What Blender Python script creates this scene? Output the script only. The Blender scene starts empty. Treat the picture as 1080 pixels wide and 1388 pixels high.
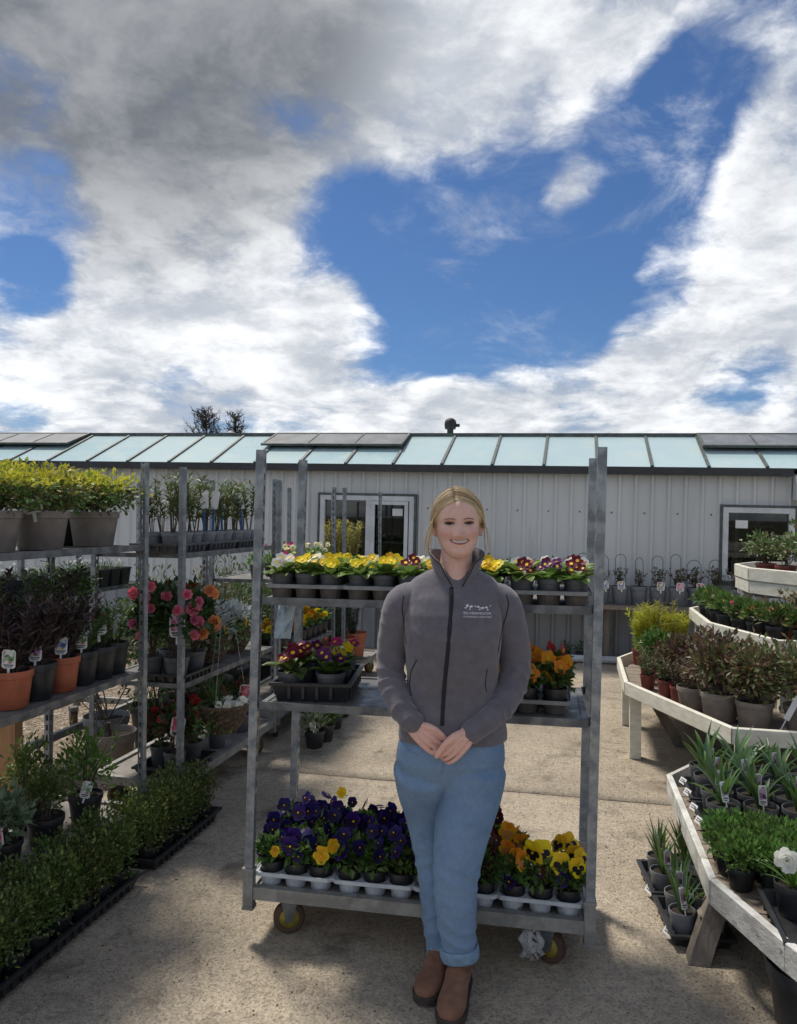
import bpy, bmesh, math, random
from mathutils import Vector, Matrix, noise
from mathutils.bvhtree import BVHTree

RAD = math.radians
PI = math.pi
rnd = random.Random(11)
scene = bpy.context.scene
COL = scene.collection

# ---------------------------------------------------------------- camera
cam_d = bpy.data.cameras.new('camera')
cam = bpy.data.objects.new('camera', cam_d)
COL.objects.link(cam)
cam_d.sensor_fit = 'VERTICAL'
cam_d.sensor_height = 24.0
cam_d.lens = 24.0 * 1040.0 / 1388.0
cam_d.clip_start = 0.05
cam_d.clip_end = 2000.0
cam.location = (0, 0, 1.645)
cam.rotation_mode = 'QUATERNION'
cam.rotation_quaternion = (Matrix.Rotation(RAD(90.33), 4, 'X') @ Matrix.Rotation(RAD(0.5), 4, 'Z')).to_quaternion()
scene.camera = cam

# ---------------------------------------------------------------- light, sky, exposure
SUN_AZ = -36.0      # degrees from +Y, clockwise seen from above
SUN_EL = 60.0
s = Vector((math.sin(RAD(SUN_AZ)) * math.cos(RAD(SUN_EL)), math.cos(RAD(SUN_AZ)) * math.cos(RAD(SUN_EL)), math.sin(RAD(SUN_EL))))
sun_d = bpy.data.lights.new('sun', 'SUN')
sun_d.energy = 2.0
sun_d.angle = RAD(10.0)
sun_d.color = (1.0, 0.93, 0.82)
sun = bpy.data.objects.new('sun', sun_d)
COL.objects.link(sun)
sun.location = (-20, 20, 30)
sun.rotation_euler = s.to_track_quat('Z', 'Y').to_euler()

world = bpy.data.worlds.new('World')
scene.world = world
world.use_nodes = True
wt = world.node_tree
for n_ in list(wt.nodes):
    wt.nodes.remove(n_)


class NG:
    """small helper for node graphs"""
    def __init__(s, tree):
        s.t = tree

    def n(s, typ, ins=None, **props):
        nd = s.t.nodes.new(typ)
        for k, v in props.items():
            setattr(nd, k, v)
        for k, v in (ins or {}).items():
            s.put(nd.inputs[k], v)
        return nd

    def put(s, sock, v):
        if isinstance(v, bpy.types.NodeSocket):
            s.t.links.new(v, sock)
        elif isinstance(v, bpy.types.Node):
            s.t.links.new(v.outputs[0], sock)
        else:
            sock.default_value = v

    def m(s, op, a, b=0.0, clamp=False):
        return s.n('ShaderNodeMath', {0: a, 1: b}, operation=op, use_clamp=clamp).outputs[0]

    def vm(s, op, a, b=None, out=0):
        nd = s.n('ShaderNodeVectorMath', {0: a}, operation=op)
        if b is not None:
            s.put(nd.inputs[1], b)
        return nd.outputs[out]

    def rng(s, v, a, b, c=0.0, d=1.0, smooth=True):
        return s.n('ShaderNodeMapRange', {0: v, 1: a, 2: b, 3: c, 4: d}, interpolation_type='SMOOTHSTEP' if smooth else 'LINEAR').outputs[0]

    def mix(s, f, a, b, blend='MIX'):
        nd = s.n('ShaderNodeMix', data_type='RGBA', blend_type=blend)
        s.put(nd.inputs[0], f)
        s.put(nd.inputs[6], a)
        s.put(nd.inputs[7], b)
        return nd.outputs[2]

    def noise(s, vec, scale, detail=4.0, rough=0.5, dist=0.0, out=0):
        nd = s.n('ShaderNodeTexNoise', {'Scale': scale, 'Detail': detail, 'Roughness': rough, 'Distortion': dist})
        if vec is not None:
            s.put(nd.inputs['Vector'], vec)
        return nd.outputs[out]


def c4(c):
    return (c[0], c[1], c[2], 1.0)


def build_sky():
    g = NG(wt)
    tc = g.n('ShaderNodeTexCoord')
    d = g.vm('NORMALIZE', tc.outputs['Generated'])
    sky = g.n('ShaderNodeTexSky', sky_type='NISHITA', sun_disc=False)
    sky.sun_elevation = RAD(SUN_EL)
    sky.sun_rotation = RAD(SUN_AZ)
    sky.air_density = 1.0
    sky.dust_density = 0.4
    sky.ozone_density = 3.0
    sep = g.n('ShaderNodeSeparateXYZ', {0: d})
    dz = g.m('MAXIMUM', sep.outputs[2], 0.0)
    inv = g.m('DIVIDE', 1.0, g.m('ADD', dz, 0.30))
    p = g.vm('MULTIPLY', d, g.n('ShaderNodeCombineXYZ', {0: inv, 1: inv, 2: inv}))
    # a second, sunward sample of the same field gives the clouds their lit and shaded sides
    def field(vec):
        wv = g.vm('ADD', vec, g.vm('MULTIPLY', g.vm('SUBTRACT', g.noise(vec, 3.0, 5.0, 0.6, 0.0, 1), (0.5, 0.5, 0.5)), (0.22, 0.22, 0.22)))
        n1 = g.noise(wv, 2.1, 12.0, 0.54, 0.0)
        n2 = g.noise(wv, 6.5, 9.0, 0.66, 0.0)
        return g.m('ADD', g.m('MULTIPLY', g.m('SUBTRACT', n1, 0.5), 2.6), g.m('MULTIPLY', g.m('SUBTRACT', n2, 0.5), 0.8))
    f0 = field(p)
    f1 = field(g.vm('ADD', p, (-0.05, 0.02, 0.09)))
    # where the cloud banks stand in the sky (directions, not picture places)
    banks = [(0, 70, 150, 0.19), (100, 110, 250, 0.17), (330, 120, 170, 0.10), (480, 60, 170, 0.11), (640, 130, 150, 0.13), (520, 190, 90, 0.09), (760, 60, 130, 0.09), (960, 40, 150, 0.10), (250, 330, 150, 0.19), (400, 400, 110, 0.11), (110, 490, 170, 0.15), (430, 540, 150, 0.17), (240, 520, 170, 0.13),
             (660, 530, 90, 0.15), (740, 480, 50, 0.10), (820, 480, 90, 0.15), (1010, 340, 140, 0.5), (1060, 190, 90, 0.11), (980, 560, 130, 0.17), (780, 575, 140, 0.11), (785, 275, 48, 0.6), (625, 360, 45, 0.32), (770, 390, 40, 0.3),
             (690, 360, 127, -0.55), (570, 340, 95, -0.55), (560, 430, 74, -0.52), (460, 290, 57, -0.50), (30, 290, 67, -0.53), (40, 385, 42, -0.47), (890, 170, 79, -0.49), (870, 330, 84, -0.55), (620, 450, 53, -0.46), (920, 220, 45, -0.36), (1000, 485, 55, -0.5), (900, 420, 41, -0.36), (940, 120, 63, -0.39), (380, 190, 47, -0.20), (760, 410, 74, -0.46)]
    dens = g.m('ADD', f0, 0.30)
    for (u, v, r, w) in banks:
        c = Vector(((u - 540) / 1040, 1.0, (700 - v) / 1040)).normalized()
        ang = r * 1.15 / 1040
        dot = g.vm('DOT_PRODUCT', d, tuple(c), out=1)
        dens = g.m('ADD', dens, g.rng(dot, math.cos(ang * 1.25), 1.0, 0.0, w))
    # low band of cloud toward the horizon
    dens = g.m('ADD', dens, g.rng(sep.outputs[2], 0.02, 0.22, 0.12, 0.0))
    cover = g.rng(dens, 0.0, 0.60)
    cover = g.m('MAXIMUM', cover, g.rng(g.noise(p, 3.4, 12.0, 0.64, 0.8), 0.50, 0.80, 0.0, 0.55))
    thick = g.rng(dens, 0.2, 0.9)
    lit = g.rng(g.m('SUBTRACT', f0, f1), -0.30, 0.46)
    big = Vector(((150 - 540) / 1040, 1.0, (700 + 50) / 1040)).normalized()
    dk = g.vm('DOT_PRODUCT', d, tuple(big), out=1)
    dark = g.m('MULTIPLY', g.rng(dk, math.cos(0.36), math.cos(0.16)), g.rng(dens, 0.0, 0.28))
    white = g.mix(lit, (1.65, 1.8, 2.05, 1), (4.7, 4.7, 4.65, 1))
    white = g.mix(g.m('MULTIPLY', thick, 0.45), white, (2.3, 2.38, 2.5, 1))
    white = g.mix(g.m('MULTIPLY', dark, 0.92), white, g.mix(lit, (0.5, 0.54, 0.60, 1), (1.1, 1.15, 1.22, 1)))
    blue = g.mix(1.0, sky.outputs[0], (0.148, 0.203, 0.272, 1), 'MULTIPLY')
    col = g.mix(g.m('MULTIPLY', cover, 0.97), blue, white)
    bg = g.n('ShaderNodeBackground', {'Color': col, 'Strength': 0.15})
    out = g.n('ShaderNodeOutputWorld', {0: bg.outputs[0]})


build_sky()
scene.view_settings.view_transform = 'Standard'
scene.view_settings.look = 'None'
scene.view_settings.exposure = 1.0
scene.view_settings.gamma = 1.0
scene.cycles.use_denoising = True
scene.cycles.max_bounces = 6
scene.cycles.transparent_max_bounces = 8

# ---------------------------------------------------------------- yard frame: everything in the yard is set square to the shed
TH = RAD(-13.0)
CT, ST = math.cos(TH), math.sin(TH)


def yard(a, b, z=0.0):
    return Vector((CT * a - ST * b, ST * a + CT * b, z))


# ---------------------------------------------------------------- mesh builder
class MB:
    def __init__(s):
        s.v = []
        s.f = []
        s.m = []

    def add(s, vs, fs, mi=0):
        o = len(s.v)
        s.v.extend([tuple(p) for p in vs])
        for f in fs:
            s.f.append([i + o for i in f])
            s.m.append(mi)

    def box(s, x0, x1, y0, y1, z0, z1, mi=0, mat=None):
        vs = [Vector(p) for p in ((x0, y0, z0), (x1, y0, z0), (x1, y1, z0), (x0, y1, z0), (x0, y0, z1), (x1, y0, z1), (x1, y1, z1), (x0, y1, z1))]
        if mat is not None:
            vs = [mat @ p for p in vs]
        s.add(vs, [(0, 3, 2, 1), (4, 5, 6, 7), (0, 1, 5, 4), (1, 2, 6, 5), (2, 3, 7, 6), (3, 0, 4, 7)], mi)

    def tube(s, pts, rad, n=6, mi=0, cap=True, ref=None, flat=1.0):
        pts = [Vector(p) for p in pts]
        if not isinstance(rad, (list, tuple)):
            rad = [rad] * len(pts)
        vs = []
        prev = ref
        for i, p in enumerate(pts):
            t = (pts[min(i + 1, len(pts) - 1)] - pts[max(i - 1, 0)])
            if t.length < 1e-9:
                t = Vector((0, 0, 1))
            t.normalize()
            r = prev if prev is not None else (Vector((1, 0, 0)) if abs(t.x) < 0.9 else Vector((0, 1, 0)))
            u = (r - t * r.dot(t))
            if u.length < 1e-6:
                u = t.orthogonal()
            u.normalize()
            prev = u
            w = t.cross(u)
            ru = rad[i]
            if isinstance(ru, (list, tuple)):
                ru, rw = ru
            else:
                rw = ru * flat
            for k in range(n):
                a = 2 * PI * k / n
                vs.append(p + u * (math.cos(a) * ru) + w * (math.sin(a) * rw))
        fs = []
        for i in range(len(pts) - 1):
            for k in range(n):
                k2 = (k + 1) % n
                fs.append((i * n + k, i * n + k2, (i + 1) * n + k2, (i + 1) * n + k))
        if cap:
            fs.append(tuple(range(n - 1, -1, -1)))
            fs.append(tuple((len(pts) - 1) * n + k for k in range(n)))
        s.add(vs, fs, mi)

    def lathe(s, prof, n=20, mi=0, c=(0, 0, 0), mis=None):
        vs = []
        for (r, z) in prof:
            for k in range(n):
                a = 2 * PI * k / n
                vs.append((c[0] + r * math.cos(a), c[1] + r * math.sin(a), c[2] + z))
        o = len(s.v)
        s.v.extend(vs)
        for i in range(len(prof) - 1):
            for k in range(n):
                k2 = (k + 1) % n
                s.f.append([o + i * n + k, o + i * n + k2, o + (i + 1) * n + k2, o + (i + 1) * n + k])
                s.m.append(mis[i] if mis else mi)

    def disc(s, c, r, n=16, mi=0, up=True):
        vs = [(c[0] + r * math.cos(2 * PI * k / n), c[1] + r * math.sin(2 * PI * k / n), c[2]) for k in range(n)]
        f = tuple(range(n)) if up else tuple(range(n - 1, -1, -1))
        s.add(vs, [f], mi)

    def leaf(s, p, d, nrm, L, W, fold=0.25, mi=0):
        d = d.normalized()
        side = d.cross(nrm)
        if side.length < 1e-5:
            side = d.orthogonal()
        side.normalize()
        up = side.cross(d)
        m_ = p + d * (L * 0.45)
        s.add([p, m_ + side * (W / 2) + up * (W * fold), p + d * L, m_ - side * (W / 2) + up * (W * fold)], [(0, 1, 2), (0, 2, 3)], mi)

    def blade(s, p, d, nrm, L, W, curve=0.5, seg=4, mi=0, prof=None, fold=0.15):
        """a longer leaf of several segments that bends away from nrm"""
        d = d.normalized()
        side = d.cross(nrm)
        if side.length < 1e-5:
            side = d.orthogonal()
        side.normalize()
        pos = Vector(p)
        dirv = d.copy()
        vs = []
        q = Matrix.Rotation(-curve / seg, 3, side)
        for i in range(seg + 1):
            t = i / seg
            w = (prof(t) if prof else (math.sin(PI * min(1, 0.12 + 0.88 * t)) ** 0.7)) * W / 2
            up = side.cross(dirv)
            vs += [pos - side * w + up * (w * fold * 2), pos.copy(), pos + side * w + up * (w * fold * 2)]
            pos = pos + dirv * (L / seg)
            dirv = (q @ dirv).normalized()
        fs = []
        for i in range(seg):
            a = i * 3
            fs += [(a, a + 1, a + 4, a + 3), (a + 1, a + 2, a + 5, a + 4)]
        s.add(vs, fs, mi)

    def mesh(s, name, mats, smooth=False):
        me = bpy.data.meshes.new(name)
        me.from_pydata(s.v, [], s.f)
        if not isinstance(mats, (list, tuple)):
            mats = [mats]
        for m_ in mats:
            me.materials.append(m_)
        if len(mats) > 1:
            me.polygons.foreach_set('material_index', s.m)
        if smooth:
            me.polygons.foreach_set('use_smooth', [True] * len(me.polygons))
        me.update()
        return me


def part(name, me, parent=None, loc=(0, 0, 0), rot=(0, 0, 0), scale=(1, 1, 1), label=None, kind=None):
    o = bpy.data.objects.new(name, me)
    COL.objects.link(o)
    o.parent = parent
    o.location = loc
    o.rotation_euler = rot
    o.scale = scale if isinstance(scale, (tuple, list)) else (scale,) * 3
    if label:
        o['label'] = label
    if kind:
        o['kind'] = kind
    return o


def thing(name, label, cat, loc=(0, 0, 0), rz=0.0, group=None):
    o = bpy.data.objects.new(name, None)
    o.empty_display_size = 0.05
    COL.objects.link(o)
    o.location = loc
    o.rotation_euler = (0, 0, rz)
    o['label'] = label
    o['category'] = cat
    if group:
        o['group'] = group
    return o


# ---------------------------------------------------------------- materials
MATS = {}


def mat(name, c1, c2=None, scale=8.0, rough=0.6, metal=0.0, bump=0.0, bscale=None, detail=5.0, spec=0.5, lo=0.35, hi=0.65, coord='Object', rrange=None, sheen=0.0, c3=None, s3=2.0, t3=(0.5, 0.7), stretch=None):
    if name in MATS:
        return MATS[name]
    m = bpy.data.materials.new(name)
    m.use_nodes = True
    t = m.node_tree
    g = NG(t)
    b = t.nodes['Principled BSDF']
    b.inputs['Roughness'].default_value = rough
    b.inputs['Metallic'].default_value = metal
    b.inputs['Specular IOR Level'].default_value = spec
    if sheen:
        b.inputs['Sheen Weight'].default_value = sheen
        b.inputs['Sheen Roughness'].default_value = 0.6
    tc = g.n('ShaderNodeTexCoord')
    vec = tc.outputs[coord]
    if stretch:
        vec = g.n('ShaderNodeMapping', {'Vector': vec, 'Scale': stretch}).outputs[0]
    if c2 is None:
        c2 = tuple(x * 0.82 for x in c1)
    nz = g.noise(vec, scale, detail, 0.6)
    col = g.mix(g.rng(nz, lo, hi), c4(c1), c4(c2))
    if c3 is not None:
        col = g.mix(g.rng(g.noise(vec, s3, 6.0, 0.65), t3[0], t3[1]), col, c4(c3))
    t.links.new(col, b.inputs['Base Color'])
    if rrange:
        t.links.new(g.rng(nz, lo, hi, rrange[0], rrange[1]), b.inputs['Roughness'])
    if bump:
        bn = g.noise(vec, bscale or scale * 4, 4.0, 0.6)
        bp = g.n('ShaderNodeBump', {'Strength': bump, 'Distance': 0.01, 'Height': bn})
        t.links.new(bp.outputs[0], b.inputs['Normal'])
    MATS[name] = m
    return m


def leafmat(name, c1, c2, rough=0.5, trans=0.3, c3=None, spec=0.4):
    """per-leaf colour variation (random per island), some light through the leaf"""
    if name in MATS:
        return MATS[name]
    m = bpy.data.materials.new(name)
    m.use_nodes = True
    t = m.node_tree
    g = NG(t)
    b = t.nodes['Principled BSDF']
    b.inputs['Roughness'].default_value = rough
    b.inputs['Specular IOR Level'].default_value = spec
    geo = g.n('ShaderNodeNewGeometry')
    r = geo.outputs['Random Per Island']
    col = g.mix(r, c4(c1), c4(c2))
    if c3 is not None:
        col = g.mix(g.rng(r, 0.72, 0.8), col, c4(c3))
    info = g.n('ShaderNodeObjectInfo')
    hs = g.n('ShaderNodeHueSaturation', {'Hue': g.rng(info.outputs['Random'], 0, 1, 0.488, 0.512, False), 'Value': g.rng(info.outputs['Random'], 0, 1, 0.82, 1.18, False), 'Color': col})
    t.links.new(hs.outputs[0], b.inputs['Base Color'])
    if trans:
        tr = g.n('ShaderNodeBsdfTranslucent', {'Color': hs.outputs[0]})
        ms = g.n('ShaderNodeMixShader', {0: trans, 1: b.outputs[0], 2: tr.outputs[0]})
        t.links.new(ms.outputs[0], t.nodes['Material Output'].inputs['Surface'])
    MATS[name] = m
    return m


def print_mat(name, cols, scale=60.0):
    """a small printed picture: patches of colour on card"""
    if name in MATS:
        return MATS[name]
    m = bpy.data.materials.new(name)
    m.use_nodes = True
    t = m.node_tree
    g = NG(t)
    b = t.nodes['Principled BSDF']
    b.inputs['Roughness'].default_value = 0.35
    tc = g.n('ShaderNodeTexCoord')
    v = g.n('ShaderNodeTexVoronoi', {'Vector': tc.outputs['Object'], 'Scale': scale})
    sp = g.n('ShaderNodeSeparateColor', {0: v.outputs['Color']})
    col = g.mix(g.rng(sp.outputs[0], 0.45, 0.55), c4(cols[0]), c4(cols[1]))
    col = g.mix(g.rng(sp.outputs[1], 0.65, 0.7), col, c4(cols[2]))
    t.links.new(col, b.inputs['Base Color'])
    MATS[name] = m
    return m


galv = mat('galvanised_steel', (0.34, 0.36, 0.38), (0.20, 0.22, 0.24), 22, 0.5, 0.55, 0.12, 60, rrange=(0.38, 0.62), c3=(0.13, 0.14, 0.15), s3=5.0, t3=(0.6, 0.78))
galv_dark = mat('weathered_steel', (0.20, 0.21, 0.22), (0.11, 0.115, 0.12), 14, 0.55, 0.4, 0.15, 50, rrange=(0.35, 0.65))
steel_paint = mat('painted_base_steel', (0.30, 0.30, 0.285), (0.20, 0.20, 0.19), 16, 0.55, 0.25, 0.1, 60, c3=(0.12, 0.10, 0.08), s3=7, t3=(0.62, 0.75))
wet_ply = mat('wet_shelf_board', (0.17, 0.165, 0.16), (0.085, 0.085, 0.085), 7, 0.35, 0.0, 0.1, 40, rrange=(0.12, 0.6), c3=(0.33, 0.34, 0.35), s3=9, t3=(0.62, 0.72))
shelf_board = mat('shelf_board', (0.17, 0.16, 0.15), (0.09, 0.088, 0.085), 9, 0.7, 0, 0.1, 50)
deck_board = mat('deck_board', (0.25, 0.23, 0.21), (0.15, 0.14, 0.13), 9, 0.7, 0, 0.1, 50)
white_paint = mat('white_weathered_paint', (0.74, 0.72, 0.62), (0.62, 0.60, 0.50), 11, 0.6, 0, 0.25, 70, c3=(0.30, 0.27, 0.21), s3=9, t3=(0.66, 0.80), stretch=(1, 1, 3.0))
worn_paint = mat('worn_white_paint', (0.70, 0.70, 0.66), (0.45, 0.44, 0.40), 9, 0.65, 0, 0.35, 60, c3=(0.24, 0.22, 0.19), s3=16, t3=(0.56, 0.72), stretch=(1, 1, 2.0))
raw_wood = mat('weathered_wood', (0.20, 0.17, 0.135), (0.11, 0.095, 0.08), 14, 0.75, 0, 0.4, 60, stretch=(1, 1, 0.15))
orange_wood = mat('orange_timber', (0.42, 0.22, 0.10), (0.30, 0.15, 0.065), 10, 0.6, 0, 0.2, 60, stretch=(3, 3, 0.3))
plank_wood = mat('plank_wood', (0.28, 0.23, 0.18), (0.18, 0.145, 0.115), 12, 0.75, 0, 0.3, 50, stretch=(0.2, 2, 2))
p_black = mat('black_plastic', (0.018, 0.019, 0.022), (0.028, 0.029, 0.032), 20, 0.42, 0, 0.05, 50)
p_grey = mat('grey_plastic', (0.085, 0.09, 0.10), (0.065, 0.068, 0.075), 20, 0.5, 0, 0.05, 50)
p_mgrey = mat('mid_grey_plastic', (0.17, 0.182, 0.205), (0.135, 0.145, 0.165), 18, 0.5, 0, 0.05, 50)
p_lgrey = mat('light_grey_plastic', (0.20, 0.21, 0.225), (0.15, 0.157, 0.17), 18, 0.5, 0, 0.05, 50)
p_taupe = mat('taupe_plastic', (0.24, 0.205, 0.175), (0.19, 0.16, 0.138), 15, 0.5, 0, 0.05, 50)
p_brown = mat('brown_pot_plastic', (0.15, 0.125, 0.105), (0.10, 0.085, 0.072), 15, 0.55, 0, 0.05, 50)
p_terra = mat('terracotta_plastic', (0.42, 0.12, 0.055), (0.33, 0.09, 0.042), 15, 0.55, 0, 0.05, 50)
p_dred = mat('dark_red_plastic', (0.22, 0.05, 0.04), (0.16, 0.036, 0.03), 15, 0.5, 0, 0.05, 50)
p_white = mat('white_tray_plastic', (0.52, 0.56, 0.60), (0.42, 0.45, 0.49), 15, 0.45, 0, 0.05, 50, c3=(0.25, 0.24, 0.22), s3=14, t3=(0.64, 0.74))
p_tray = mat('grey_tray_plastic', (0.26, 0.265, 0.27), (0.19, 0.19, 0.195), 15, 0.5, 0, 0.05, 50)
soil = mat('compost', (0.035, 0.025, 0.018), (0.015, 0.011, 0.008), 60, 0.95, 0, 0.9, 120)
wicker = mat('wicker', (0.16, 0.10, 0.06), (0.07, 0.045, 0.03), 50, 0.75, 0, 0.8, 110)
bark = mat('bark', (0.11, 0.085, 0.062), (0.06, 0.047, 0.036), 40, 0.85, 0, 0.4, 90)
stem_green = mat('green_stem', (0.12, 0.17, 0.05), (0.08, 0.12, 0.035), 30, 0.6)
wire = mat('dark_wire', (0.06, 0.065, 0.07), (0.04, 0.043, 0.046), 30, 0.45, 0.6)
card = mat('label_card', (0.78, 0.78, 0.77), (0.72, 0.72, 0.72), 20, 0.35)
clear_card = mat('pale_blue_card', (0.50, 0.60, 0.68), (0.38, 0.50, 0.60), 40, 0.3)
blue_stick = mat('blue_plastic', (0.03, 0.16, 0.42), (0.025, 0.12, 0.34), 20, 0.4)
pr_pink = print_mat('pink_print', [(0.72, 0.30, 0.42), (0.75, 0.45, 0.52), (0.55, 0.18, 0.28)])
pr_red = print_mat('red_print', [(0.70, 0.09, 0.16), (0.75, 0.28, 0.32), (0.5, 0.05, 0.09)])
pr_green = print_mat('green_print', [(0.16, 0.30, 0.10), (0.70, 0.72, 0.66), (0.55, 0.16, 0.22)])
pr_blue = print_mat('blue_print', [(0.08, 0.13, 0.42), (0.75, 0.75, 0.72), (0.65, 0.42, 0.08)])
pr_mauve = print_mat('mauve_print', [(0.50, 0.25, 0.48), (0.70, 0.55, 0.66), (0.2, 0.28, 0.12)])
pr_dark = print_mat('dark_print', [(0.10, 0.05, 0.09), (0.45, 0.32, 0.42), (0.75, 0.75, 0.75)])

# ================================================================ THE SETTING
def concrete_mat():
    m = bpy.data.materials.new('worn_concrete')
    m.use_nodes = True
    t = m.node_tree
    g = NG(t)
    b = t.nodes['Principled BSDF']
    geo = g.n('ShaderNodeNewGeometry')
    P0 = geo.outputs['Position']
    P = g.vm('ADD', P0, g.vm('MULTIPLY', g.noise(P0, 25, 3, .6, 0, 1), (.012, .012, .012)))
    n1 = g.noise(P, 0.9, 6, 0.6)
    n2 = g.noise(P, 9, 6, 0.65)
    n3 = g.noise(P, 70, 3, 0.6)
    base = g.mix(g.rng(n1, 0.35, 0.68), (0.52, 0.445, 0.34, 1), (0.38, 0.32, 0.243, 1))
    base = g.mix(g.rng(n2, 0.42, 0.72, 0, 0.55), base, (0.30, 0.26, 0.205, 1))
    vo = g.n('ShaderNodeTexVoronoi', {'Vector': P, 'Scale': 120.0, 'Randomness': 1.0})
    sp = g.n('ShaderNodeSeparateColor', {0: vo.outputs['Color']})
    peb = g.rng(vo.outputs['Distance'], 0.30, 0.48, 1.0, 0.0)
    light = g.m('MULTIPLY', peb, g.rng(sp.outputs[0], 0.70, 0.8))
    darkp = g.m('MULTIPLY', peb, g.rng(sp.outputs[1], 0.68, 0.75))
    base = g.mix(g.m('MULTIPLY', light, 0.55), base, (0.62, 0.56, 0.46, 1))
    base = g.mix(g.m('MULTIPLY', darkp, g.rng(n1, .35, .65, .15, .6)), base, (0.075, 0.060, 0.046, 1))
    n5 = g.noise(P, 190, 3, 0.7)
    n6 = g.noise(P, 32, 5, 0.7)
    base = g.mix(g.rng(n6, 0.46, 0.70, 0, 0.55), base, (0.215, 0.178, 0.138, 1))
    base = g.mix(g.rng(n3, 0.48, 0.70, 0, 0.60), base, (0.17, 0.14, 0.108, 1))
    base = g.mix(g.rng(n5, 0.56, 0.70, 0, 0.7), base, (0.10, 0.082, 0.064, 1))
    base = g.mix(g.rng(n5, 0.42, 0.30, 0, 0.38), base, (0.62, 0.55, 0.44, 1))
    # spilt compost and damp patches
    n4 = g.noise(P, 2.3, 7, 0.7, 0.4)
    base = g.mix(g.rng(n4, 0.52, 0.70, 0, 0.85), base, (0.15, 0.122, 0.094, 1))
    t.links.new(base, b.inputs['Base Color'])
    b.inputs['Roughness'].default_value = 0.9
    b.inputs['Specular IOR Level'].default_value = 0.25
    h = g.m('ADD', g.m('MULTIPLY', n3, 0.6), g.m('MULTIPLY', peb, 0.5))
    h = g.m('ADD', h, g.m('ADD', g.m('MULTIPLY', n2, 0.5), g.m('MULTIPLY', n6, 0.9)))
    bp = g.n('ShaderNodeBump', {'Strength': 0.85, 'Distance': 0.008, 'Height': h})
    t.links.new(bp.outputs[0], b.inputs['Normal'])
    return m


concrete = concrete_mat()
earth = mat('earth', (0.09, 0.075, 0.05), (0.05, 0.06, 0.025), 0.7, 0.95, 0, 0.5, 6, coord='Object')

# ground sheet to the horizon
mb = MB()
mb.add([(-900, -900, -0.05), (900, -900, -0.05), (900, 900, -0.05), (-900, 900, -0.05)], [(0, 1, 2, 3)])
part('ground', mb.mesh('ground', earth), kind='structure')

# concrete yard: slabs with open joints
pav = bpy.data.objects.new('pavement', None)
COL.objects.link(pav)
pav.rotation_euler = (0, 0, TH)
pav['kind'] = 'structure'


def slab(x0, x1, y0, y1, seed):
    r_ = random.Random(seed)
    nx, ny = max(8, int((x1 - x0) / 0.12)), max(8, int((y1 - y0) / 0.12))
    vs, fs = [], []
    for j in range(ny + 1):
        for i in range(nx + 1):
            x = x0 + (x1 - x0) * i / nx
            y = y0 + (y1 - y0) * j / ny
            e = 0.010
            if i in (0, nx):
                x += (1 if i == 0 else -1) * (0.004 + e * max(0, noise.noise(Vector((x, y * 6, seed)))))
            if j in (0, ny):
                y += (1 if j == 0 else -1) * (0.004 + e * max(0, noise.noise(Vector((x * 6, y, seed)))))
            edge = i in (0, nx) or j in (0, ny)
            z = 0.003 * noise.noise(Vector((x * 0.9, y * 0.9, 0.3))) - (0.006 if edge else 0.0) - 0.0035
            vs.append((x, y, z))
    for j in range(ny):
        for i in range(nx):
            a = j * (nx + 1) + i
            fs.append((a, a + 1, a + nx + 2, a + nx + 1))
    # skirt
    border = [i for i in range(nx + 1)] + [(j + 1) * (nx + 1) - 1 for j in range(1, ny + 1)] + [ny * (nx + 1) + i for i in range(nx - 1, -1, -1)] + [j * (nx + 1) for j in range(ny - 1, 0, -1)]
    k0 = len(vs)
    for i in border:
        vs.append((vs[i][0], vs[i][1], -0.045))
    L = len(border)
    for i in range(L):
        fs.append((border[i], k0 + i, k0 + (i + 1) % L, border[(i + 1) % L]))
    m_ = MB()
    m_.add(vs, fs)
    part('slab', m_.mesh('slab', concrete, True), pav)


slab(-2.72, 1.9, -3.0, 0.2, 1)
slab(-2.72, 1.9, 0.205, 4.68, 2)
slab(-2.72, 1.9, 4.685, 9.34, 3)
slab(1.905, 8.0, -3.0, 4.68, 4)
slab(1.905, 8.0, 4.685, 9.34, 5)

# gravel strip beyond the racks, real stones over a stony bed
gravel_bed = mat('gravel_bed', (0.28, 0.22, 0.15), (0.12, 0.095, 0.07), 45, 0.95, 0, 0.9, 70, coord='Object')
stone_m = leafmat('gravel_stone', (0.46, 0.37, 0.26), (0.22, 0.17, 0.12), 0.85, 0.0, c3=(0.55, 0.48, 0.38))
mb = MB()
mb.add([yard(-12, -3, -0.02), yard(-2.73, -3, -0.02), yard(-2.73, 9.3, -0.02), yard(-12, 9.3, -0.02)], [(0, 1, 2, 3)])
part('gravel_path', mb.mesh('gravel_path', gravel_bed), kind='structure')


def stones(mb, n, sampler, r0, r1, z):
    for _ in range(n):
        x, y = sampler()
        r = rnd.uniform(r0, r1)
        o = Vector((x, y, z))
        k = 5
        ang = rnd.uniform(0, 6)
        ring = [o + Vector((r * rnd.uniform(.7, 1.2) * math.cos(ang + 2 * PI * i / k), r * rnd.uniform(.7, 1.2) * math.sin(ang + 2 * PI * i / k), r * rnd.uniform(0, .25))) for i in range(k)]
        top = o + Vector((rnd.uniform(-.3, .3) * r, rnd.uniform(-.3, .3) * r, r * rnd.uniform(.5, .8)))
        mb.add(ring + [top], [(i, (i + 1) % k, k) for i in range(k)])


mb = MB()


def gs():
    p = yard(rnd.uniform(-4.6, -2.72), rnd.uniform(2.6, 7.0))
    return p.x, p.y


stones(mb, 9000, gs, 0.008, 0.02, -0.02)
o = part('gravel', mb.mesh('gravel', stone_m), kind='stuff')
o['label'] = 'loose tan gravel beside the plant racks'
mb = MB()


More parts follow.
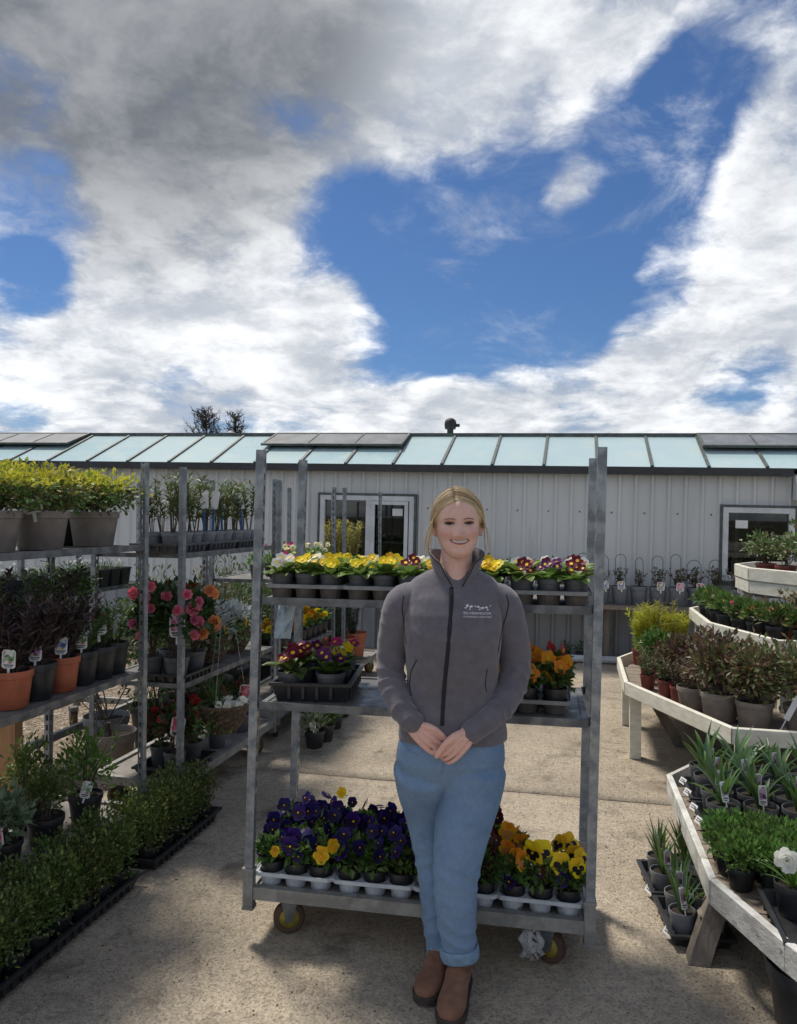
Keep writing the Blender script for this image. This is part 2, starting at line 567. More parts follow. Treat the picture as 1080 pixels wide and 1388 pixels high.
def gs2():
    p = yard(rnd.uniform(-2.0, 1.2) + rnd.gauss(0, .2), rnd.uniform(1.3, 6.5))
    return p.x, p.y


stones(mb, 5200, gs2, 0.0012, 0.0052, -0.003)
grit_m = leafmat('grit', (0.40, 0.34, 0.26), (0.16, 0.13, 0.10), 0.9, 0.0, c3=(0.09, 0.066, 0.048))
o = part('grit', mb.mesh('grit', grit_m), kind='stuff')
o['label'] = 'crumbs of grit and compost scattered over concrete'

mb = MB()
for _ in range(170):
    q = yard(rnd.choice([rnd.uniform(-1.85, 1.0), rnd.gauss(-1.7, .12), rnd.gauss(.35, .15)]), rnd.uniform(1.5, 6.8), -.001)
    mb.leaf(q, Vector((rnd.gauss(0, 1), rnd.gauss(0, 1), .08)), Vector((rnd.gauss(0, .3), rnd.gauss(0, .3), 1)), rnd.uniform(.008, .022), rnd.uniform(.004, .010), .25)
scrap_m = leafmat('fallen_scrap', (0.10, 0.07, 0.04), (0.05, 0.035, 0.022), 0.9, 0.0, c3=(0.16, 0.13, 0.05))
o = part('fallen_leaves', mb.mesh('fallen_leaves', scrap_m), kind='stuff')
o['label'] = 'dry leaf scraps fallen on the concrete'

# ---------------------------------------------------------------- the shed with the glazed roof
clad = mat('grey_cladding', (0.64, 0.655, 0.65), (0.57, 0.585, 0.58), 1.4, 0.5, 0.0, 0.05, 8, c3=(0.42, 0.415, 0.39), s3=5.0, t3=(0.56, 0.82), stretch=(1, 1, 0.12))
clad_low = mat('dark_grey_cladding', (0.30, 0.315, 0.33), (0.23, 0.243, 0.255), 2.0, 0.55, 0.0, 0.05, 8, c3=(0.17, 0.165, 0.15), s3=4, t3=(0.55, 0.8), stretch=(1, 1, 0.35))  # wall cladding below the shelf height, in a darker grey
gutter_m = mat('black_gutter', (0.025, 0.027, 0.03), (0.04, 0.042, 0.045), 8, 0.45)
def roof_glass_mat():
    m = bpy.data.materials.new('pale_roof_glazing')
    m.use_nodes = True
    t = m.node_tree
    g = NG(t)
    b = t.nodes['Principled BSDF']
    tc = g.n('ShaderNodeTexCoord')
    info = g.n('ShaderNodeObjectInfo')
    n1 = g.noise(tc.outputs['Object'], 3.5, 6, 0.65)
    n2 = g.noise(tc.outputs['Object'], 40, 4, 0.7)
    col = g.mix(g.rng(info.outputs['Random'], 0, 1), (0.36, 0.53, 0.57, 1), (0.44, 0.58, 0.60, 1))
    col = g.mix(g.rng(n1, 0.4, 0.75), col, (0.50, 0.60, 0.58, 1))
    col = g.mix(g.rng(n2, 0.58, 0.72, 0, 0.6), col, (0.24, 0.30, 0.27, 1))
    t.links.new(col, b.inputs['Base Color'])
    b.inputs['Roughness'].default_value = 0.22
    return m


roof_glass = roof_glass_mat()
vent_glass = mat('mossy_vent_sheet', (0.22, 0.23, 0.24), (0.15, 0.155, 0.16), 4, 0.35, 0, 0.05, 30, c3=(0.08, 0.08, 0.07), s3=28, t3=(0.56, 0.66))
bar_m = mat('glazing_bar', (0.10, 0.12, 0.11), (0.06, 0.07, 0.065), 12, 0.6)
upvc = mat('white_window_frame', (0.66, 0.68, 0.70), (0.55, 0.57, 0.59), 6, 0.4, 0, 0.03, 30, c3=(0.35, 0.35, 0.33), s3=10, t3=(0.66, 0.8))
inside_m = mat('dark_interior', (0.035, 0.035, 0.034), (0.02, 0.02, 0.02), 3, 0.9)


def glass_mat():
    m = bpy.data.materials.new('window_glass')
    m.use_nodes = True
    t = m.node_tree
    g = NG(t)
    t.nodes.remove(t.nodes['Principled BSDF'])
    tr = g.n('ShaderNodeBsdfTransparent', {'Color': (0.78, 0.82, 0.80, 1)})
    gl = g.n('ShaderNodeBsdfGlossy', {'Color': (0.9, 0.9, 0.9, 1), 'Roughness': 0.02})
    fr = g.n('ShaderNodeFresnel', {'IOR': 1.5})
    ms = g.n('ShaderNodeMixShader', {0: fr.outputs[0], 1: tr.outputs[0], 2: gl.outputs[0]})
    t.links.new(ms.outputs[0], t.nodes['Material Output'].inputs['Surface'])
    return m


glass = glass_mat()
shed = thing('garden_shed', 'long grey ribbed metal shed with a pale glazed roof and white windows', 'building', yard(0, 9.35), 0)
shed.rotation_euler = (0, RAD(0.95), TH)
PITCH = 0.183
A0 = -14.0 + 0.05
WIN = [(-3.20, -1.98, 0.98, 1.86), (1.60, 2.35, 0.98, 1.81)]
NP = 126
prof = [(0.0, 0.0), (0.112, 0.0), (0.134, -0.032), (0.156, -0.032), (0.178, 0.0), (0.183, 0.0)]
TOPZ = 2.19
for s0 in range(0, NP, 6):
    mb = MB()
    xs = []
    for k in range(s0, s0 + 6):
        for (px, py) in prof[:-1]:
            xs.append((A0 + k * PITCH + px, py))
    xs.append((A0 + (s0 + 6) * PITCH, 0.0))
    cuts = []
    for i in range(len(xs) - 1):
        (xa, ya), (xb, yb) = xs[i], xs[i + 1]
        cuts.append((xa, ya))
        for w_ in sorted(w for W in WIN for w in W[:2]):
            if xa < w_ < xb:
                cuts.append((w_, ya + (yb - ya) * (w_ - xa) / (xb - xa)))
    cuts.append(xs[-1])
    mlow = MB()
    # bands at the window head and sill heights keep each sheet in one piece
    for i in range(len(cuts) - 1):
        (xa, ya), (xb, yb) = cuts[i], cuts[i + 1]
        zs = [(-0.4, TOPZ)]
        for (w0, w1, z0, z1) in WIN:
            if w0 - 1e-6 <= xa and xb <= w1 + 1e-6:
                zs = [(-0.4, z0 + .01), (z1 - .01, TOPZ)]
        zs = [(max(z0, .64), z1) for (z0, z1) in zs]
        mlow.add([(xa, ya - .001, -.4), (xb, yb - .001, -.4), (xb, yb - .001, .638), (xa, ya - .001, .638)], [(0, 1, 2, 3)])  # cladding below the shelf height, drawn in a darker grey
        for (z0, z1) in zs:
            mb.add([(xa, ya, z0), (xb, yb, z0), (xb, yb, z1), (xa, ya, z1)], [(0, 1, 2, 3)])
    part('cladding_sheet', mb.mesh('cladding_sheet', clad), shed)
    part('plinth_sheet', mlow.mesh('plinth_sheet', clad_low), shed)  # lower part of the wall cladding, drawn in a darker grey
# screw heads in two rows
mb = MB()
for k in range(0, NP):
    x = A0 + k * PITCH + 0.06
    for z in (1.72, 0.86):
        if any(w0 - .1 < x < w1 + .1 and z0 - .05 < z < z1 + .05 for (w0, w1, z0, z1) in WIN):
            continue
        if k % 2 == 0:
            mb.box(x - .008, x + .008, -0.008, 0.0, z - .008, z + .008)
part('screw_heads', mb.mesh('screw_heads', gutter_m), shed, kind='stuff')
# rear and end walls
mb = MB()
XR = A0 + NP * PITCH
mb.box(A0 - .02, A0 + .01, 0.01, 2.0, -.4, 2.2)
mb.box(XR - .01, XR + .02, 0.01, 2.0, -.4, 2.2)
mb.box(A0, XR, 1.98, 2.02, -.4, 2.2)
part('rear_wall', mb.mesh('rear_wall', clad), shed)
mb = MB()
mb.box(A0, 2.31, -0.13, -0.036, 2.165, 2.25)
part('gutter', mb.mesh('gutter', gutter_m), shed)
mb = MB()
mb.box(2.32, 2.62, -0.20, -0.036, 1.90, 2.16)
part('gutter_hopper', mb.mesh('gutter_hopper', clad), shed)
mb = MB()
mb.box(2.625, XR, -0.13, -0.036, 2.165, 2.25)
part('gutter', mb.mesh('gutter', gutter_m), shed)
# roof
EV = Vector((0, -0.10, 2.255))
RG = Vector((0, 0.93, 2.715))
GB = 0.613
bars = [-2.25 + GB * k for k in range(-19, 17)]
sl = (RG - EV)
sn = Vector((0, -sl.z, sl.y)).normalized()
for i in range(len(bars) - 1):
    x0, x1 = bars[i] + .012, bars[i + 1] - .012
    mb = MB()
    a, b = EV, RG
    vs = [(x0, a.y, a.z), (x1, a.y, a.z), (x1, b.y, b.z), (x0, b.y, b.z)]
    vs2 = [tuple(Vector(q) - sn * .006) for q in vs]
    mb.add(vs + vs2, [(0, 1, 2, 3), (7, 6, 5, 4), (0, 4, 5, 1)])
    part('roof_pane', mb.mesh('roof_pane', roof_glass), shed)
    if i % 1 == 0:
        mb = MB()
        bx = bars[i]
        vs = [Vector((bx - .016, a.y - .01, a.z)), Vector((bx + .016, a.y - .01, a.z)), Vector((bx + .016, b.y, b.z)), Vector((bx - .016, b.y, b.z))]
        mb.add([q + sn * .018 for q in vs] + [q - sn * .02 for q in vs], [(0, 1, 2, 3), (0, 3, 7, 4), (1, 5, 6, 2), (0, 4, 5, 1)])
        part('glazing_bar', mb.mesh('glazing_bar', bar_m), shed)
mb = MB()
mb.box(A0, XR, RG.y - .03, RG.y + .05, RG.z - .03, RG.z + .035)
part('ridge_cap', mb.mesh('ridge_cap', bar_m), shed)
mb = MB()
mb.add([(A0, RG.y + .02, RG.z), (XR, RG.y + .02, RG.z), (XR, 2.05, 2.22), (A0, 2.05, 2.22)], [(3, 2, 1, 0)])
part('rear_roof', mb.mesh('rear_roof', roof_glass), shed)
# raised roof vents
for (v0, v1, np_) in ((-2.25 - 3 * GB - .12, -2.25, 3), (-7.2 - 4 * GB, -7.2, 4), (-2.25 + 6 * GB, -2.25 + 10 * GB, 4)):
    top = RG + sn * 0.045 + Vector((0, 0, 0.0))
    bot = EV + sl * 0.47 + sn * 0.085
    ax = (bot - top)
    vn = Vector((0, ax.z, -ax.y)).normalized()
    if vn.z < 0:
        vn = -vn
    fr = MB()
    def slabq(mb, x0, x1, p, q, th):
        vs = [Vector((x0, p.y, p.z)), Vector((x1, p.y, p.z)), Vector((x1, q.y, q.z)), Vector((x0, q.y, q.z))]
        mb.add([w for w in vs] + [w - vn * th for w in vs], [(0, 3, 2, 1), (4, 5, 6, 7), (0, 1, 5, 4), (1, 2, 6, 5), (2, 3, 7, 6), (3, 0, 4, 7)])
    vroot = MB()
    slabq(vroot, v0, v1, bot + (top - bot).normalized() * 0.0, bot + (top - bot).normalized() * .035, .03)
    slabq(vroot, v0, v1, top - (top - bot).normalized() * .03, top, .03)
    slabq(vroot, v0, v0 + .03, bot + (top - bot).normalized() * .037, top - (top - bot).normalized() * .032, .03)
    slabq(vroot, v1 - .03, v1, bot + (top - bot).normalized() * .037, top - (top - bot).normalized() * .032, .03)
    w_ = (v1 - v0) / np_
    for k in range(1, np_):
        slabq(vroot, v0 + k * w_ - .01, v0 + k * w_ + .01, bot + (top - bot).normalized() * .037, top - (top - bot).normalized() * .032, .03)
    vo = part('roof_vent', vroot.mesh('roof_vent', bar_m), shed)
    for k in range(np_):
        pm = MB()
        slabq(pm, v0 + k * w_ + .012 + (.02 if k == 0 else 0), v0 + (k + 1) * w_ - .012 - (.02 if k == np_ - 1 else 0), bot + (top - bot).normalized() * .037 - vn * .008, top - (top - bot).normalized() * .032 - vn * .008, .006)
        part('vent_pane', pm.mesh('vent_pane', vent_glass), vo)


# windows
def window(w0, w1, z0, z1, mull, name='window'):
    fr = MB()
    t_ = .06
    y0, y1 = -0.056, 0.03
    fr.box(w0, w1, y0, y1, z1 - t_, z1)
    fr.box(w0, w1, y0, y1, z0, z0 + t_)
    fr.box(w0, w0 + t_, y0 + .002, y1, z0 + t_, z1 - t_)
    fr.box(w1 - t_, w1, y0 + .002, y1, z0 + t_, z1 - t_)
    edges = [w0 + t_] + [m_ for m_ in mull] + [w1 - t_]
    for m_ in mull:
        fr.box(m_ - .035, m_ + .035, y0 + .002, y1, z0 + t_, z1 - t_)
    wo = part(name, fr.mesh(name, upvc), shed)
    tm = MB()
    tm.box(w0 - .03, w1 + .03, -.06, -.001, z1 + .002, z1 + .03)
    tm.box(w0 - .03, w0 - .003, -.06, -.001, z0 - .02, z1)
    tm.box(w1 + .003, w1 + .03, -.06, -.001, z0 - .02, z1)
    tm.box(w0 - .05, w1 + .05, -.09, -.001, z0 - .05, z0 - .022)
    part('window_trim', tm.mesh('window_trim', bar_m), wo)
    for i in range(len(edges) - 1):
        pm = MB()
        pm.box(edges[i] + (.035 if i else 0), edges[i + 1] - (.035 if i < len(edges) - 2 else 0), -.012, -.006, z0 + t_, z1 - t_)
        part('pane', pm.mesh('pane', glass), wo)
    rm = MB()
    # the dim room behind
    e = .25
    x0_, x1_ = w0 - e, w1 + e
    vs = [(x0_, .06, z0 - .5), (x1_, .06, z0 - .5), (x1_, 1.7, z0 - .5), (x0_, 1.7, z0 - .5), (x0_, .06, z1 + .15), (x1_, .06, z1 + .15), (x1_, 1.7, z1 + .15), (x0_, 1.7, z1 + .15)]
    rm.add(vs, [(0, 1, 2, 3), (7, 6, 5, 4), (3, 2, 6, 7), (0, 3, 7, 4), (2, 1, 5, 6)])
    part('room', rm.mesh('room', inside_m), wo)
    return wo


w1_ = window(*WIN[0], mull=[-2.56])
w2_ = window(*WIN[1], mull=[])
# white sash frame round the opening light, and paper notices on the panes
mb = MB()
sx0, sx1, sz0, sz1 = -2.52, -2.05, 1.05, 1.795
for (a_, b_, c_, d_) in ((sx0, sx1, sz1 - .045, sz1), (sx0, sx1, sz0, sz0 + .045), (sx0, sx0 + .045, sz0 + .046, sz1 - .046), (sx1 - .045, sx1, sz0 + .046, sz1 - .046)):
    mb.box(a_, b_, -.074, -.054, c_, d_)
part('sash', mb.mesh('sash', upvc), w1_)
for wo, x, z in ((w1_, -2.20, 1.66), (w2_, 1.80, 1.62)):
    mb = MB()
    mb.box(x - .06, x + .07, -.018, -.0145, z - .045, z + .045)
    part('notice', mb.mesh('notice', card), wo)
# things inside: shelf rails seen dimly
for wo, (w0, w1, z0, z1) in ((w1_, WIN[0]), (w2_, WIN[1])):
    mb = MB()
    for z in (z0 + .25, z0 + .6):
        mb.box(w0, w1, .9, 1.2, z, z + .03)
    for x in (w0 + .3, w0 + .55):
        mb.box(x, x + .04, .85, .89, z0 - .4, z1)
    part('inside_shelf', mb.mesh('inside_shelf', p_taupe), wo)
# chimney cowl on the far slope
ck = mat('black_cowl', (0.02, 0.02, 0.02), (0.035, 0.03, 0.03), 20, 0.6)
mb = MB()
mb.lathe([(0.0, 2.40), (.045, 2.40), (.045, 2.84), (.075, 2.85), (.085, 2.90), (.085, 2.935), (.07, 2.975), (.035, 3.0), (.0, 3.003)], 16, c=(-1.77, 1.3, 0))
mb.box(-1.69, -1.64, 1.28, 1.32, 2.88, 2.92)
part('chimney_cowl', mb.mesh('chimney_cowl', ck, True), shed)
mb = MB()
mb.lathe([(0.0, 2.35), (.05, 2.35), (.05, 2.76), (.09, 2.765), (.09, 2.80), (0, 2.84)], 12, c=(-5.15, 1.4, 0))
part('roof_outlet', mb.mesh('roof_outlet', p_lgrey), shed)


# ---------------------------------------------------------------- bare trees behind the shed
def bare_tree(u, Y, H, spread, seed, label):
    r_ = random.Random(seed)
    X = (u - 540) / 1040 * Y
    t = thing('bare_tree', label, 'tree', (X, Y, 0), 0, 'bare trees behind the shed')
    mb = MB()
    pts = [Vector((0.06 * math.sin(k), 0.05 * math.cos(2 * k), H * k / 10)) for k in range(11)]
    mb.tube(pts, [0.16 * (1 - k / 10.5) + .01 for k in range(11)], 7)
    part('trunk', mb.mesh('trunk', bark), t)
    mb = MB()
    def grow(p, d, L, r, lev):
        seg = 4
        q = [p]
        dd = d.copy()
        for k in range(seg):
            dd = (dd + Vector((r_.gauss(0, .16), r_.gauss(0, .16), r_.gauss(0.06, .12)))).normalized()
            q.append(q[-1] + dd * (L / seg))
        mb.tube(q, [r * (1 - .7 * k / seg) for k in range(seg + 1)], 3, cap=False)
        if lev:
            for k in range(5 if lev == 2 else 7):
                i = r_.randint(1, seg)
                nd = (dd + Vector((r_.gauss(0, .8), r_.gauss(0, .8), r_.gauss(.15, .45)))).normalized()
                grow(q[i], nd, L * r_.uniform(.3, .55), r * .5, lev - 1)
    for k in range(150):
        f = r_.uniform(.3, .99)
        z = H * f
        a = r_.uniform(0, 2 * PI)
        L = spread * (1.25 - f) * r_.uniform(.8, 1.3)
        grow(Vector((0, 0, z)), Vector((math.cos(a), math.sin(a), .55)).normalized(), L, .034, 2)
    part('crown', mb.mesh('crown', bark), t)


bare_tree(278, 40, 7.0, 1.9, 3, 'broad bare tree rising behind the shed ridge')
bare_tree(317, 41, 7.0, 1.4, 5, 'narrower bare tree beside the broad one behind the ridge')

# ================================================================ PLANT LIBRARY
ORD = ['first', 'second', 'third', 'fourth', 'fifth', 'sixth', 'seventh', 'eighth', 'ninth', 'tenth', 'eleventh', 'twelfth']
CACHE = {}

L_prim = leafmat('primrose_leaf', (0.125, 0.213, 0.044), (0.213, 0.312, 0.075), 0.45, 0.3)
L_pansy = leafmat('pansy_leaf', (0.056, 0.112, 0.027), (0.112, 0.188, 0.044), 0.45, 0.25)
L_box = leafmat('box_leaf', (0.060, 0.105, 0.026), (0.145, 0.20, 0.050), 0.42, 0.35, c3=(0.25, 0.28, 0.09))
L_green = leafmat('mid_green_leaf', (0.062, 0.125, 0.031), (0.125, 0.213, 0.050), 0.45, 0.3)
L_bright = leafmat('bright_green_leaf', (0.088, 0.200, 0.037), (0.175, 0.325, 0.075), 0.5, 0.35)
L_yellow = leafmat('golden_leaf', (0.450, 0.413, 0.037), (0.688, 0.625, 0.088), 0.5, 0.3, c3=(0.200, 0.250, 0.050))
L_gcon = leafmat('golden_conifer_leaf', (0.450, 0.413, 0.025), (0.325, 0.362, 0.037), 0.6, 0.35)
L_var = leafmat('variegated_leaf', (0.250, 0.312, 0.188), (0.450, 0.475, 0.300), 0.5, 0.25, c3=(0.100, 0.163, 0.050))
L_sage = leafmat('grey_green_leaf', (0.150, 0.213, 0.125), (0.225, 0.288, 0.175), 0.6, 0.25)
L_silver = leafmat('silver_leaf', (0.450, 0.500, 0.500), (0.650, 0.688, 0.675), 0.7, 0.2)
L_purple = leafmat('purple_black_leaf', (0.044, 0.027, 0.035), (0.094, 0.056, 0.062), 0.4, 0.15, c3=(0.125, 0.112, 0.075))
L_redbr = leafmat('red_brown_leaf', (0.106, 0.062, 0.044), (0.200, 0.125, 0.075), 0.5, 0.25, c3=(0.150, 0.163, 0.062))
L_olive = leafmat('olive_leaf', (0.088, 0.106, 0.037), (0.163, 0.175, 0.069), 0.5, 0.25, c3=(0.163, 0.100, 0.056))
L_strap = leafmat('strap_leaf', (0.094, 0.169, 0.081), (0.163, 0.263, 0.138), 0.4, 0.3)
L_dark = leafmat('dark_glossy_leaf', (0.027, 0.062, 0.020), (0.069, 0.119, 0.035), 0.3, 0.2)
L_pine = leafmat('dark_conifer_leaf', (0.027, 0.056, 0.027), (0.056, 0.094, 0.044), 0.6, 0.15)
L_dry = leafmat('dry_leaf', (0.275, 0.200, 0.112), (0.413, 0.325, 0.188), 0.7, 0.2)


def flmat(name, c1, c2, trans=0.3):
    return leafmat(name, c1, c2, 0.5, trans, spec=0.25)


F_yel = flmat('yellow_petal', (0.80, 0.56, 0.01), (0.86, 0.66, 0.03))
F_yel2 = flmat('amber_petal', (0.82, 0.42, 0.01), (0.85, 0.55, 0.03))
F_ora = flmat('orange_petal', (0.80, 0.22, 0.015), (0.86, 0.34, 0.03))
F_white = flmat('white_petal', (0.80, 0.80, 0.74), (0.86, 0.86, 0.82))
F_cream = flmat('cream_petal', (0.78, 0.74, 0.46), (0.84, 0.80, 0.58))
F_wine = flmat('wine_petal', (0.12, 0.008, 0.025), (0.20, 0.015, 0.045))
F_viol = flmat('violet_petal', (0.009, 0.006, 0.066), (0.024, 0.011, 0.12), 0.12)
F_dviol = flmat('dark_violet_petal', (0.010, 0.006, 0.05), (0.022, 0.010, 0.09), 0.15)
F_purp = flmat('purple_petal', (0.10, 0.015, 0.12), (0.17, 0.03, 0.17))
F_dred = flmat('dark_red_petal', (0.035, 0.005, 0.007), (0.08, 0.010, 0.012), 0.2)
F_pink = flmat('pink_petal', (0.72, 0.16, 0.26), (0.80, 0.30, 0.38))
F_mag = flmat('magenta_petal', (0.55, 0.03, 0.22), (0.65, 0.06, 0.28))
F_red = flmat('red_petal', (0.55, 0.03, 0.05), (0.68, 0.07, 0.08))
F_peach = flmat('peach_petal', (0.80, 0.30, 0.12), (0.84, 0.42, 0.20))
F_blk = flmat('black_blotch', (0.012, 0.004, 0.012), (0.025, 0.008, 0.02), 0.0)
F_eye = flmat('yellow_eye', (0.85, 0.50, 0.02), (0.88, 0.58, 0.04), 0.0)


def rdir(r_, zmin=-1.0):
    while True:
        v = Vector((r_.uniform(-1, 1), r_.uniform(-1, 1), r_.uniform(-1, 1)))
        if 0.05 < v.length < 1.0:
            v.normalize()
            if v.z > zmin:
                return v


def variants(key, n, fn):
    if key not in CACHE:
        CACHE[key] = [fn(random.Random(hash_(key) + 101 * i)) for i in range(n)]
    return rnd.choice(CACHE[key])


def hash_(s):
    h = 7
    for ch in s:
        h = (h * 31 + ord(ch)) % 99991
    return h


def bush(key, mats, n, rx, rz, z0, L, W, up=0.35, shell=0.5, stems=7, zmin=-0.55, nv=3, lump=0.22, fold=0.2, lj=0.35, stem_m=None, topm=None):
    """a shrub: stems and many leaf-sized faces through an uneven volume"""
    def make(r_):
        mb = MB()
        off = Vector((r_.uniform(0, 50), r_.uniform(0, 50), r_.uniform(0, 50)))
        tips = []
        for _ in range(n):
            d = rdir(r_, zmin)
            k = 1.0 + lump * 2 * noise.noise(d * 2.2 + off)
            rr = (r_.random() ** shell) * k
            p = Vector((d.x * rx * rr, d.y * rx * rr, z0 + d.z * rz * rr))
            ld = (d * 0.8 + Vector((0, 0, up)) + rdir(r_) * 0.65).normalized()
            nn = (Vector((0, 0, 1)) + rdir(r_) * 0.8 + d * .5)
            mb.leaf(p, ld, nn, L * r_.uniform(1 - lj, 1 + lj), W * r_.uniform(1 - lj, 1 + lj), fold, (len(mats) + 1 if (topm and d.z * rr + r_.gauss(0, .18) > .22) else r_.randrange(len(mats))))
            tips.append(p)
        for k in range(stems):
            tip = r_.choice(tips)
            mid = Vector((tip.x * .45, tip.y * .45, tip.z * .55))
            mb.tube([(r_.gauss(0, rx * .1), r_.gauss(0, rx * .1), -.01), mid, tip], [.0035, .0028, .0012], 4, len(mats), cap=False)
        return mb.mesh('foliage', list(mats) + [stem_m or bark] + ([topm] if topm else []))
    return variants(key, nv, make)


def rosette(key, mats, n, L, W, nv=3, el=(15, 70), curve=0.9):
    def make(r_):
        mb = MB()
        for k in range(n):
            a = 2 * PI * k / n * 2.4 + r_.uniform(-.3, .3)
            e = RAD(r_.uniform(*el))
            d = Vector((math.cos(a) * math.cos(e), math.sin(a) * math.cos(e), math.sin(e)))
            up = Vector((-math.cos(a) * math.sin(e), -math.sin(a) * math.sin(e), math.cos(e)))
            s_ = r_.uniform(.7, 1.15)
            mb.blade(Vector((math.cos(a) * .008, math.sin(a) * .008, 0)), d, up, L * s_, W * s_, curve * r_.uniform(.6, 1.4), 5, r_.randrange(len(mats)), prof=lambda t: (0.28 + 0.72 * math.sin(PI * min(1, t * .82 + .1)) ** .8) * (1 - max(0, t - .8) * 3.2), fold=0.22)
        return mb.mesh('foliage', mats, True)
    return variants(key, nv, make)


def strap(key, mats, n, L, W, nv=3, spread=0.55, curve=0.7, base=0.012, seg=5):
    def make(r_):
        mb = MB()
        for k in range(n):
            a = r_.uniform(0, 2 * PI)
            e = PI / 2 - abs(r_.gauss(0, spread)) * .9 - .05
            d = Vector((math.cos(a) * math.cos(e), math.sin(a) * math.cos(e), math.sin(e)))
            up = Vector((-math.cos(a) * math.sin(e), -math.sin(a) * math.sin(e), math.cos(e)))
            s_ = r_.uniform(.65, 1.15)
            mb.blade(Vector((math.cos(a) * base * r_.random(), math.sin(a) * base * r_.random(), -.005)), d, up, L * s_, W * r_.uniform(.75, 1.2), curve * r_.uniform(.2, 1.5), seg, r_.randrange(len(mats)), prof=lambda t: (0.75 + .25 * math.sin(PI * t)) * (1 - t ** 3), fold=0.35)
        return mb.mesh('foliage', mats, True)
    return variants(key, nv, make)


def spires(key, mats, nst, H, spread, L, W, per, nv=3, lean=0.25, start=0.3, stem_m=None, droop=0.3, whorl=False):
    """upright stems with leaves along them"""
    def make(r_):
        mb = MB()
        for k in range(nst):
            a = r_.uniform(0, 2 * PI)
            rr = spread * math.sqrt(r_.random())
            b0 = Vector((math.cos(a) * rr * .4, math.sin(a) * rr * .4, -.01))
            h = H * r_.uniform(.65, 1.1)
            tip = Vector((math.cos(a) * (rr + lean * h * r_.uniform(.2, 1)), math.sin(a) * (rr + lean * h * r_.uniform(.2, 1)), h))
            mid = b0.lerp(tip, .5) + Vector((r_.gauss(0, .01), r_.gauss(0, .01), .01))
            mb.tube([b0, mid, tip], [.003, .0022, .001], 4, len(mats), cap=False)
            for j in range(per):
                t = start + (1 - start) * (j + r_.random()) / per
                p = b0.lerp(mid, t * 2) if t < .5 else mid.lerp(tip, t * 2 - 1)
                aa = r_.uniform(0, 2 * PI)
                ax = (tip - b0).normalized()
                o = Vector((math.cos(aa), math.sin(aa), 0))
                ld = (o + ax * r_.uniform(.2, 1.2) + Vector((0, 0, -droop * r_.random()))).normalized()
                mb.leaf(p, ld, ax + rdir(r_) * .3, L * r_.uniform(.6, 1.2), W * r_.uniform(.7, 1.2), .2, r_.randrange(len(mats)))
        return mb.mesh('foliage', list(mats) + [stem_m or bark])
    return variants(key, nv, make)


def twigs(key, mats, H, nb=6, leaves=30, L=.03, W=.016, nv=3, r0=.005):
    """pruned rose-like canes with a few young leaves"""
    def make(r_):
        mb = MB()
        for k in range(nb):
            a = r_.uniform(0, 2 * PI)
            p = Vector((0, 0, -.01))
            d = Vector((math.cos(a) * .35, math.sin(a) * .35, 1)).normalized()
            pts = [p]
            for j in range(5):
                d = (d + rdir(r_) * .22).normalized()
                pts.append(pts[-1] + d * (H * r_.uniform(.7, 1.1) / 5))
            mb.tube(pts, [r0 * (1 - .12 * j) for j in range(6)], 5, len(mats))
            for j in range(leaves // nb):
                i = r_.randint(1, 4)
                q = pts[i].lerp(pts[i + 1], r_.random())
                dd = (rdir(r_) + Vector((0, 0, .5))).normalized()
                q2 = q + dd * .03
                mb.tube([q, q2], [.0015, .001], 3, len(mats), cap=False)
                for w in range(3):
                    mb.leaf(q2, (dd + rdir(r_) * .7), Vector((0, 0, 1)) + rdir(r_) * .5, L * r_.uniform(.7, 1.2), W, .2, r_.randrange(len(mats)))
        return mb.mesh('foliage', list(mats) + [bark])
    return variants(key, nv, make)


# ---- flowers (face -Y, about 1 unit = metres)
def petal(mb, c, ax, ay, az, ang, dist, rw, rl, mi, cup=0.2, n=9, wave=0.0):
    """rounded petal in the plane (ax, ay) reaching out along ang; az is the facing"""
    o = ax * math.cos(ang) + ay * math.sin(ang)
    t = ax * -math.sin(ang) + ay * math.cos(ang)
    cen = c + o * dist
    vs = [cen + az * (-cup * rl * .25)]
    for k in range(n):
        a = 2 * PI * k / n
        rr = 1 + wave * math.sin(5 * a + ang)
        out = math.cos(a)
        vs.append(cen + o * (out * rl * rr) + t * (math.sin(a) * rw * rr) + az * (cup * rl * (out * .5 + .1 * math.sin(3 * a + ang * 2))))
    mb.add(vs, [(0, 1 + k, 1 + (k + 1) % n) for k in range(n)], mi)


AX, AY, AZ = Vector((1, 0, 0)), Vector((0, 0, 1)), Vector((0, -1, 0))


def pansy(key, m1, m2, mface, D=0.055):
    def make(r_):
        mb = MB()
        r = D / 2
        z = Vector((0, 0, 0))
        for s_ in (-1, 1):
            petal(mb, z + AZ * -.004, AX, AY, AZ, PI / 2 + s_ * .55 + r_.gauss(0, .08), r * .52, r * .52, r * .50, 0, .35, 11, .05)
        for s_ in (-1, 1):
            petal(mb, z + AZ * .0005, AX, AY, AZ, PI / 2 + s_ * 1.75 + r_.gauss(0, .08), r * .48, r * .46, r * .46, 1, .3, 11, .05)
            petal(mb, z + AZ * .0032, AX, AY, AZ, PI / 2 + s_ * 1.75, r * .34, r * .27, r * .30, 2, .2, 9, .12)
        petal(mb, z + AZ * .003, AX, AY, AZ, -PI / 2 + r_.gauss(0, .05), r * .46, r * .60, r * .48, 1, .3, 11, .06)
        petal(mb, z + AZ * .0055, AX, AY, AZ, -PI / 2, r * .34, r * .34, r * .32, 2, .2, 9, .12)
        petal(mb, z + AZ * .0075, AX, AY, AZ, 0, 0, r * .1, r * .1, 3, .2, 7)
        return mb.mesh('flower', [m1, m2, mface, F_eye])
    return variants(key, 3, make)


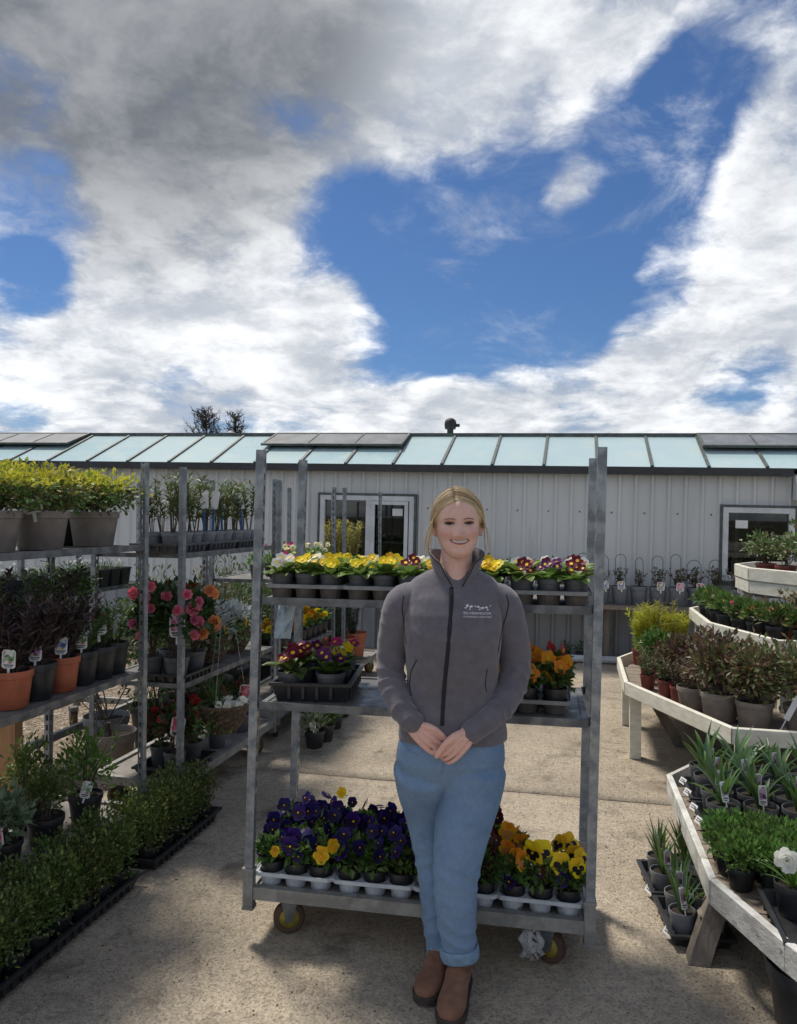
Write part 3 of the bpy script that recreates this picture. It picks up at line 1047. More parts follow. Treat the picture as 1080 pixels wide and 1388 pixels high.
def primula(key, m1, meye=None, D=0.04, n=5):
    """flat five-petalled flower"""
    def make(r_):
        mb = MB()
        r = D / 2
        z = Vector((0, 0, 0))
        for k in range(n):
            petal(mb, z + AZ * (.0012 * (k % 2)), AX, AY, AZ, 2 * PI * k / n + r_.gauss(0, .08), r * .58, r * .46, r * .44, 0, .35, 10, .06)
        petal(mb, z + AZ * .003, AX, AY, AZ, 0, 0, r * .3, r * .3, 1, .3, 8)
        return mb.mesh('flower', [m1, meye or F_eye])
    return variants(key, 3, make)


def double_flower(key, m1, D=0.05, layers=4, m2=None):
    """rose or ranunculus: layered cupped petals"""
    def make(r_):
        mb = MB()
        r = D / 2
        for l in range(layers):
            f = 1 - l / layers * .8
            k_ = 7 - l
            for k in range(k_):
                e = RAD(5 + 22 * l)
                a = 2 * PI * (k + .5 * l) / k_ + r_.gauss(0, .1)
                o = AX * math.cos(a) + AY * math.sin(a)
                ax = (AZ * math.cos(e) - o * math.sin(e))
                out = (o * math.cos(e) + AZ * math.sin(e))
                t = AX * -math.sin(a) + AY * math.cos(a)
                c = o * (r * .25 * f) + AZ * (r * .12 * l)
                petal(mb, c, out, t, ax, 0, r * .36 * f, r * .42 * f, r * .46 * f, (l + k) % 2 if m2 else 0, .5, 8, .05)
        return mb.mesh('flower', [m1, m2] if m2 else [m1])
    return variants(key, 3, make)


# ---- pots and trays
def pot_mesh(m, r, h, style='rim', fill=True):
    key = 'pot_%s_%.3f_%.3f_%s' % (m.name, r, h, style)
    if key in CACHE:
        return CACHE[key]
    mb = MB()
    t = min(.004, r * .06)
    if style == 'square':
        def ring(q, z):
            c_ = q * .82
            return [(q, -c_, z), (q, c_, z), (c_, q, z), (-c_, q, z), (-q, c_, z), (-q, -c_, z), (-c_, -q, z), (c_, -q, z)]
        lv = [(r * .72, 0), (r * .93, h * .9), (r, h * .9), (r * 1.0, h), (r - t, h), (r * .93 - t, h * .86)]
        vs = []
        for q, z in lv:
            vs += ring(q, z)
        fs = []
        for i in range(len(lv) - 1):
            for k in range(8):
                fs.append((i * 8 + k, i * 8 + (k + 1) % 8, (i + 1) * 8 + (k + 1) % 8, (i + 1) * 8 + k))
        fs.append(tuple(range(7, -1, -1)))
        mb.add(vs, fs)
        mb.add(ring(r * .93 - t, h * .86), [tuple(range(8))], 1)
        CACHE[key] = mb.mesh('pot', [m, soil])
    else:
        prof = [(0, 0), (r * .74, 0), (r * .76, .003), (r * .93, h * .80), (r * .985, h * .815), (r * 1.0, h * .985), (r * .99, h), (r - t, h), (r * .92, h * .87)]
        mb.lathe(prof, 22)
        vs = []
        n = 14
        for k in range(n):
            a = 2 * PI * k / n
            vs.append((r * .925 * math.cos(a), r * .925 * math.sin(a), h * .87))
        vs2 = [(r * .5 * math.cos(2 * PI * k / n), r * .5 * math.sin(2 * PI * k / n), h * .87 + rnd.uniform(.0, .06) * r) for k in range(n)]
        vs3 = [(0, 0, h * .9)]
        mb.add(vs + vs2 + vs3, [(k, (k + 1) % n, n + (k + 1) % n, n + k) for k in range(n)] + [(n + k, n + (k + 1) % n, 2 * n) for k in range(n)], 1)
        CACHE[key] = mb.mesh('pot', [m, soil], True)
        try:
            CACHE[key].set_sharp_from_angle(angle=RAD(35))
        except Exception:
            pass
    return CACHE[key]


def tray_meshes(nx, ny, pitch, r, ph, plate_m, cup_m):
    """plate with round holes, turned-down rim, and one mesh of cups under it"""
    key = 'tray_%d_%d_%.3f_%.3f_%.3f_%s_%s' % (nx, ny, pitch, r, ph, plate_m.name, cup_m.name)
    if key in CACHE:
        return CACHE[key]
    mb, cu = MB(), MB()
    n = 16
    for i in range(nx):
        for j in range(ny):
            cx, cy = (i - (nx - 1) / 2) * pitch, (j - (ny - 1) / 2) * pitch
            vs = []
            for k in range(n):
                a = 2 * PI * k / n + PI / n
                c_, s_ = math.cos(a), math.sin(a)
                q = pitch / 2 / max(abs(c_), abs(s_))
                k45 = 2 * PI * (round((a - PI / 4) / (PI / 2))) / 4 + PI / 4
                vs.append((cx + r * c_, cy + r * s_, ph))
                vs.append((cx + q * c_, cy + q * s_, ph))
            # corner points
            fs = []
            for k in range(n):
                k2 = (k + 1) % n
                fs.append((2 * k, 2 * k + 1, 2 * k2 + 1, 2 * k2))
            mb.add(vs, fs)
            for sx in (-1, 1):
                for sy in (-1, 1):
                    ca = pitch / 2 * math.tan(PI / 4 - PI / n)
                    tri = [(cx + sx * pitch / 2, cy + sy * pitch / 2, ph), (cx + sx * pitch / 2, cy + sy * ca, ph), (cx + sx * ca, cy + sy * pitch / 2, ph)]
                    mb.add(tri, [(0, 1, 2)])
            m2 = 18
            prof = [(r, ph), (r * .97, ph - .004), (r * .80, .004), (r * .76, .0), (0, 0)]
            o = len(cu.v)
            for (rr, z) in prof:
                for k in range(m2 * 2):
                    a = PI * k / m2
                    w = rr * (1 - (.03 if (k % 2 and z < ph * .9) else 0))
                    cu.v.append((cx + w * math.cos(a), cy + w * math.sin(a), z))
            for q in range(len(prof) - 1):
                for k in range(m2 * 2):
                    k2 = (k + 1) % (m2 * 2)
                    cu.f.append([o + q * m2 * 2 + k, o + q * m2 * 2 + k2, o + (q + 1) * m2 * 2 + k2, o + (q + 1) * m2 * 2 + k])
                    cu.m.append(0)
    X, Y = nx * pitch / 2, ny * pitch / 2
    e = .008
    pr = [(X, Y, ph), (X + e * .6, Y + e * .6, ph + .006), (X + e, Y + e, ph + .005), (X + e, Y + e, ph - .009)]
    vs = []
    for (x, y, z) in pr:
        c_ = .016 if (x, y, z) != pr[0] else 0.0
        vs += [(x - c_, -y, z), (x, -y + c_, z), (x, y - c_, z), (x - c_, y, z), (-x + c_, y, z), (-x, y - c_, z), (-x, -y + c_, z), (-x + c_, -y, z)]
    fs = []
    for i in range(3):
        for k in range(8):
            fs.append((i * 8 + k, i * 8 + (k + 1) % 8, (i + 1) * 8 + (k + 1) % 8, (i + 1) * 8 + k))
    mb.add(vs, fs)
    CACHE[key] = (mb.mesh('tray_plate', plate_m), cu.mesh('tray_cups', cup_m))
    return CACHE[key]


def tray(label, loc, rz, nx, ny, pitch, r, ph, pm, cm, group=None, rx=0):
    t = thing('plant_tray', label, 'tray', loc, rz, group)
    a, b = tray_meshes(nx, ny, pitch, r, ph, pm, cm)
    part('plate', a, t)
    part('cups', b, t)
    return t


def box_tray(label, loc, rz, lx, ly, h, m=None, group=None, tilt=0.0):
    """deep black shuttle tray with a lip and ribs"""
    m = m or p_black
    t = thing('plant_tray', label, 'tray', loc, rz, group)
    key = 'boxtray_%.3f_%.3f_%.3f_%s' % (lx, ly, h, m.name)
    if key not in CACHE:
        mb = MB()
        X, Y, w = lx / 2, ly / 2, .004
        k = .9
        vs = [(-X * k, -Y * k, 0), (X * k, -Y * k, 0), (X * k, Y * k, 0), (-X * k, Y * k, 0), (-X, -Y, h - .012), (X, -Y, h - .012), (X, Y, h - .012), (-X, Y, h - .012),
              (-X - .012, -Y - .012, h - .012), (X + .012, -Y - .012, h - .012), (X + .012, Y + .012, h - .012), (-X - .012, Y + .012, h - .012),
              (-X - .012, -Y - .012, h), (X + .012, -Y - .012, h), (X + .012, Y + .012, h), (-X - .012, Y + .012, h),
              (-X + w, -Y + w, h), (X - w, -Y + w, h), (X - w, Y - w, h), (-X + w, Y - w, h),
              (-X * k + w, -Y * k + w, .008), (X * k - w, -Y * k + w, .008), (X * k - w, Y * k - w, .008), (-X * k + w, Y * k - w, .008)]
        fs = [(3, 2, 1, 0)]
        for i in range(5):
            for q in range(4):
                fs.append((i * 4 + q, i * 4 + (q + 1) % 4, (i + 1) * 4 + (q + 1) % 4, (i + 1) * 4 + q))
        fs.append((20, 21, 22, 23))
        mb.add(vs, fs)
        nr = int(lx / .05)
        for i in range(1, nr):
            x = -X * .92 + 2 * X * .92 * i / nr
            for s_ in (-1, 1):
                y0, y1 = sorted((s_ * Y * .955, s_ * (Y + .006)))
                mb.box(x - .006, x + .006, y0, y1, .012, h - .014)
        nr = int(ly / .05)
        for i in range(1, nr):
            y = -Y * .92 + 2 * Y * .92 * i / nr
            for s_ in (-1, 1):
                x0, x1 = sorted((s_ * X * .955, s_ * (X + .006)))
                mb.box(x0, x1, y - .006, y + .006, .012, h - .014)
        CACHE[key] = mb.mesh('tray_body', m)
    part('tray_body', CACHE[key], t)
    return t


def label_meshes(w, h, pr):
    key = 'lab_%.3f_%.3f_%s' % (w, h, pr.name if pr else 'n')
    if key not in CACHE:
        mb = MB()
        c_ = w * .15
        ol = [(-w / 2 + c_, 0), (w / 2 - c_, 0), (w / 2, c_), (w / 2, h - c_), (w / 2 - c_, h), (-w / 2 + c_, h), (-w / 2, h - c_), (-w / 2, c_)]
        mb.add([(x, -.0006, z) for x, z in ol] + [(x, .0006, z) for x, z in ol], [tuple(range(8)), tuple(range(15, 7, -1))] + [(k, k + 8, (k + 1) % 8 + 8, (k + 1) % 8) for k in range(8)])
        mb.box(-w * .09, w * .09, -.0006, .0006, -h * .3, -.0001)
        if pr:
            mb.box(-w * .4, w * .4, -.0022, -.0012, h * .28, h * .93, 1)
            mb.box(-w * .36, w * .36, -.0022, -.0012, h * .16, h * .22, 2)
            mb.box(-w * .30, w * .26, -.0022, -.0012, h * .07, h * .11, 2)
        CACHE[key] = mb.mesh('plant_label', [card, pr or card, p_grey])
    return CACHE[key]


def add_label(t, loc, pr, w=.05, h=.075, rz=None, tilt=None, bare=False):
    part('plant_label', label_meshes(w, h, pr), t, loc, ((rnd.gauss(-.12, .1) if tilt is None else tilt), rnd.gauss(0, .12), rnd.gauss(0, .3) if rz is None else rz))


def potted(name, label, cat, loc, pm, r, h, fol, group=None, fscale=1.0, style='rim', flowers=(), tag=None, tagz=None, rz=None, fz=None, squash=1.0, tagsize=(.05, .075), tagoff=None, zs=None):
    """one potted plant: pot, foliage, flowers and a label as parts"""
    rz = rnd.uniform(0, 2 * PI) if rz is None else rz
    t = thing(name, label, cat, loc, 0, group)
    part('pot', pot_mesh(pm, r, h, style), t, rot=(0, 0, TH if style == 'square' else rz))
    f = fscale * rnd.uniform(.92, 1.08)
    if fol is not None:
        part('foliage', fol, t, (0, 0, h * .87 if fz is None else fz), (0, 0, rz), (f * squash, f * squash, f * (zs or 1)))
    for (me, p, ro, sc) in flowers:
        part('flower', me, t, p, ro, sc)
    if tag is not None:
        off = tagoff or (rnd.uniform(-.3, .3) * r, -r * .75, 0)
        add_label(t, (off[0], off[1], (h * .9 + tagsize[1] * .35) if tagz is None else tagz), tag, *tagsize)
    return t


def facing(p, up=0.5, jit=0.35):
    """rotation for a flower at local p: leans outward, mostly toward the viewer side and the light"""
    d = Vector((p[0] * 6, p[1] * 6 - .55, up)) + Vector((rnd.gauss(0, jit), rnd.gauss(0, jit), rnd.gauss(0, jit * .5)))
    q = (-d).normalized().to_track_quat('Y', 'Z')
    return q.to_euler()


def flower_set(meshes, n, r, z0, z1, up=.5, sc=(0.85, 1.15), jit=.3, zdome=True):
    out = []
    for k in range(n):
        best = None
        for _ in range(6):
            a = rnd.uniform(0, 2 * PI)
            q = r * math.sqrt(rnd.random())
            p = (q * math.cos(a), q * math.sin(a), rnd.uniform(z0, z1) - (q / r) ** 2 * .012)
            dmin = min([(Vector(p) - Vector(o[1])).length for o in out] or [9])
            if best is None or dmin > best[0]:
                best = (dmin, p)
        p = best[1]
        out.append((rnd.choice(meshes), p, facing(p, up, jit), rnd.uniform(*sc)))
    return out

# ================================================================ TROLLEYS
def post_mesh(H):
    key = 'post%.3f' % H
    if key in CACHE:
        return CACHE[key]
    mb = MB()
    w, d, t = .0165, .014, .0025
    mb.box(-w, w, -d, -d + t, 0, H)                       # front web
    mb.box(-w, -w + t, -d + t, d, 0, H)                   # outer side
    for (x0, x1, y0, y1) in ((w - t, w, -d + t, -d + t + .007), (w - t, w, d - .007, d)):
        mb.box(x0, x1, y0, y1, 0, H)
    mb.box(-w + t, -w + t + .008, d - t, d, 0, H)
    mb.box(w - t - .008, w - t, d - t, d, 0, H)
    n = int(H / .05)
    for i in range(n + 1):
        z = min(i * .05, H - .022)
        mb.box(w - t, w, -d + t + .007, d - .007, z, z + .022)
        mb.box(-w + t + .008, w - t - .008, d - t, d, z, z + .022)
    CACHE[key] = mb.mesh('post', galv)
    return CACHE[key]


def shelf_meshes(hl, hd, board_m, hole=False):
    key = 'shelf%.3f%.3f%s%d' % (hl, hd, board_m.name, hole)
    if key in CACHE:
        return CACHE[key]
    fr = MB()
    fr.box(-hl, hl, -hd, -hd + .022, -.022, .004)
    fr.box(-hl, hl, -hd + .0, -hd + .006, .004, .008)
    fr.box(-hl, hl, hd - .022, hd, -.022, .004)
    fr.box(-hl, -hl + .022, -hd + .0225, hd - .0225, -.022, .003)
    fr.box(hl - .022, hl, -hd + .0225, hd - .0225, -.022, .003)
    for sx in (-1, 1):
        for sy in (-1, 1):
            x0, x1 = sorted((sx * hl, sx * (hl + .018)))
            fr.box(x0, x1, sy * (hd - .02) - .006, sy * (hd - .02) + .006, -.02, .012)
    bd = MB()
    X, Y = hl - .0225, hd - .0225
    if hole:
        n = 24
        cx, cy, rx, ry = hl * -.12, 0.05, .055, .03
        for z, flip in ((-.001, False), (-.013, True)):
            vs = []
            for k in range(n):
                a = 2 * PI * k / n
                vs.append((cx + rx * math.cos(a), cy + ry * math.sin(a), z))
            for k in range(n):
                a = 2 * PI * k / n
                c_, s_ = math.cos(a), math.sin(a)
                q = 1 / max(abs(c_), abs(s_))
                vs.append(((X if c_ > 0 else X) * c_ * q, Y * s_ * q, z))
            fs = [(k, n + k, n + (k + 1) % n, (k + 1) % n) if not flip else ((k + 1) % n, n + (k + 1) % n, n + k, k) for k in range(n)]
            bd.add(vs, fs)
        bd.add([(cx + rx * math.cos(2 * PI * k / n), cy + ry * math.sin(2 * PI * k / n), z) for z in (-.001, -.013) for k in range(n)], [(k, (k + 1) % n, n + (k + 1) % n, n + k) for k in range(n)])
    else:
        bd.box(-X, X, -Y, Y, -.013, -.001)
    CACHE[key] = (fr.mesh('shelf', galv_dark), bd.mesh('board', board_m))
    return CACHE[key]


tyre_m = mat('brown_tyre', (0.10, 0.06, 0.035), (0.06, 0.038, 0.025), 20, 0.8, 0, 0.2, 60)
hub_m = mat('yellow_wheel_hub', (0.42, 0.33, 0.05), (0.28, 0.21, 0.04), 14, 0.6, 0, 0.1, 60, c3=(0.10, 0.075, 0.04), s3=9, t3=(0.55, 0.7))
film_m = None


def trolley(label, loc, rz, shelves, hl=.645, hd=.265, H=1.9, lean=0.0, base_z=.20, boards=None, holes=(), name='plant_trolley', base_mat=None, wheels=True, open_base=False, solid=False, group='galvanised plant trolleys in the yard'):
    t = thing(name, label, 'trolley', loc, rz, group)
    bm_ = base_mat or steel_paint
    b = MB()
    z0, z1 = base_z - .036, base_z
    b.box(-hl + .02, hl - .02, -hd - .012, -hd + .02, z0, z1 + .012)
    b.box(-hl + .02, hl - .02, hd - .02, hd + .012, z0, z1 + .012)
    b.box(-hl - .012, -hl + .019, -hd + .021, hd - .021, z0, z1 + .010)
    b.box(hl - .019, hl + .012, -hd + .021, hd - .021, z0, z1 + .010)
    part('base_frame', b.mesh('base_frame', bm_), t)
    if not open_base:
        b = MB()
        b.box(-hl + .02, hl - .02, -hd + .021, hd - .021, z1 - .018, z1 - .002)
        part('deck', b.mesh('deck', deck_board), t)
    for sx in (-1, 1):
        for sy in (-1, 1):
            key = 'socket'
            if key not in CACHE:
                m_ = MB()
                w, d = .0195, .018
                m_.box(-w, w, -d, d, -.075, .085)
                m_.box(-w - .003, w + .003, -d - .003, d + .003, .073, .085)
                m_.box(-w - .003, w + .003, -d - .003, d + .003, -.075, -.062)
                CACHE[key] = m_.mesh('post_socket', steel_paint)
            part('post_socket', CACHE[key], t, (sx * hl, sy * hd, base_z - .0), scale=(sx, sy, 1))
            part('post', post_mesh(H - base_z - .02), t, (sx * hl, sy * hd, base_z + .02), (0, lean, 0), (-sx, -sy, 1) if False else (1 if sx < 0 else -1, 1 if (sy < 0 or solid) else -1, 1))
    for i, z in enumerate(shelves):
        bmx = (boards or {}).get(i, shelf_board)
        fr, bd = shelf_meshes(hl - .024, hd + .012, bmx, i in holes)
        dx = (z - base_z) * math.tan(lean)
        so = part('shelf', fr, t, (dx, 0, z))
        part('board', bd, so)
    if wheels:
        r = .062
        key = 'wheel'
        if key not in CACHE:
            ty, hb, fk = MB(), MB(), MB()
            prof = [(.040, -.016), (.058, -.017), (r, -.010), (r, .010), (.058, .017), (.040, .016)]
            for (mbx, pr) in ((ty, prof), (hb, [(0.0, -.019), (.012, -.019), (.014, -.012), (.041, -.013), (.041, .013), (.014, .012), (.012, .019), (0, .019)])):
                n = 24
                o = len(mbx.v)
                for (rr, y) in pr:
                    for k in range(n):
                        a = 2 * PI * k / n
                        mbx.v.append((rr * math.cos(a), y, rr * math.sin(a)))
                for i in range(len(pr) - 1):
                    for k in range(n):
                        mbx.f.append([o + i * n + k, o + i * n + (k + 1) % n, o + (i + 1) * n + (k + 1) % n, o + (i + 1) * n + k])
                        mbx.m.append(0)
            fk.box(-.03, .03, -.03, .03, .063, .095)
            for s_ in (-1, 1):
                fk.add([(-.03, s_ * .024, .063), (.03, s_ * .024, .063), (.012, s_ * .024, -.012), (-.012, s_ * .024, -.012), (-.03, s_ * .027, .063), (.03, s_ * .027, .063), (.012, s_ * .027, -.012), (-.012, s_ * .027, -.012)], [(0, 1, 2, 3), (7, 6, 5, 4), (0, 4, 5, 1), (1, 5, 6, 2), (2, 6, 7, 3), (3, 7, 4, 0)])
            CACHE[key] = (ty.mesh('tyre', tyre_m, True), hb.mesh('hub', hub_m, True), fk.mesh('caster_fork', galv_dark))
        for k, (sx, sy) in enumerate(((-1, -1), (1, -1), (-1, 1), (1, 1))):
            ang = (.35, -.45, -.5, .9)[k]
            fo = part('caster_fork', CACHE['wheel'][2], t, (sx * (hl - .14), sy * (hd - .07), r - .001), (0, 0, ang))
            part('tyre', CACHE['wheel'][0], fo)
            part('hub', CACHE['wheel'][1], fo)
    return t


# ---- the trolley in the middle
TC = Vector((0.114, 3.14, 0))
TRZ = RAD(-10.7)
LEAN = RAD(1.1)
trl = trolley('galvanised three-tier trolley standing behind the woman, laden with bedding plants', TC, TRZ, [.915, 1.32], lean=LEAN, boards={0: wet_ply}, holes=(0,), base_z=.19, solid=True)
tmat = Matrix.Translation(TC) @ Matrix.Rotation(TRZ, 4, 'Z')


def T(x, y, z):
    return tmat @ Vector((x, y, z))


# clear plastic film caught round the front caster
film = bpy.data.materials.new('clear_film')
film.use_nodes = True
_g = NG(film.node_tree)
_b = film.node_tree.nodes['Principled BSDF']
_b.inputs['Base Color'].default_value = (.55, .56, .57, 1)
_b.inputs['Roughness'].default_value = .2
_tr = _g.n('ShaderNodeBsdfTransparent')
_ms = _g.n('ShaderNodeMixShader', {0: .34, 1: _tr.outputs[0], 2: _b.outputs[0]})
film.node_tree.links.new(_ms.outputs[0], film.node_tree.nodes['Material Output'].inputs['Surface'])
mb = MB()
for k in range(5):
    r_ = random.Random(k + 3)
    x = -.03 + .015 * k
    pts = [Vector((x * .7 + r_.gauss(0, .006), -.03 + r_.gauss(0, .01), .085))]
    for j in range(1, 8):
        f = j / 7
        pts.append(Vector((x + .012 * math.sin(j * 1.9 + k) + r_.gauss(0, .006), -.045 - .022 * math.sin(f * PI) + r_.gauss(0, .006), .085 - .115 * f)))
    mb.tube(pts, [.006, .010, .012, .013, .012, .010, .008, .004], 6, flat=.14, cap=False, ref=Vector((1, .3 * (k % 2), 0)))
o = part('plastic_film', mb.mesh('plastic_film', film, True), None, T(.645 - .205, -.215, .064), (0, 0, TRZ))
o['label'] = 'torn clear plastic film snagged around the trolley front caster'
o['category'] = 'plastic film'


# ---- primroses on the top shelf
def primrose(label, loc, fm, n=6, white=False, pm=None, r=.044, h=.095, key=None, fs=1.0, leafm=None):
    fol = rosette('primrose', [L_prim], 13, .088, .046)
    ms = [primula('prim_' + fm.name, fm, None, .042) for _ in range(2)]
    fl = flower_set(ms, n, .036, h + .038, h + .068, .7, jit=.35)
    return potted('potted_primrose', label, 'potted plant', loc, pm or p_grey, r, h, fol, 'primroses on the trolley', fs, flowers=fl)


topz = 1.3205
dxT = (1.32 - .2) * math.tan(LEAN)
PIT = .099
cols_front = [F_white, F_yel, F_yel, F_yel, F_yel, F_wine, F_yel, F_wine, F_yel, F_wine, F_purp, F_wine]
cname = {'white_petal': 'white', 'yellow_petal': 'yellow', 'wine_petal': 'wine-red', 'purple_petal': 'purple', 'cream_petal': 'cream', 'amber_petal': 'amber', 'magenta_petal': 'magenta', 'orange_petal': 'orange'}
tray_names = ['tray by the tall corner post', 'second tray along', 'tray behind the woman', 'tray at the far end']
for ti in range(4):
    cx = -.465 + ti * .312 + dxT
    loc = T(cx, -.105, topz + (.0 if ti else .0))
    tray('grey carry tray of primroses on top shelf, %s' % ['beside the post nearest the racks', 'second from the racks', 'hidden behind the woman', 'beside the post nearest the white benches'][ti], loc, TRZ + RAD((0, -.8, .5, -.5)[ti]), 3, 3, PIT, .0475, .052, p_tray, p_brown, 'grey trays on the top shelf')
    for j in range(3):
        for i in range(3):
            x, y = cx + (i - 1) * PIT, -.105 + (j - 1) * PIT
            fi = ti * 3 + i
            if j == 0:
                fm = cols_front[fi]
            elif ti < 2:
                fm = rnd.choice([F_yel, F_yel, F_yel, F_yel2, F_cream, F_white])
            else:
                fm = rnd.choice([F_wine, F_white, F_yel, F_wine])
            if (ti, i, j) == (0, 0, 1):
                fm = F_mag
            lab = '%s primrose, %s row, %s along the trolley top shelf' % (cname[fm.name], ['front', 'middle', 'back'][j], ORD[fi])
            primrose(lab, T(x, y, topz + .004), fm, n=rnd.choice([5, 6, 7]) if j == 0 else 5)

# ---- middle shelf: black tray of polyanthus, tray of orange pansies
mz = .9155
dxM = (.915 - .2) * math.tan(LEAN)
box_tray('deep black tray of polyanthus on the trolley middle shelf', T(-.455 + dxM, -.02, mz), TRZ + RAD(6), .30, .40, .075)
fmid = [(F_wine, 'dark wine'), (F_purp, 'purple'), (F_yel, 'yellow'), (F_wine, 'wine'), (F_purp, 'violet-purple'), (F_mag, 'magenta')]
poss = [(-.09, -.13), (.07, -.14), (.08, .0), (-.08, .0), (-.07, .13), (.08, .13)]
rt = Matrix.Rotation(RAD(6), 3, 'Z')
for k, ((x, y), (fm, cn)) in enumerate(zip(poss, fmid)):
    q = rt @ Vector((x, y, 0))
    fol = rosette('polyanth', [L_prim, L_pansy], 14, .10, .045, el=(25, 75))
    fl = flower_set([primula('poly_' + fm.name, fm, F_eye, .05)], (9, 6, 3, 5, 4, 4)[k], .05, .15, .19, .7)
    potted('potted_polyanthus', '%s polyanthus with broad leaves in the black tray, %s of six' % (cn, ORD[k]), 'potted plant', T(-.455 + dxM + q.x, -.02 + q.y, mz + .009), p_grey, .058, .10, fol, 'polyanthus in the black tray', flowers=fl)
L_pd = L_pansy
tray('grey carry tray of orange pansies on the trolley middle shelf', T(.40 + dxM, -.06, mz), TRZ + RAD(-1), 3, 3, .105, .05, .05, p_tray, p_brown)
for j in range(3):
    for i in range(3):
        fm = F_ora if (i + j) % 3 != 1 or j == 0 else F_yel2
        if (i, j) == (2, 2):
            fm = F_red
        fol = bush('pansyfol', [L_pansy], 170, .055, .05, .045, .034, .022, .2, .5, 6)
        fl = flower_set([primula('opan_' + fm.name, fm, F_yel2, .062)], 5 if j == 0 else 4, .05, .14, .20, .3, jit=.5)
        potted('potted_pansy', '%s pansy on middle shelf, %s row, %s from the woman' % (cname.get(fm.name, 'red').replace('amber', 'amber-yellow'), ['front', 'middle', 'back'][j], ORD[i]), 'potted plant', T(.40 + dxM + (i - 1) * .105, -.06 + (j - 1) * .105, mz + .004), p_black, .046, .09, fol, 'orange pansies on the middle shelf', flowers=fl)

# ---- bottom deck: violet pansies, dark red ones, orange and black-blotched ones
bz = .1885
for ti in range(4):
    cx = -.475 + ti * .316
    tray('white plastic tray on the bottom deck, %s' % ['of violet pansies by the corner post', 'of dark violet pansies', 'of dark red pansies behind the jeans', 'of orange and black pansies, half empty'][ti], T(cx, -.045, bz), TRZ + RAD((-.6, .8, -.4, -1.2)[ti]), 3, 4, .1015, .0475, .058, p_white, p_white, 'white trays on the bottom deck')
    for j in range(4):
        for i in range(3):
            if ti == 3 and j > 0 and not (j == 1 and i == 2) and not (j == 2 and i == 0):
                continue
            x, y = cx + (i - 1) * .1015, -.045 + (j - 1.5) * .1015
            tall = 1.0
            if ti in (0, 1):
                dk = ti == 1
                pa = pansy('pv%d' % dk, F_dviol if dk else F_viol, F_viol if not dk else F_dviol, F_blk, .068)
                fl = flower_set([pa, pansy('pv%d' % (not dk), F_viol, F_viol, F_blk, .064)], rnd.choice([5, 6, 7, 8]), .054, .125, rnd.choice([.20, .235, .27]), .25, (.7, 1.15), jit=.55)
                cn = 'dark violet' if dk else 'violet'
                if (ti, i, j) in ((0, 2, 0), (0, 0, 0), (0, 2, 3)):
                    pa = pansy('py', F_yel2, F_yel, F_yel2, .062)
                    for (fx, fy, fz_, sc_) in (((.005, -.066, .150, 1.15), (.048, -.05, .178, .95)) if (i == 2 and j == 0) else ((.02, -.062, .145, .7),) if j == 0 else ((.0, -.03, .27, .8),)):
                        fl.append((pa, (fx, fy, fz_), facing((fx, fy, 0), .1, .1), sc_))
                    cn = 'violet and yellow' if j == 0 else 'violet and gold'
            elif ti == 2:
                fl = flower_set([pansy('pdr', F_dred, F_dred, F_blk, .058)], 8, .045, .14, .27, .2, jit=.5)
                cn = 'dark red'
            else:
                cn = ['apricot', 'yellow black-blotched', 'golden black-blotched'][i]
                m1 = [F_ora, F_yel, F_yel2][i]
                fl = flower_set([pansy('pob%d' % i, m1, F_yel2 if i == 0 else F_yel, F_peach if i == 0 else F_blk, .086)], 3, .045, .17, .215, .05, jit=.2)
                fl += flower_set([pansy('pdr', F_dred, F_dred, F_blk, .058), pansy('pv1', F_dviol, F_dviol, F_blk, .06)], 3, .05, .11, .15, .1, jit=.4)
            fol = bush('pansyfol2', [L_pansy, L_green], 150, .052, .05, .045, .036, .022, .25, .5, 7)
            lab = '%s pansy in black pot, %s row, %s along bottom deck' % (cn, ['front', 'second', 'third', 'rear'][j], ORD[ti * 3 + i])
            potted('potted_pansy', lab, 'potted plant', T(x, y, bz + .004), p_black, .0455, .092, fol, 'pansies on the bottom deck', flowers=fl)

# ================================================================ RACKS ALONG THE GRAVEL (they run away from the viewer)
RZ = TH + PI / 2
def rack(label, b0, b1, a_face, shelves, **kw):
    hl = (b1 - b0) / 2
    return trolley(label, yard(a_face - .265, (b0 + b1) / 2), RZ, shelves, hl=hl, **kw)


rack('galvanised trolley nearest the viewer, golden shrubs on its top shelf', 2.10, 3.42, -2.08, [.87, 1.488], boards={})
rack('galvanised trolley holding pink and orange roses beside hanging baskets', 3.76, 5.06, -2.06, [.725, 1.43])
rack('galvanised trolley of marigolds in front of the shed window', 5.24, 6.54, -2.10, [.62, 1.17])
rack('galvanised trolley of terracotta pots with dark conifers by the wall', 6.66, 7.96, -2.04, [1.10])
rack('galvanised trolley holding black pots of snowdrops, standing on gravel', 4.05, 5.35, -3.30, [1.11], open_base=True)

# golden shrubs
gpos = [(-2.26, 3.27, p_taupe, 'taupe', 'standing at the shelf end by the post'), (-2.47, 3.33, p_black, 'black', 'half hidden behind the shelf-end one'), (-2.25, 2.88, p_taupe, 'taupe', 'carrying the blue price label'), (-2.26, 2.60, p_taupe, 'taupe', 'cut by the picture edge')]
for k, (a, b, pm, cn, wh) in enumerate(gpos):
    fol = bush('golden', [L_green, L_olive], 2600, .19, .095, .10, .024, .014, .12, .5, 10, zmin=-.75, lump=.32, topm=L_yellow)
    t = potted('golden_shrub', 'golden shrub in a big %s pot, %s' % (cn, wh), 'potted plant', yard(a, b, 1.490), pm, .118, .165, fol, 'golden shrubs on the top shelf', 1.0)
    if k == 2:
        add_label(t, (.03, -.125, .155), pr_blue, .085, .125, -.1, -.05)

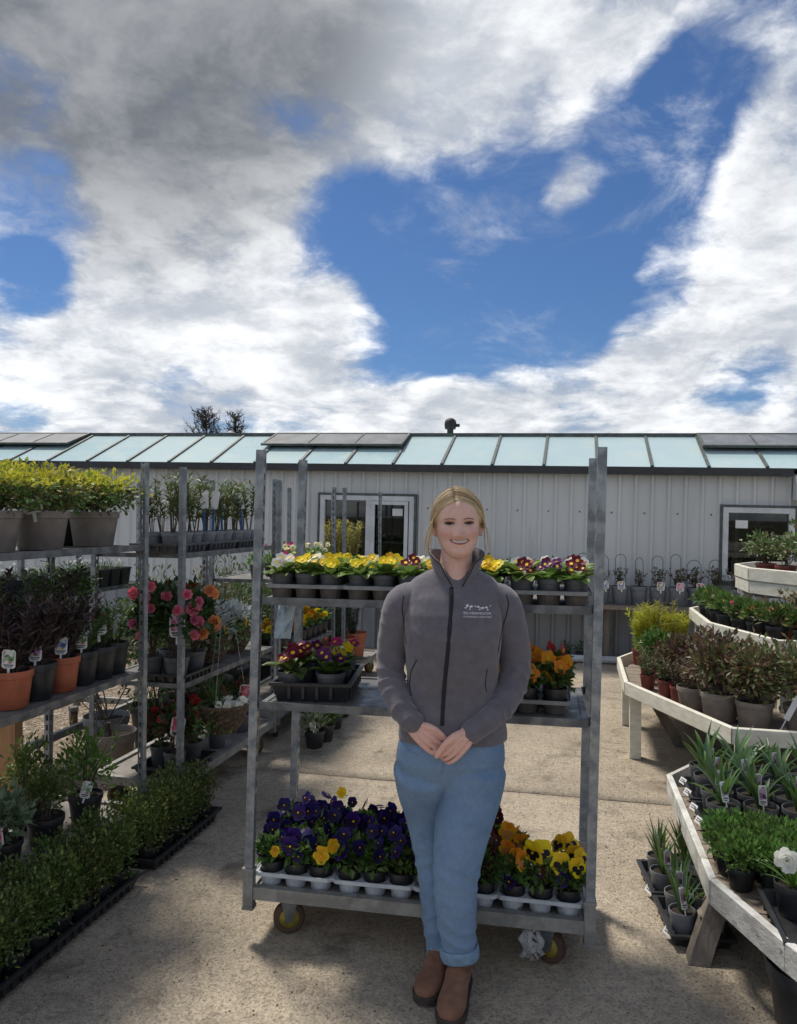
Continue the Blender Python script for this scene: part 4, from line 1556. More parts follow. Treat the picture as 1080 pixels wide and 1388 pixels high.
# dark foliage and heathers on the lower shelf
spec = [(2.64, p_terra, 'terracotta', L_purple, 'dark', .085), (2.79, p_black, 'black', L_purple, 'dark', .08), (2.95, p_terra, 'terracotta', L_purple, 'dark', .078), (3.09, p_black, 'black', L_green, 'green', .075), (3.22, p_black, 'black', L_green, 'green', .08), (3.34, p_black, 'black', L_dark, 'green', .07)]
for k, (b, pm, cn, lm, tone, r) in enumerate(spec):
    h = .15
    if lm is L_purple:
        fol = spires('hebe_dark', [L_purple], 22, .27, .055, .045, .012, 40, lean=.5, start=.15, droop=.1)
    else:
        fol = spires('shrub_green%d' % (k % 2), [lm], 14, .20, .05, .032, .012, 30, lean=.5, start=.15)
    t = potted('shrub_in_pot', '%s narrow-leaved shrub in %s pot, %s along the lower shelf' % (tone, cn, ORD[k]), 'potted plant', yard(-2.19, b, .872), pm, r, h, fol, 'shrubs on the lower shelf of the near trolley')
    pr = [pr_green, pr_mauve, pr_blue, pr_green, pr_green, None][k]
    if pr:
        add_label(t, (.02, -r * .72, h + (.015 if k != 4 else .06)), pr, .05 if k != 4 else .075, .075 if k != 4 else .11, .15)
# second row behind
for k, (b, lm) in enumerate(((2.70, L_purple), (2.92, L_sage), (3.10, L_purple), (3.28, L_green))):
    fol = spires('hebe_back%d' % k, [lm], 22, .34, .06, .045, .013, 44, lean=.45, start=.15, nv=1)
    potted('shrub_in_pot', '%s shrub in rear row of the lower shelf, %s from the viewer' % (['dark purple', 'grey-green', 'black-leaved', 'mid-green'][k], ORD[k]), 'potted plant', yard(-2.42, b, .872), p_black, .08, .15, fol, 'shrubs on the lower shelf of the near trolley')
# round blue-grey flower head above them
t = thing('globe_flower', 'fuzzy blue-grey globe flower head on a tall stalk among the dark shrubs', 'flower', yard(-2.36, 2.86, .872))
mb = MB()
r_ = random.Random(4)
glob = leafmat('blue_grey_bract', (0.10, 0.11, 0.14), (0.19, 0.20, 0.24), .7, .1)
for k in range(700):
    d = rdir(r_)
    mb.leaf(Vector((0, 0, .44)) + d * .032, d + rdir(r_) * .3, rdir(r_), .014, .008, .2)
part('flower_head', mb.mesh('flower_head', glob), t)
mb = MB()
mb.tube([(0, 0, .12), (.01, 0, .25), (0, 0, .42)], .004, 5)
part('stalk', mb.mesh('stalk', stem_green), t)
part('pot', pot_mesh(p_black, .06, .14), t)

# small black pots of snowdrops on the rack behind
for k in range(9):
    for j in range(2):
        fol = strap('snowdrop', [L_sage, L_green], 12, .10, .006, spread=.4)
        fl = [(primula('snow', F_white, F_cream, .022), (rnd.uniform(-.04, .04), rnd.uniform(-.04, .04), .13 + rnd.uniform(.03, .09)), facing((0, 0, 0), .2), 1) for _ in range(3)]
        potted('potted_snowdrop', 'white snowdrops in square black pot, %s row, %s along the gravel rack' % (['front', 'back'][j], ORD[k]), 'potted plant', yard(-3.37 - j * .15, 4.14 + k * .135, 1.112), p_black, .06, .13, fol, 'snowdrop pots on the gravel rack', style='square', flowers=fl)

# tall shrubs on the gravel behind the rose trolley
for k in range(7):
    lm = [[L_olive, L_green], [L_green], [L_olive], [L_green, L_sage], [L_olive, L_green], [L_dark, L_green], [L_olive]][k]
    fol = bush('tallsh%d' % (k % 4), lm, 1500, .27, .46, .50, .05, .02, .35, .55, 18, zmin=-.9, nv=1, lump=.3)
    potted('tall_shrub', 'tall bushy shrub on the gravel behind the racks, %s from the viewer' % ORD[k], 'potted plant', yard(-2.98 - .05 * (k % 2), 5.05 + k * .47, -.012), p_black, .17, .28, fol, 'tall shrubs on the gravel', rnd.uniform(.9, 1.08))
# pots on the gravel
potted('garden_pot', 'wide black pot of bare compost standing on the gravel', 'plant pot', yard(-3.31, 4.26 - .45, -.012), p_black, .15, .24, twigs('stub', [L_dry], .06, 3, 6, nv=1))
potted('garden_pot', 'grey pot with tall bare canes on the gravel', 'plant pot', yard(-3.08, 4.62, -.012), p_lgrey, .15, .30, twigs('canes1', [L_olive], .55, 5, 18, nv=1))
potted('garden_pot', 'taupe pot with a leafless shrub on the gravel by the rack post', 'plant pot', yard(-2.86, 4.35, -.012), p_taupe, .15, .28, twigs('canes2', [L_olive], .5, 6, 18, nv=1))
t = thing('timber_post', 'short orange-brown timber board upright behind the near trolley', 'post', yard(-2.82, 3.36, -.01), TH)
mb = MB()
mb.box(-.075, .075, -.02, .02, 0, .82)
part('board', mb.mesh('board', orange_wood), t)
mb = MB()
mb.box(-.05, .05, .021, .06, 0, .7)
part('batten', mb.mesh('batten', orange_wood), t)

# upright leafy plants in grey trays on the rose trolley's top shelf
zt = 1.432
for k in range(3):
    box_tray('shallow grey tray of upright leafy plants, %s from the near post' % ORD[k], yard(-2.22, 3.93 + k * .40, zt), RZ, .37, .26, .055, p_grey, 'grey trays on the rose trolley top shelf')
    for i in range(3):
        for j in range(2):
            fol = spires('upright', [L_olive, L_green], 6, .30, .028, .055, .013, 24, lean=.22, start=.3, droop=.05, nv=4, stem_m=bark)
            n_ = k * 3 + i
            t = potted('leafy_plant', 'upright leafy plant in grey pot, %s row, %s along the top shelf' % (['front', 'rear'][j], ORD[n_]), 'potted plant', yard(-2.155 - j * .125, 3.82 + k * .40 + i * .115, zt + .009), p_lgrey, .058, .105, fol, 'upright plants on the rose trolley')
            if j == 0 and n_ in (3, 4, 5, 7):
                part('plant_label', label_meshes(.05, .11, None), t, (.0, -.05, .24), (.1, rnd.gauss(0, .2), .3))
                mb = MB()
                mb.box(-.006, .006, -.056, -.053, .09, .24)
                part('label_stick', mb.mesh('label_stick', blue_stick), t)

# roses and camellias on the middle shelf
zm = .727
box_tray('black tray under the pink roses on the rose trolley', yard(-2.20, 3.96, zm), RZ, .36, .30, .05)
roses = [(-2.13, 3.84, L_dark, F_pink, 'pink', .40, pr_pink), (-2.28, 3.84, L_dark, F_pink, 'rose-pink', .44, None), (-2.13, 4.03, L_dark, F_peach, 'orange', .42, pr_pink), (-2.28, 4.05, L_redbr, F_red, 'coral-red', .46, None)]
for k, (a, b, lm, fm, cn, hh, pr) in enumerate(roses):
    fol = bush('rose%d' % k, [lm, L_dark], 420, .13, .17, .22, .055, .030, .15, .6, 12, nv=1, lump=.3)
    fl = []
    for q in range(7):
        ang = rnd.uniform(-2.4, .3)
        p = (.125 * math.cos(ang), .125 * math.sin(ang), .22 + rnd.uniform(.02, .30))
        fl.append((double_flower('rose_' + fm.name, fm, .072, 6), p, facing(p, .25, .2), rnd.uniform(.75, 1.1)))
    t = potted('rose_bush', '%s double-flowered bush in grey pot, %s in the black tray' % (cn, ORD[k]), 'potted plant', yard(a, b, zm + .009), p_grey, .07, .13, fol, 'flowering bushes on the rose trolley', flowers=fl)
    if pr:
        add_label(t, (.03, -.10, .25), pr, .085, .125, .0, -.08)


def basket(label, loc, r, h, chains, parts_fn, top=None):
    t = thing('hanging_basket', label, 'hanging basket', loc)
    mb = MB()
    n = 40
    prof = []
    K = 9
    for i in range(K + 1):
        f = i / K
        prof.append((r * (.55 + .45 * math.sin(f * PI / 2)), h * f))
    vs = []
    for i, (rr, z) in enumerate(prof):
        for k in range(n):
            a = 2 * PI * k / n
            w = rr + .006 * (1 if (k // 2 + i) % 2 else -1)
            vs.append((w * math.cos(a), w * math.sin(a), z))
    fs = [(i * n + k, i * n + (k + 1) % n, (i + 1) * n + (k + 1) % n, (i + 1) * n + k) for i in range(K) for k in range(n)]
    mb.add(vs, fs)
    mb.add([(prof[0][0] * math.cos(2 * PI * k / n), prof[0][0] * math.sin(2 * PI * k / n), 0.001) for k in range(n)], [tuple(range(n - 1, -1, -1))])
    mb.tube([(r * math.cos(2 * PI * k / 24), r * math.sin(2 * PI * k / 24), h) for k in range(25)], .011, 6)
    part('basket', mb.mesh('basket', wicker), t)
    mb = MB()
    mb.disc((0, 0, h * .92), r * .95, 20)
    part('soil', mb.mesh('soil', soil), t)
    if chains:
        mb = MB()
        for k in range(3):
            a = 2 * PI * k / 3 + .4
            p0 = Vector((r * math.cos(a), r * math.sin(a), h))
            p1 = Vector((0, 0, top))
            m_ = int((p1 - p0).length / .014)
            for i in range(m_):
                q = p0.lerp(p1, (i + .5) / m_)
                d = (p1 - p0).normalized() * .008
                s_ = d.cross(Vector((0, 0, 1) if i % 2 else (1, 0, 0))).normalized() * .0035
                mb.tube([q - d, q + s_, q + d, q - s_, q - d], .0011, 3, cap=False)
        mb.tube([(0, 0, top), (0, 0, top + .03), (-.02, 0, top + .055), (-.05, .0, top + .045), (-.06, 0, top + .02)], .003, 5)
        part('chain', mb.mesh('chain', galv), t)
    parts_fn(t)
    return t


def bk1(t):
    part('foliage', bush('silver', [L_silver], 420, .13, .09, .07, .05, .022, .5, .6, 8, nv=1, stem_m=L_silver), t, (-.02, .06, .15))
    part('ivy', bush('ivyvar', [L_var, L_green], 420, .16, .10, .02, .032, .026, -.25, .5, 8, nv=1), t, (0, -.03, .13))
    for (me, p, ro, s_) in flower_set([pansy('py', F_yel2, F_yel, F_yel2, .062)], 7, .13, .17, .22, .1):
        part('flower', me, t, p, ro, s_)


def bk2(t):
    part('foliage', strap('basket_grass', [L_green], 60, .20, .006, spread=.6, nv=1), t, (-.05, 0, .15))
    part('ivy', bush('ivyvar2', [L_green, L_bright], 300, .13, .13, -.03, .028, .02, -.4, .5, 8, nv=1), t, (-.06, -.05, .10))
    for (me, p, ro, s_) in flower_set([pansy('pw', F_white, F_white, F_cream, .05)], 12, .09, .16, .20, .3):
        part('flower', me, t, (p[0] + .05, p[1] - .04, p[2]), ro, s_)


basket('wicker basket of silver foliage, trailing ivy and yellow pansies on the shelf', yard(-2.24, 4.43, zm), .14, .15, False, bk1)
basket('second wicker basket of silver leaves behind the ivy one', yard(-2.26, 4.80, zm), .14, .15, False, bk1)
basket('wicker hanging basket of white pansies hung on chains from the trolley', yard(-1.94, 4.03, .42), .135, .15, True, bk2, .93)
# lower deck: red flowering plants with red labels
for k, (a, b) in enumerate(((-2.17, 3.90), (-2.30, 3.98), (-2.17, 4.10), (-2.17, 4.42), (-2.30, 4.30), (-2.17, 4.78), (-2.32, 4.7))):
    fol = bush('redfl', [L_dark, L_redbr], 260, .10, .11, .13, .05, .026, .2, .6, 10, lump=.3)
    fl = flower_set([double_flower('dred', F_red, .05)], 4, .08, .26, .36, .25)
    t = potted('red_flowering_plant', 'red-flowered bush on the rose trolley bottom deck, %s from the viewer' % ORD[k], 'potted plant', yard(a, b, .199 if k not in (0, 1, 2) else .2085), p_grey, .062, .12, fol, 'red-flowered bushes on the bottom deck', flowers=fl)
    if k in (0, 2, 5):
        add_label(t, (.03, -.075, .22), pr_red, .075, .105, .1, -.1)
box_tray('black tray of red-flowered bushes on the rose trolley bottom deck', yard(-2.22, 4.0, .1985), RZ, .36, .30, .05)

# marigold trolley
for k in range(9):
    b = 5.36 + k * .135
    for j in range(2):
        fm = [F_yel, F_yel2, F_ora, F_yel][(k + j) % 4]
        fol = bush('marifol', [L_green, L_bright], 120, .06, .05, .05, .035, .014, .3, .5, 6)
        fl = flower_set([double_flower('mari_' + fm.name, fm, .055)], 4, .05, .15, .21, .5)
        potted('potted_marigold', '%s marigold, %s row, %s along its shelf' % (cname[fm.name], ['front', 'rear'][j], ORD[k]), 'potted plant', yard(-2.17 - .14 * j, b, .622), p_black, .055, .10, fol, 'marigolds before the shed window', flowers=fl)
        if j == 0 or k % 2 == 0:
            fm2 = [F_cream, F_mag, F_cream, F_white][(k * 2 + j) % 4]
            fol = strap('topgrass', [L_sage, L_bright], 26, .16, .008) if k % 3 == 2 else bush('marifol', [L_green], 120, .06, .05, .05, .035, .014, .3, .5, 6)
            fl = flower_set([double_flower('tf_' + fm2.name, fm2, .045)], 4, .05, .16, .24, .5)
            potted('potted_bedding_plant', '%s flowered bedding plant, %s row, %s along the upper shelf' % (cname[fm2.name], ['front', 'rear'][j], ORD[k]), 'potted plant', yard(-2.17 - .15 * j, b, 1.172), p_black, .055, .10, fol, 'bedding plants before the shed window', flowers=fl)
# conifers in terracotta
for k, (a, b, s_) in enumerate(((-2.20, 6.86, 1.0), (-2.24, 7.22, 1.1), (-2.22, 7.56, 1.0), (-2.45, 7.05, 1.1))):
    fol = spires('conif', [L_pine], 20, .42, .06, .05, .008, 60, lean=.22, start=.05, nv=2)
    potted('potted_conifer', 'dark conifer in terracotta pot by the shed wall, %s from the viewer' % ORD[k], 'potted plant', yard(a, b, .1985), p_terra, .15, .26, fol, 'conifers in terracotta pots', s_)
fol = spires('yellowgrass', [L_gcon, L_dry], 22, .36, .04, .05, .008, 40, lean=.2, start=.1, nv=1)
for k, b in enumerate((6.85, 7.15, 7.5)):
    potted('golden_grass', 'yellow feathery plant on upper shelf before the window, %s from the viewer' % ORD[k], 'potted plant', yard(-2.2, b, 1.102), p_black, .08, .14, fol, 'feathery plants before the window')
# plants standing on the concrete beside the marigold trolley
for k in range(7):
    b = 5.20 + k * .17
    lm = [L_var, L_green, L_bright, L_olive, L_green, L_dark, L_green][k]
    fol = bush('lowp_%s' % lm.name, [lm], 220, .09, .09, .07, .045, .02, .4, .5, 8, nv=2)
    t = potted('leafy_plant', '%s plant in black pot on the concrete, %s along the row' % (['pale variegated', 'green bushy', 'bright green', 'olive', 'mid-green', 'dark glossy', 'soft green'][k], ORD[k]), 'potted plant', yard(-1.80 + .04 * (k % 2) - .02 * k, b, 0), p_black, .075, .12, fol, 'pots on the concrete by the marigold trolley')
    if k in (0, 2):
        add_label(t, (0, -.08, .14), pr_green, .045, .06)
# price card hung on the trolley
t = thing('price_card', 'crumpled pale grey card hanging from the trolley rail beside the marigolds', 'card', T(-.60 + dxT, -.10, 1.19))
mb = MB()
r_ = random.Random(2)
nx_, nz_ = 5, 6
vs = [(-.035 + .07 * i / nx_ + .02 * j / nz_, r_.gauss(0, .005), -.05 + .14 * j / nz_) for j in range(nz_ + 1) for i in range(nx_ + 1)]
mb.add(vs, [(j * (nx_ + 1) + i, j * (nx_ + 1) + i + 1, (j + 1) * (nx_ + 1) + i + 1, (j + 1) * (nx_ + 1) + i) for j in range(nz_) for i in range(nx_)])
part('card_sheet', mb.mesh('card_sheet', clear_card), t)

# ---------------------------------------------------------------- box hedging plants in black trays along the aisle
def hedge(b0, n, tag_, pitch=.128):
    box_tray('long black tray of box hedging plants, %s' % tag_, yard(-2.005, b0 + (n - 1) * pitch / 2, 0.0), RZ, n * pitch + .02, .27, .06, p_black, 'black trays of box hedging')
    for i in range(n):
        for j in range(2):
            fol = bush('boxp', [L_box], 1150, .090, .145, .105, .017, .0105, .55, .5, 12, zmin=-.97, nv=5, lump=.22, stem_m=stem_green)
            potted('box_plant', 'box hedging plant, %s line, %s from the viewer in the %s' % (['aisle', 'rack'][j], ORD[i], tag_.split(',')[0]), 'box plant', yard(-1.945 - j * .125, b0 + i * pitch, .009), p_black, .052, .085, fol, 'box hedging in black trays', 1.0)


hedge(1.98, 9, 'near tray, running off the picture')
hedge(3.26, 5, 'far tray, ending by the rack')
# bigger shrubs on the near trolley's bottom deck
base = [(-2.22, 2.40, L_var, 'pale variegated', .085, .10), (-2.24, 2.66, L_sage, 'grey-green', .09, .10), (-2.24, 2.92, L_box, 'dense green', .11, .13), (-2.24, 3.20, L_bright, 'light green', .12, .15), (-2.46, 2.75, L_green, 'mid-green', .11, .14), (-2.46, 3.08, L_box, 'glossy green', .11, .15), (-2.46, 2.44, L_box, 'deep green', .1, .12)]
for k, (a, b, lm, cn, rx, rz_) in enumerate(base):
    fol = bush('deck%d' % k, [lm], 560, rx, rz_, rz_ * .95, .03 if lm is not L_sage else .042, .015 if lm is not L_sage else .022, .5, .5, 12, zmin=-.7, nv=1, lump=.3)
    t = potted('shrub_in_pot', '%s shrub in black pot on the near trolley bottom deck' % cn, 'potted plant', yard(a, b, .1985), p_black, .08, .13, fol, 'shrubs on the near trolley bottom deck')
    if k in (1, 3):
        add_label(t, (.03, -.09, .14), [pr_red, pr_green][k // 2], .045, .075, .3, -.15)

# ================================================================ WHITE TIMBER BENCHES
def prange(poly, b):
    xs = []
    for i in range(len(poly)):
        (a0, b0), (a1, b1) = poly[i], poly[(i + 1) % len(poly)]
        if (b0 - b) * (b1 - b) < 0:
            xs.append(a0 + (a1 - a0) * (b - b0) / (b1 - b0))
    return (min(xs), max(xs)) if len(xs) >= 2 else None


def tier(t, poly, z, rim_h, rim_top, m, pw=.14):
    """plank deck and rim boards; poly in yard coordinates relative to the thing (which stands at the yard origin)"""
    bs = [p[1] for p in poly]
    b = min(bs) + .005
    while b < max(bs) - .02:
        w = min(pw, max(bs) - b)
        r0, r1 = prange(poly, b + .01), prange(poly, b + w - .02)
        if r0 and r1:
            lo, hi = max(r0[0], r1[0]) + .02, min(r0[1], r1[1]) - .02
            if hi > lo:
                mb = MB()
                mb.box(lo, hi, b, b + w - .008, z - .022, z)
                part('deck_plank', mb.mesh('deck_plank', plank_wood), t)
        b += pw
    n = len(poly)
    cen = Vector((sum(p[0] for p in poly) / n, sum(p[1] for p in poly) / n, 0))
    for i in range(n):
        p, q = Vector((*poly[i], 0)), Vector((*poly[(i + 1) % n], 0))
        d = (q - p)
        L = d.length
        d.normalize()
        nn = Vector((d.y, -d.x, 0))
        if nn.dot((p + q) / 2 - cen) < 0:
            nn = -nn
        mid = (p + q) / 2
        M = Matrix.Translation(mid) @ Matrix((( d.x, nn.x, 0, 0), (d.y, nn.y, 0, 0), (0, 0, 1, 0), (0, 0, 0, 1)))
        mb = MB()
        e = .004
        w2 = L / 2 + .004
        mb.add([M @ Vector(v) for v in ((-w2, 0, rim_top - rim_h), (w2, 0, rim_top - rim_h), (w2, .024, rim_top - rim_h), (-w2, .024, rim_top - rim_h), (-w2, 0, rim_top), (w2, 0, rim_top), (w2, .02, rim_top), (-w2, .02, rim_top), (w2 + .008, .026, rim_top - e), (-w2 - .008, .026, rim_top - e), (w2 + .008, .026, rim_top - rim_h + e), (-w2 - .008, .026, rim_top - rim_h + e))],
               [(0, 1, 5, 4), (4, 5, 6, 7), (7, 6, 8, 9), (9, 8, 10, 11), (11, 10, 2, 3), (0, 3, 2, 1), (1, 2, 10, 8, 6, 5), (0, 4, 7, 9, 11, 3)])
        me = mb.mesh('rim_board', m)
        me.validate()
        part('rim_board', me, t)


def leg(t, p, q, z0, z1, w=.07, m=None, name='leg'):
    """square leg from foot p (a,b) to head q (a,b)"""
    mb = MB()
    vs = []
    for (c, z) in ((p, z0), (q, z1)):
        vs += [(c[0] - w / 2, c[1] - w / 2, z), (c[0] + w / 2, c[1] - w / 2, z), (c[0] + w / 2, c[1] + w / 2, z), (c[0] - w / 2, c[1] + w / 2, z)]
    mb.add(vs, [(3, 2, 1, 0), (4, 5, 6, 7), (0, 1, 5, 4), (1, 2, 6, 5), (2, 3, 7, 6), (3, 0, 4, 7)])
    part(name, mb.mesh(name, m or white_paint), t)


st = thing('tiered_display_stand', 'white timber three-tier octagonal display stand of shrubs near the shed', 'display stand', (0, 0, 0), TH)
lo_poly = [(.36, 6.44), (.36, 5.5), (.84, 4.45), (3.0, 4.45), (3.5, 5.5), (3.5, 6.44), (3.0, 7.5), (.84, 7.5)]
mi_poly = [(.95, 6.75), (.95, 5.86), (1.22, 5.12), (2.6, 5.12), (2.9, 5.86), (2.9, 6.75), (2.6, 7.2), (1.22, 7.2)]
to_poly = [(1.27, 6.6), (1.27, 6.12), (1.5, 5.72), (2.4, 5.72), (2.6, 6.12), (2.6, 6.6), (2.4, 7.0), (1.5, 7.0)]
tier(st, lo_poly, .455, .09, .525, white_paint)
tier(st, mi_poly, .84, .09, .91, white_paint)
tier(st, to_poly, 1.20, .095, 1.29, white_paint)
tier(st, [(x + (.006 if x < 2 else -.006), y + (.006 if y < 6.3 else -.006)) for x, y in to_poly], 1.10, .09, 1.19, white_paint)
for (a, b) in ((.41, 5.53), (.41, 6.40), (.90, 4.52), (2.95, 4.52), (3.44, 5.53), (3.44, 6.4), (.90, 7.42), (2.95, 7.42)):
    leg(st, (a, b), (a, b), 0, .43, .075)
for (a, b) in ((1.0, 5.9), (1.0, 6.7), (1.27, 5.18), (2.55, 5.18), (2.84, 5.9), (2.84, 6.7), (1.27, 7.13), (2.55, 7.13)):
    leg(st, (a, b), (a, b), .456, .815, .07)
    leg(st, (a, b), (a, b), 0, .43, .08, raw_wood)
for (a, b) in ((1.33, 6.14), (1.33, 6.55), (1.54, 5.78), (2.36, 5.78), (2.54, 6.14), (2.54, 6.55), (1.54, 6.94), (2.36, 6.94)):
    leg(st, (a, b), (a, b), .841, 1.075, .065)
leg(st, (.75, 5.9), (.5, 5.9), .0, .43, .08, raw_wood, 'brace')

nb = thing('low_display_bench', 'low worn white timber bench of strap-leaved and bright green plants', 'bench', (0, 0, 0), TH)
n_poly = [(.49, 4.15), (.62, 4.35), (2.2, 4.35), (2.2, 1.9), (1.02, 1.9), (.66, 2.62), (.51, 3.0)]
tier(nb, n_poly, .28, .095, .335, worn_paint)
leg(nb, (.455, 3.05), (.60, 3.22), 0, .33, .075, raw_wood)
leg(nb, (.55, 4.10), (.55, 4.10), 0, .255, .075, raw_wood)
leg(nb, (.80, 2.45), (.80, 2.45), 0, .255, .075, raw_wood)
leg(nb, (2.1, 4.25), (2.1, 4.25), 0, .255, .075, raw_wood)
leg(nb, (2.1, 2.0), (2.1, 2.0), 0, .255, .075, raw_wood)
leg(nb, (1.1, 2.0), (1.1, 2.0), 0, .255, .075, raw_wood)
leg(nb, (.49, 3.12), (.78, 3.3), .14, .25, .05, raw_wood, 'brace')

# ---- low bench plants
def price(t, loc, rz=TH):
    mb = MB()
    mb.box(-.028, .028, -.0008, .0008, 0, .03)
    mb.box(-.02, .018, -.0014, -.0009, .018, .022, 1)
    mb.box(-.02, .01, -.0014, -.0009, .009, .013, 1)
    part('price_ticket', mb.mesh('price_ticket', [card, p_grey]), t, loc, (-.5, 0, rz))


for tr_ in range(2):
    cb = 3.66 + .36 * tr_
    t = box_tray('black tray of strap-leaved pots on the low bench, %s' % ['nearer the green cushions', 'at the far rim corner'][tr_], yard(.87, cb, .281), TH, .64, .31, .045, p_black)
    price(t, (-.34, -.08, .03), -1.2)
    price(t, (-.34, .08, .03), -1.2)
    for i in range(4):
        for j in range(2):
            fol = strap('strapl', [L_strap, L_green], 10, .215, .027, spread=.24, curve=.7, nv=5, base=.02)
            lab = 'strap-leaved plant in grey pot on the low bench, %s row, %s from the rim' % (['first', 'second', 'third', 'fourth'][tr_ * 2 + j], ORD[i])
            potted('strap_leaved_plant', lab, 'potted plant', yard(.635 + i * .153, cb - .077 + j * .153, .29), p_grey, .071, .125, fol, 'strap-leaved pots on the low bench', tag=(pr_dark if rnd.random() < .7 else None), tagsize=(.032, .085))
for i in range(7):
    for j in range(3):
        fol = bush('sedum', [L_bright, L_green], 420, .082, .058, .055, .026, .015, .7, .5, 9, zmin=-.95, nv=5, lump=.15, stem_m=stem_green)
        potted('bright_green_plant', 'bright green cushion plant on the low bench, %s row, %s from the rim' % (ORD[j], ORD[i]), 'potted plant', yard(.585 + i * .112 + (.02 if j == 0 else 0), 3.06 + j * .115, .283), p_black, .052, .08, fol, 'green cushion plants on the low bench')
box_tray('empty-sided black tray by the white flower on the low bench', yard(.93, 2.78, .281), TH, .56, .34, .055, p_black)
for k, (a, b) in enumerate(((.74, 2.88), (1.02, 2.84), (1.18, 2.8), (.95, 2.68), (1.12, 2.66))):
    fol = strap('linear', [L_bright], 40, .15, .008, spread=.6, nv=2)
    fl = [(double_flower('wd', F_white, .075), (-.05, -.05, .21), facing((-.05, -.03, 0), .1, .1), 1.1)] if k == 0 else []
    potted('white_daisy_plant', ['white-flowered plant with narrow leaves leaning over the low bench', 'narrow-leaved plant behind the white flower, first', 'narrow-leaved plant behind the white flower, second', 'narrow-leaved plant at the bench corner, first', 'narrow-leaved plant at the bench corner, second'][k], 'potted plant', yard(a, b, .29), p_black, .065, .11, fol, flowers=fl)
# trays on the ground beside the low bench
for k, (a, b) in enumerate(((.40, 3.62), (.44, 3.28))):
    t = box_tray('small black tray of spiky plants on the concrete, %s' % ['farther from the bench leg', 'touching the bench leg side'][k], yard(a + .03, b, 0), TH + .12, .22, .30, .05, p_black)
    price(t, (-.125, -.10, .02), -1.25)
    for j in range(4):
        fol = strap('iris', [L_strap, L_green], 11, .19, .016, spread=.42, curve=.5, nv=3)
        x, y = (-.05 if j % 2 == 0 else .06), (-.075 if j < 2 else .075)
        potted('spiky_plant', 'spiky-leaved plant in grey pot in the %s ground tray, %s' % (['farther', 'nearer'][k], ['front aisle corner', 'front bench corner', 'rear aisle corner', 'rear bench corner'][j]), 'potted plant', yard(a + .03 + x, b + y, .009), p_lgrey, .052, .10, fol, 'spiky plants in the ground trays', tag=pr_dark if j < 3 else None, tagsize=(.03, .08))
potted('garden_pot', 'large black tub in shade at the foot of the low bench', 'plant pot', yard(.78, 2.72, 0), p_black, .17, .22, None)

# ---- tiered stand plants
zl = .457
R3 = random.Random(8)
def shrub(label, a, b, z, lm, rx, rz_, pm, pr=.09, ph=.16, n=420, L=.045, W=.016, kind='bush', key=None, tag=None, tall=.3, name='shrub_in_pot', group='shrubs on the tiered stand'):
    if kind == 'bush':
        fol = bush(key or 'st_%s_%.2f' % (lm[0].name, rx), lm, n, rx, rz_, rz_ * 1.05, L, W, .12, .55, 16, zmin=-.8, nv=2, lump=.38)
    elif kind == 'spire':
        fol = spires(key or 'sp_%s' % lm[0].name, lm, 18, tall, .06, L, W, 34, lean=.35, start=.12, nv=2)
    else:
        fol = twigs(key or 'tw_%s' % lm[0].name, lm, tall, 6, 40, nv=2)
    return potted(name, label, 'potted plant', yard(a, b, z), pm, pr, ph, fol, group, tag=tag)


lowrow = [(.50, 5.62, [L_green, L_redbr], 'spire', p_dred, 'small green heather in dark red pot at the stand corner', .055, .10, .16),
          (.52, 5.82, [L_green], 'spire', p_dred, 'small pale heather in dark red pot behind the corner one', .055, .10, .16),
          (.60, 5.42, [L_green, L_bright], 'spire', p_dred, 'low green heather in dark red pot near the front board', .06, .11, .14),
          (.66, 5.24, [L_redbr], 'spire', p_dred, 'brownish heather in dark red pot on the lower tier', .06, .11, .18),
          (.72, 5.06, [L_redbr], 'spire', p_taupe, 'red-brown shrub in narrow taupe pot, lower tier', .10, .15, .26),
          (.84, 4.86, [L_redbr, L_olive], 'bush', p_taupe, 'bushy red-brown shrub in wide taupe pot, lower tier front', .115, .17, .30),
          (1.00, 4.72, [L_olive, L_redbr], 'bush', p_taupe, 'olive and bronze shrub in taupe pot, second from the corner', .105, .16, .30),
          (1.24, 4.66, [L_olive], 'bush', p_taupe, 'olive-leaved shrub in taupe pot beside the hanging tag', .105, .16, .32),
          (1.50, 4.66, [L_redbr], 'bush', p_taupe, 'bronze shrub in taupe pot toward the picture edge', .105, .16, .30),
          (1.78, 4.66, [L_olive], 'bush', p_taupe, 'green-bronze shrub in taupe pot beyond the picture edge', .105, .16, .30),
          (.70, 5.50, [L_redbr], 'bush', p_brown, 'loose reddish shrub behind the heathers, lower tier', .08, .14, .24),
          (.88, 5.22, [L_redbr, L_purple], 'bush', p_brown, 'dark reddish shrub in second row, lower tier', .09, .15, .28),
          (1.05, 5.02, [L_olive, L_redbr], 'bush', p_brown, 'bronze shrub under the middle tier rim', .08, .14, .24),
          (.60, 6.05, [L_green], 'bush', p_brown, 'mid-green shrub on the lower tier behind the heathers', .08, .14, .20)]
for k, (a, b, lm, kd, pm, lab, pr, ph, tall) in enumerate(lowrow):
    if kd == 'bush':
        shrub(lab, a, b, zl, lm, tall * .62, tall * .58, pm, pr, ph, 820, .05, .021, 'bush')
    else:
        shrub(lab, a, b, zl, lm, 0, 0, pm, pr, ph, L=.025, W=.007, kind='spire', tall=tall)
t = thing('plant_tag', 'long white plant tag sticking out of the olive shrub', 'plant tag', yard(1.10, 4.56, .50), TH)
mb = MB()
M = Matrix.Rotation(.45, 4, 'Y')
mb.box(-.016, .016, -.0008, .0008, .06, .22, 0, M)
mb.box(-.003, .003, -.001, .001, -.04, .06, 0, M)
part('tag_card', mb.mesh('tag_card', card), t)
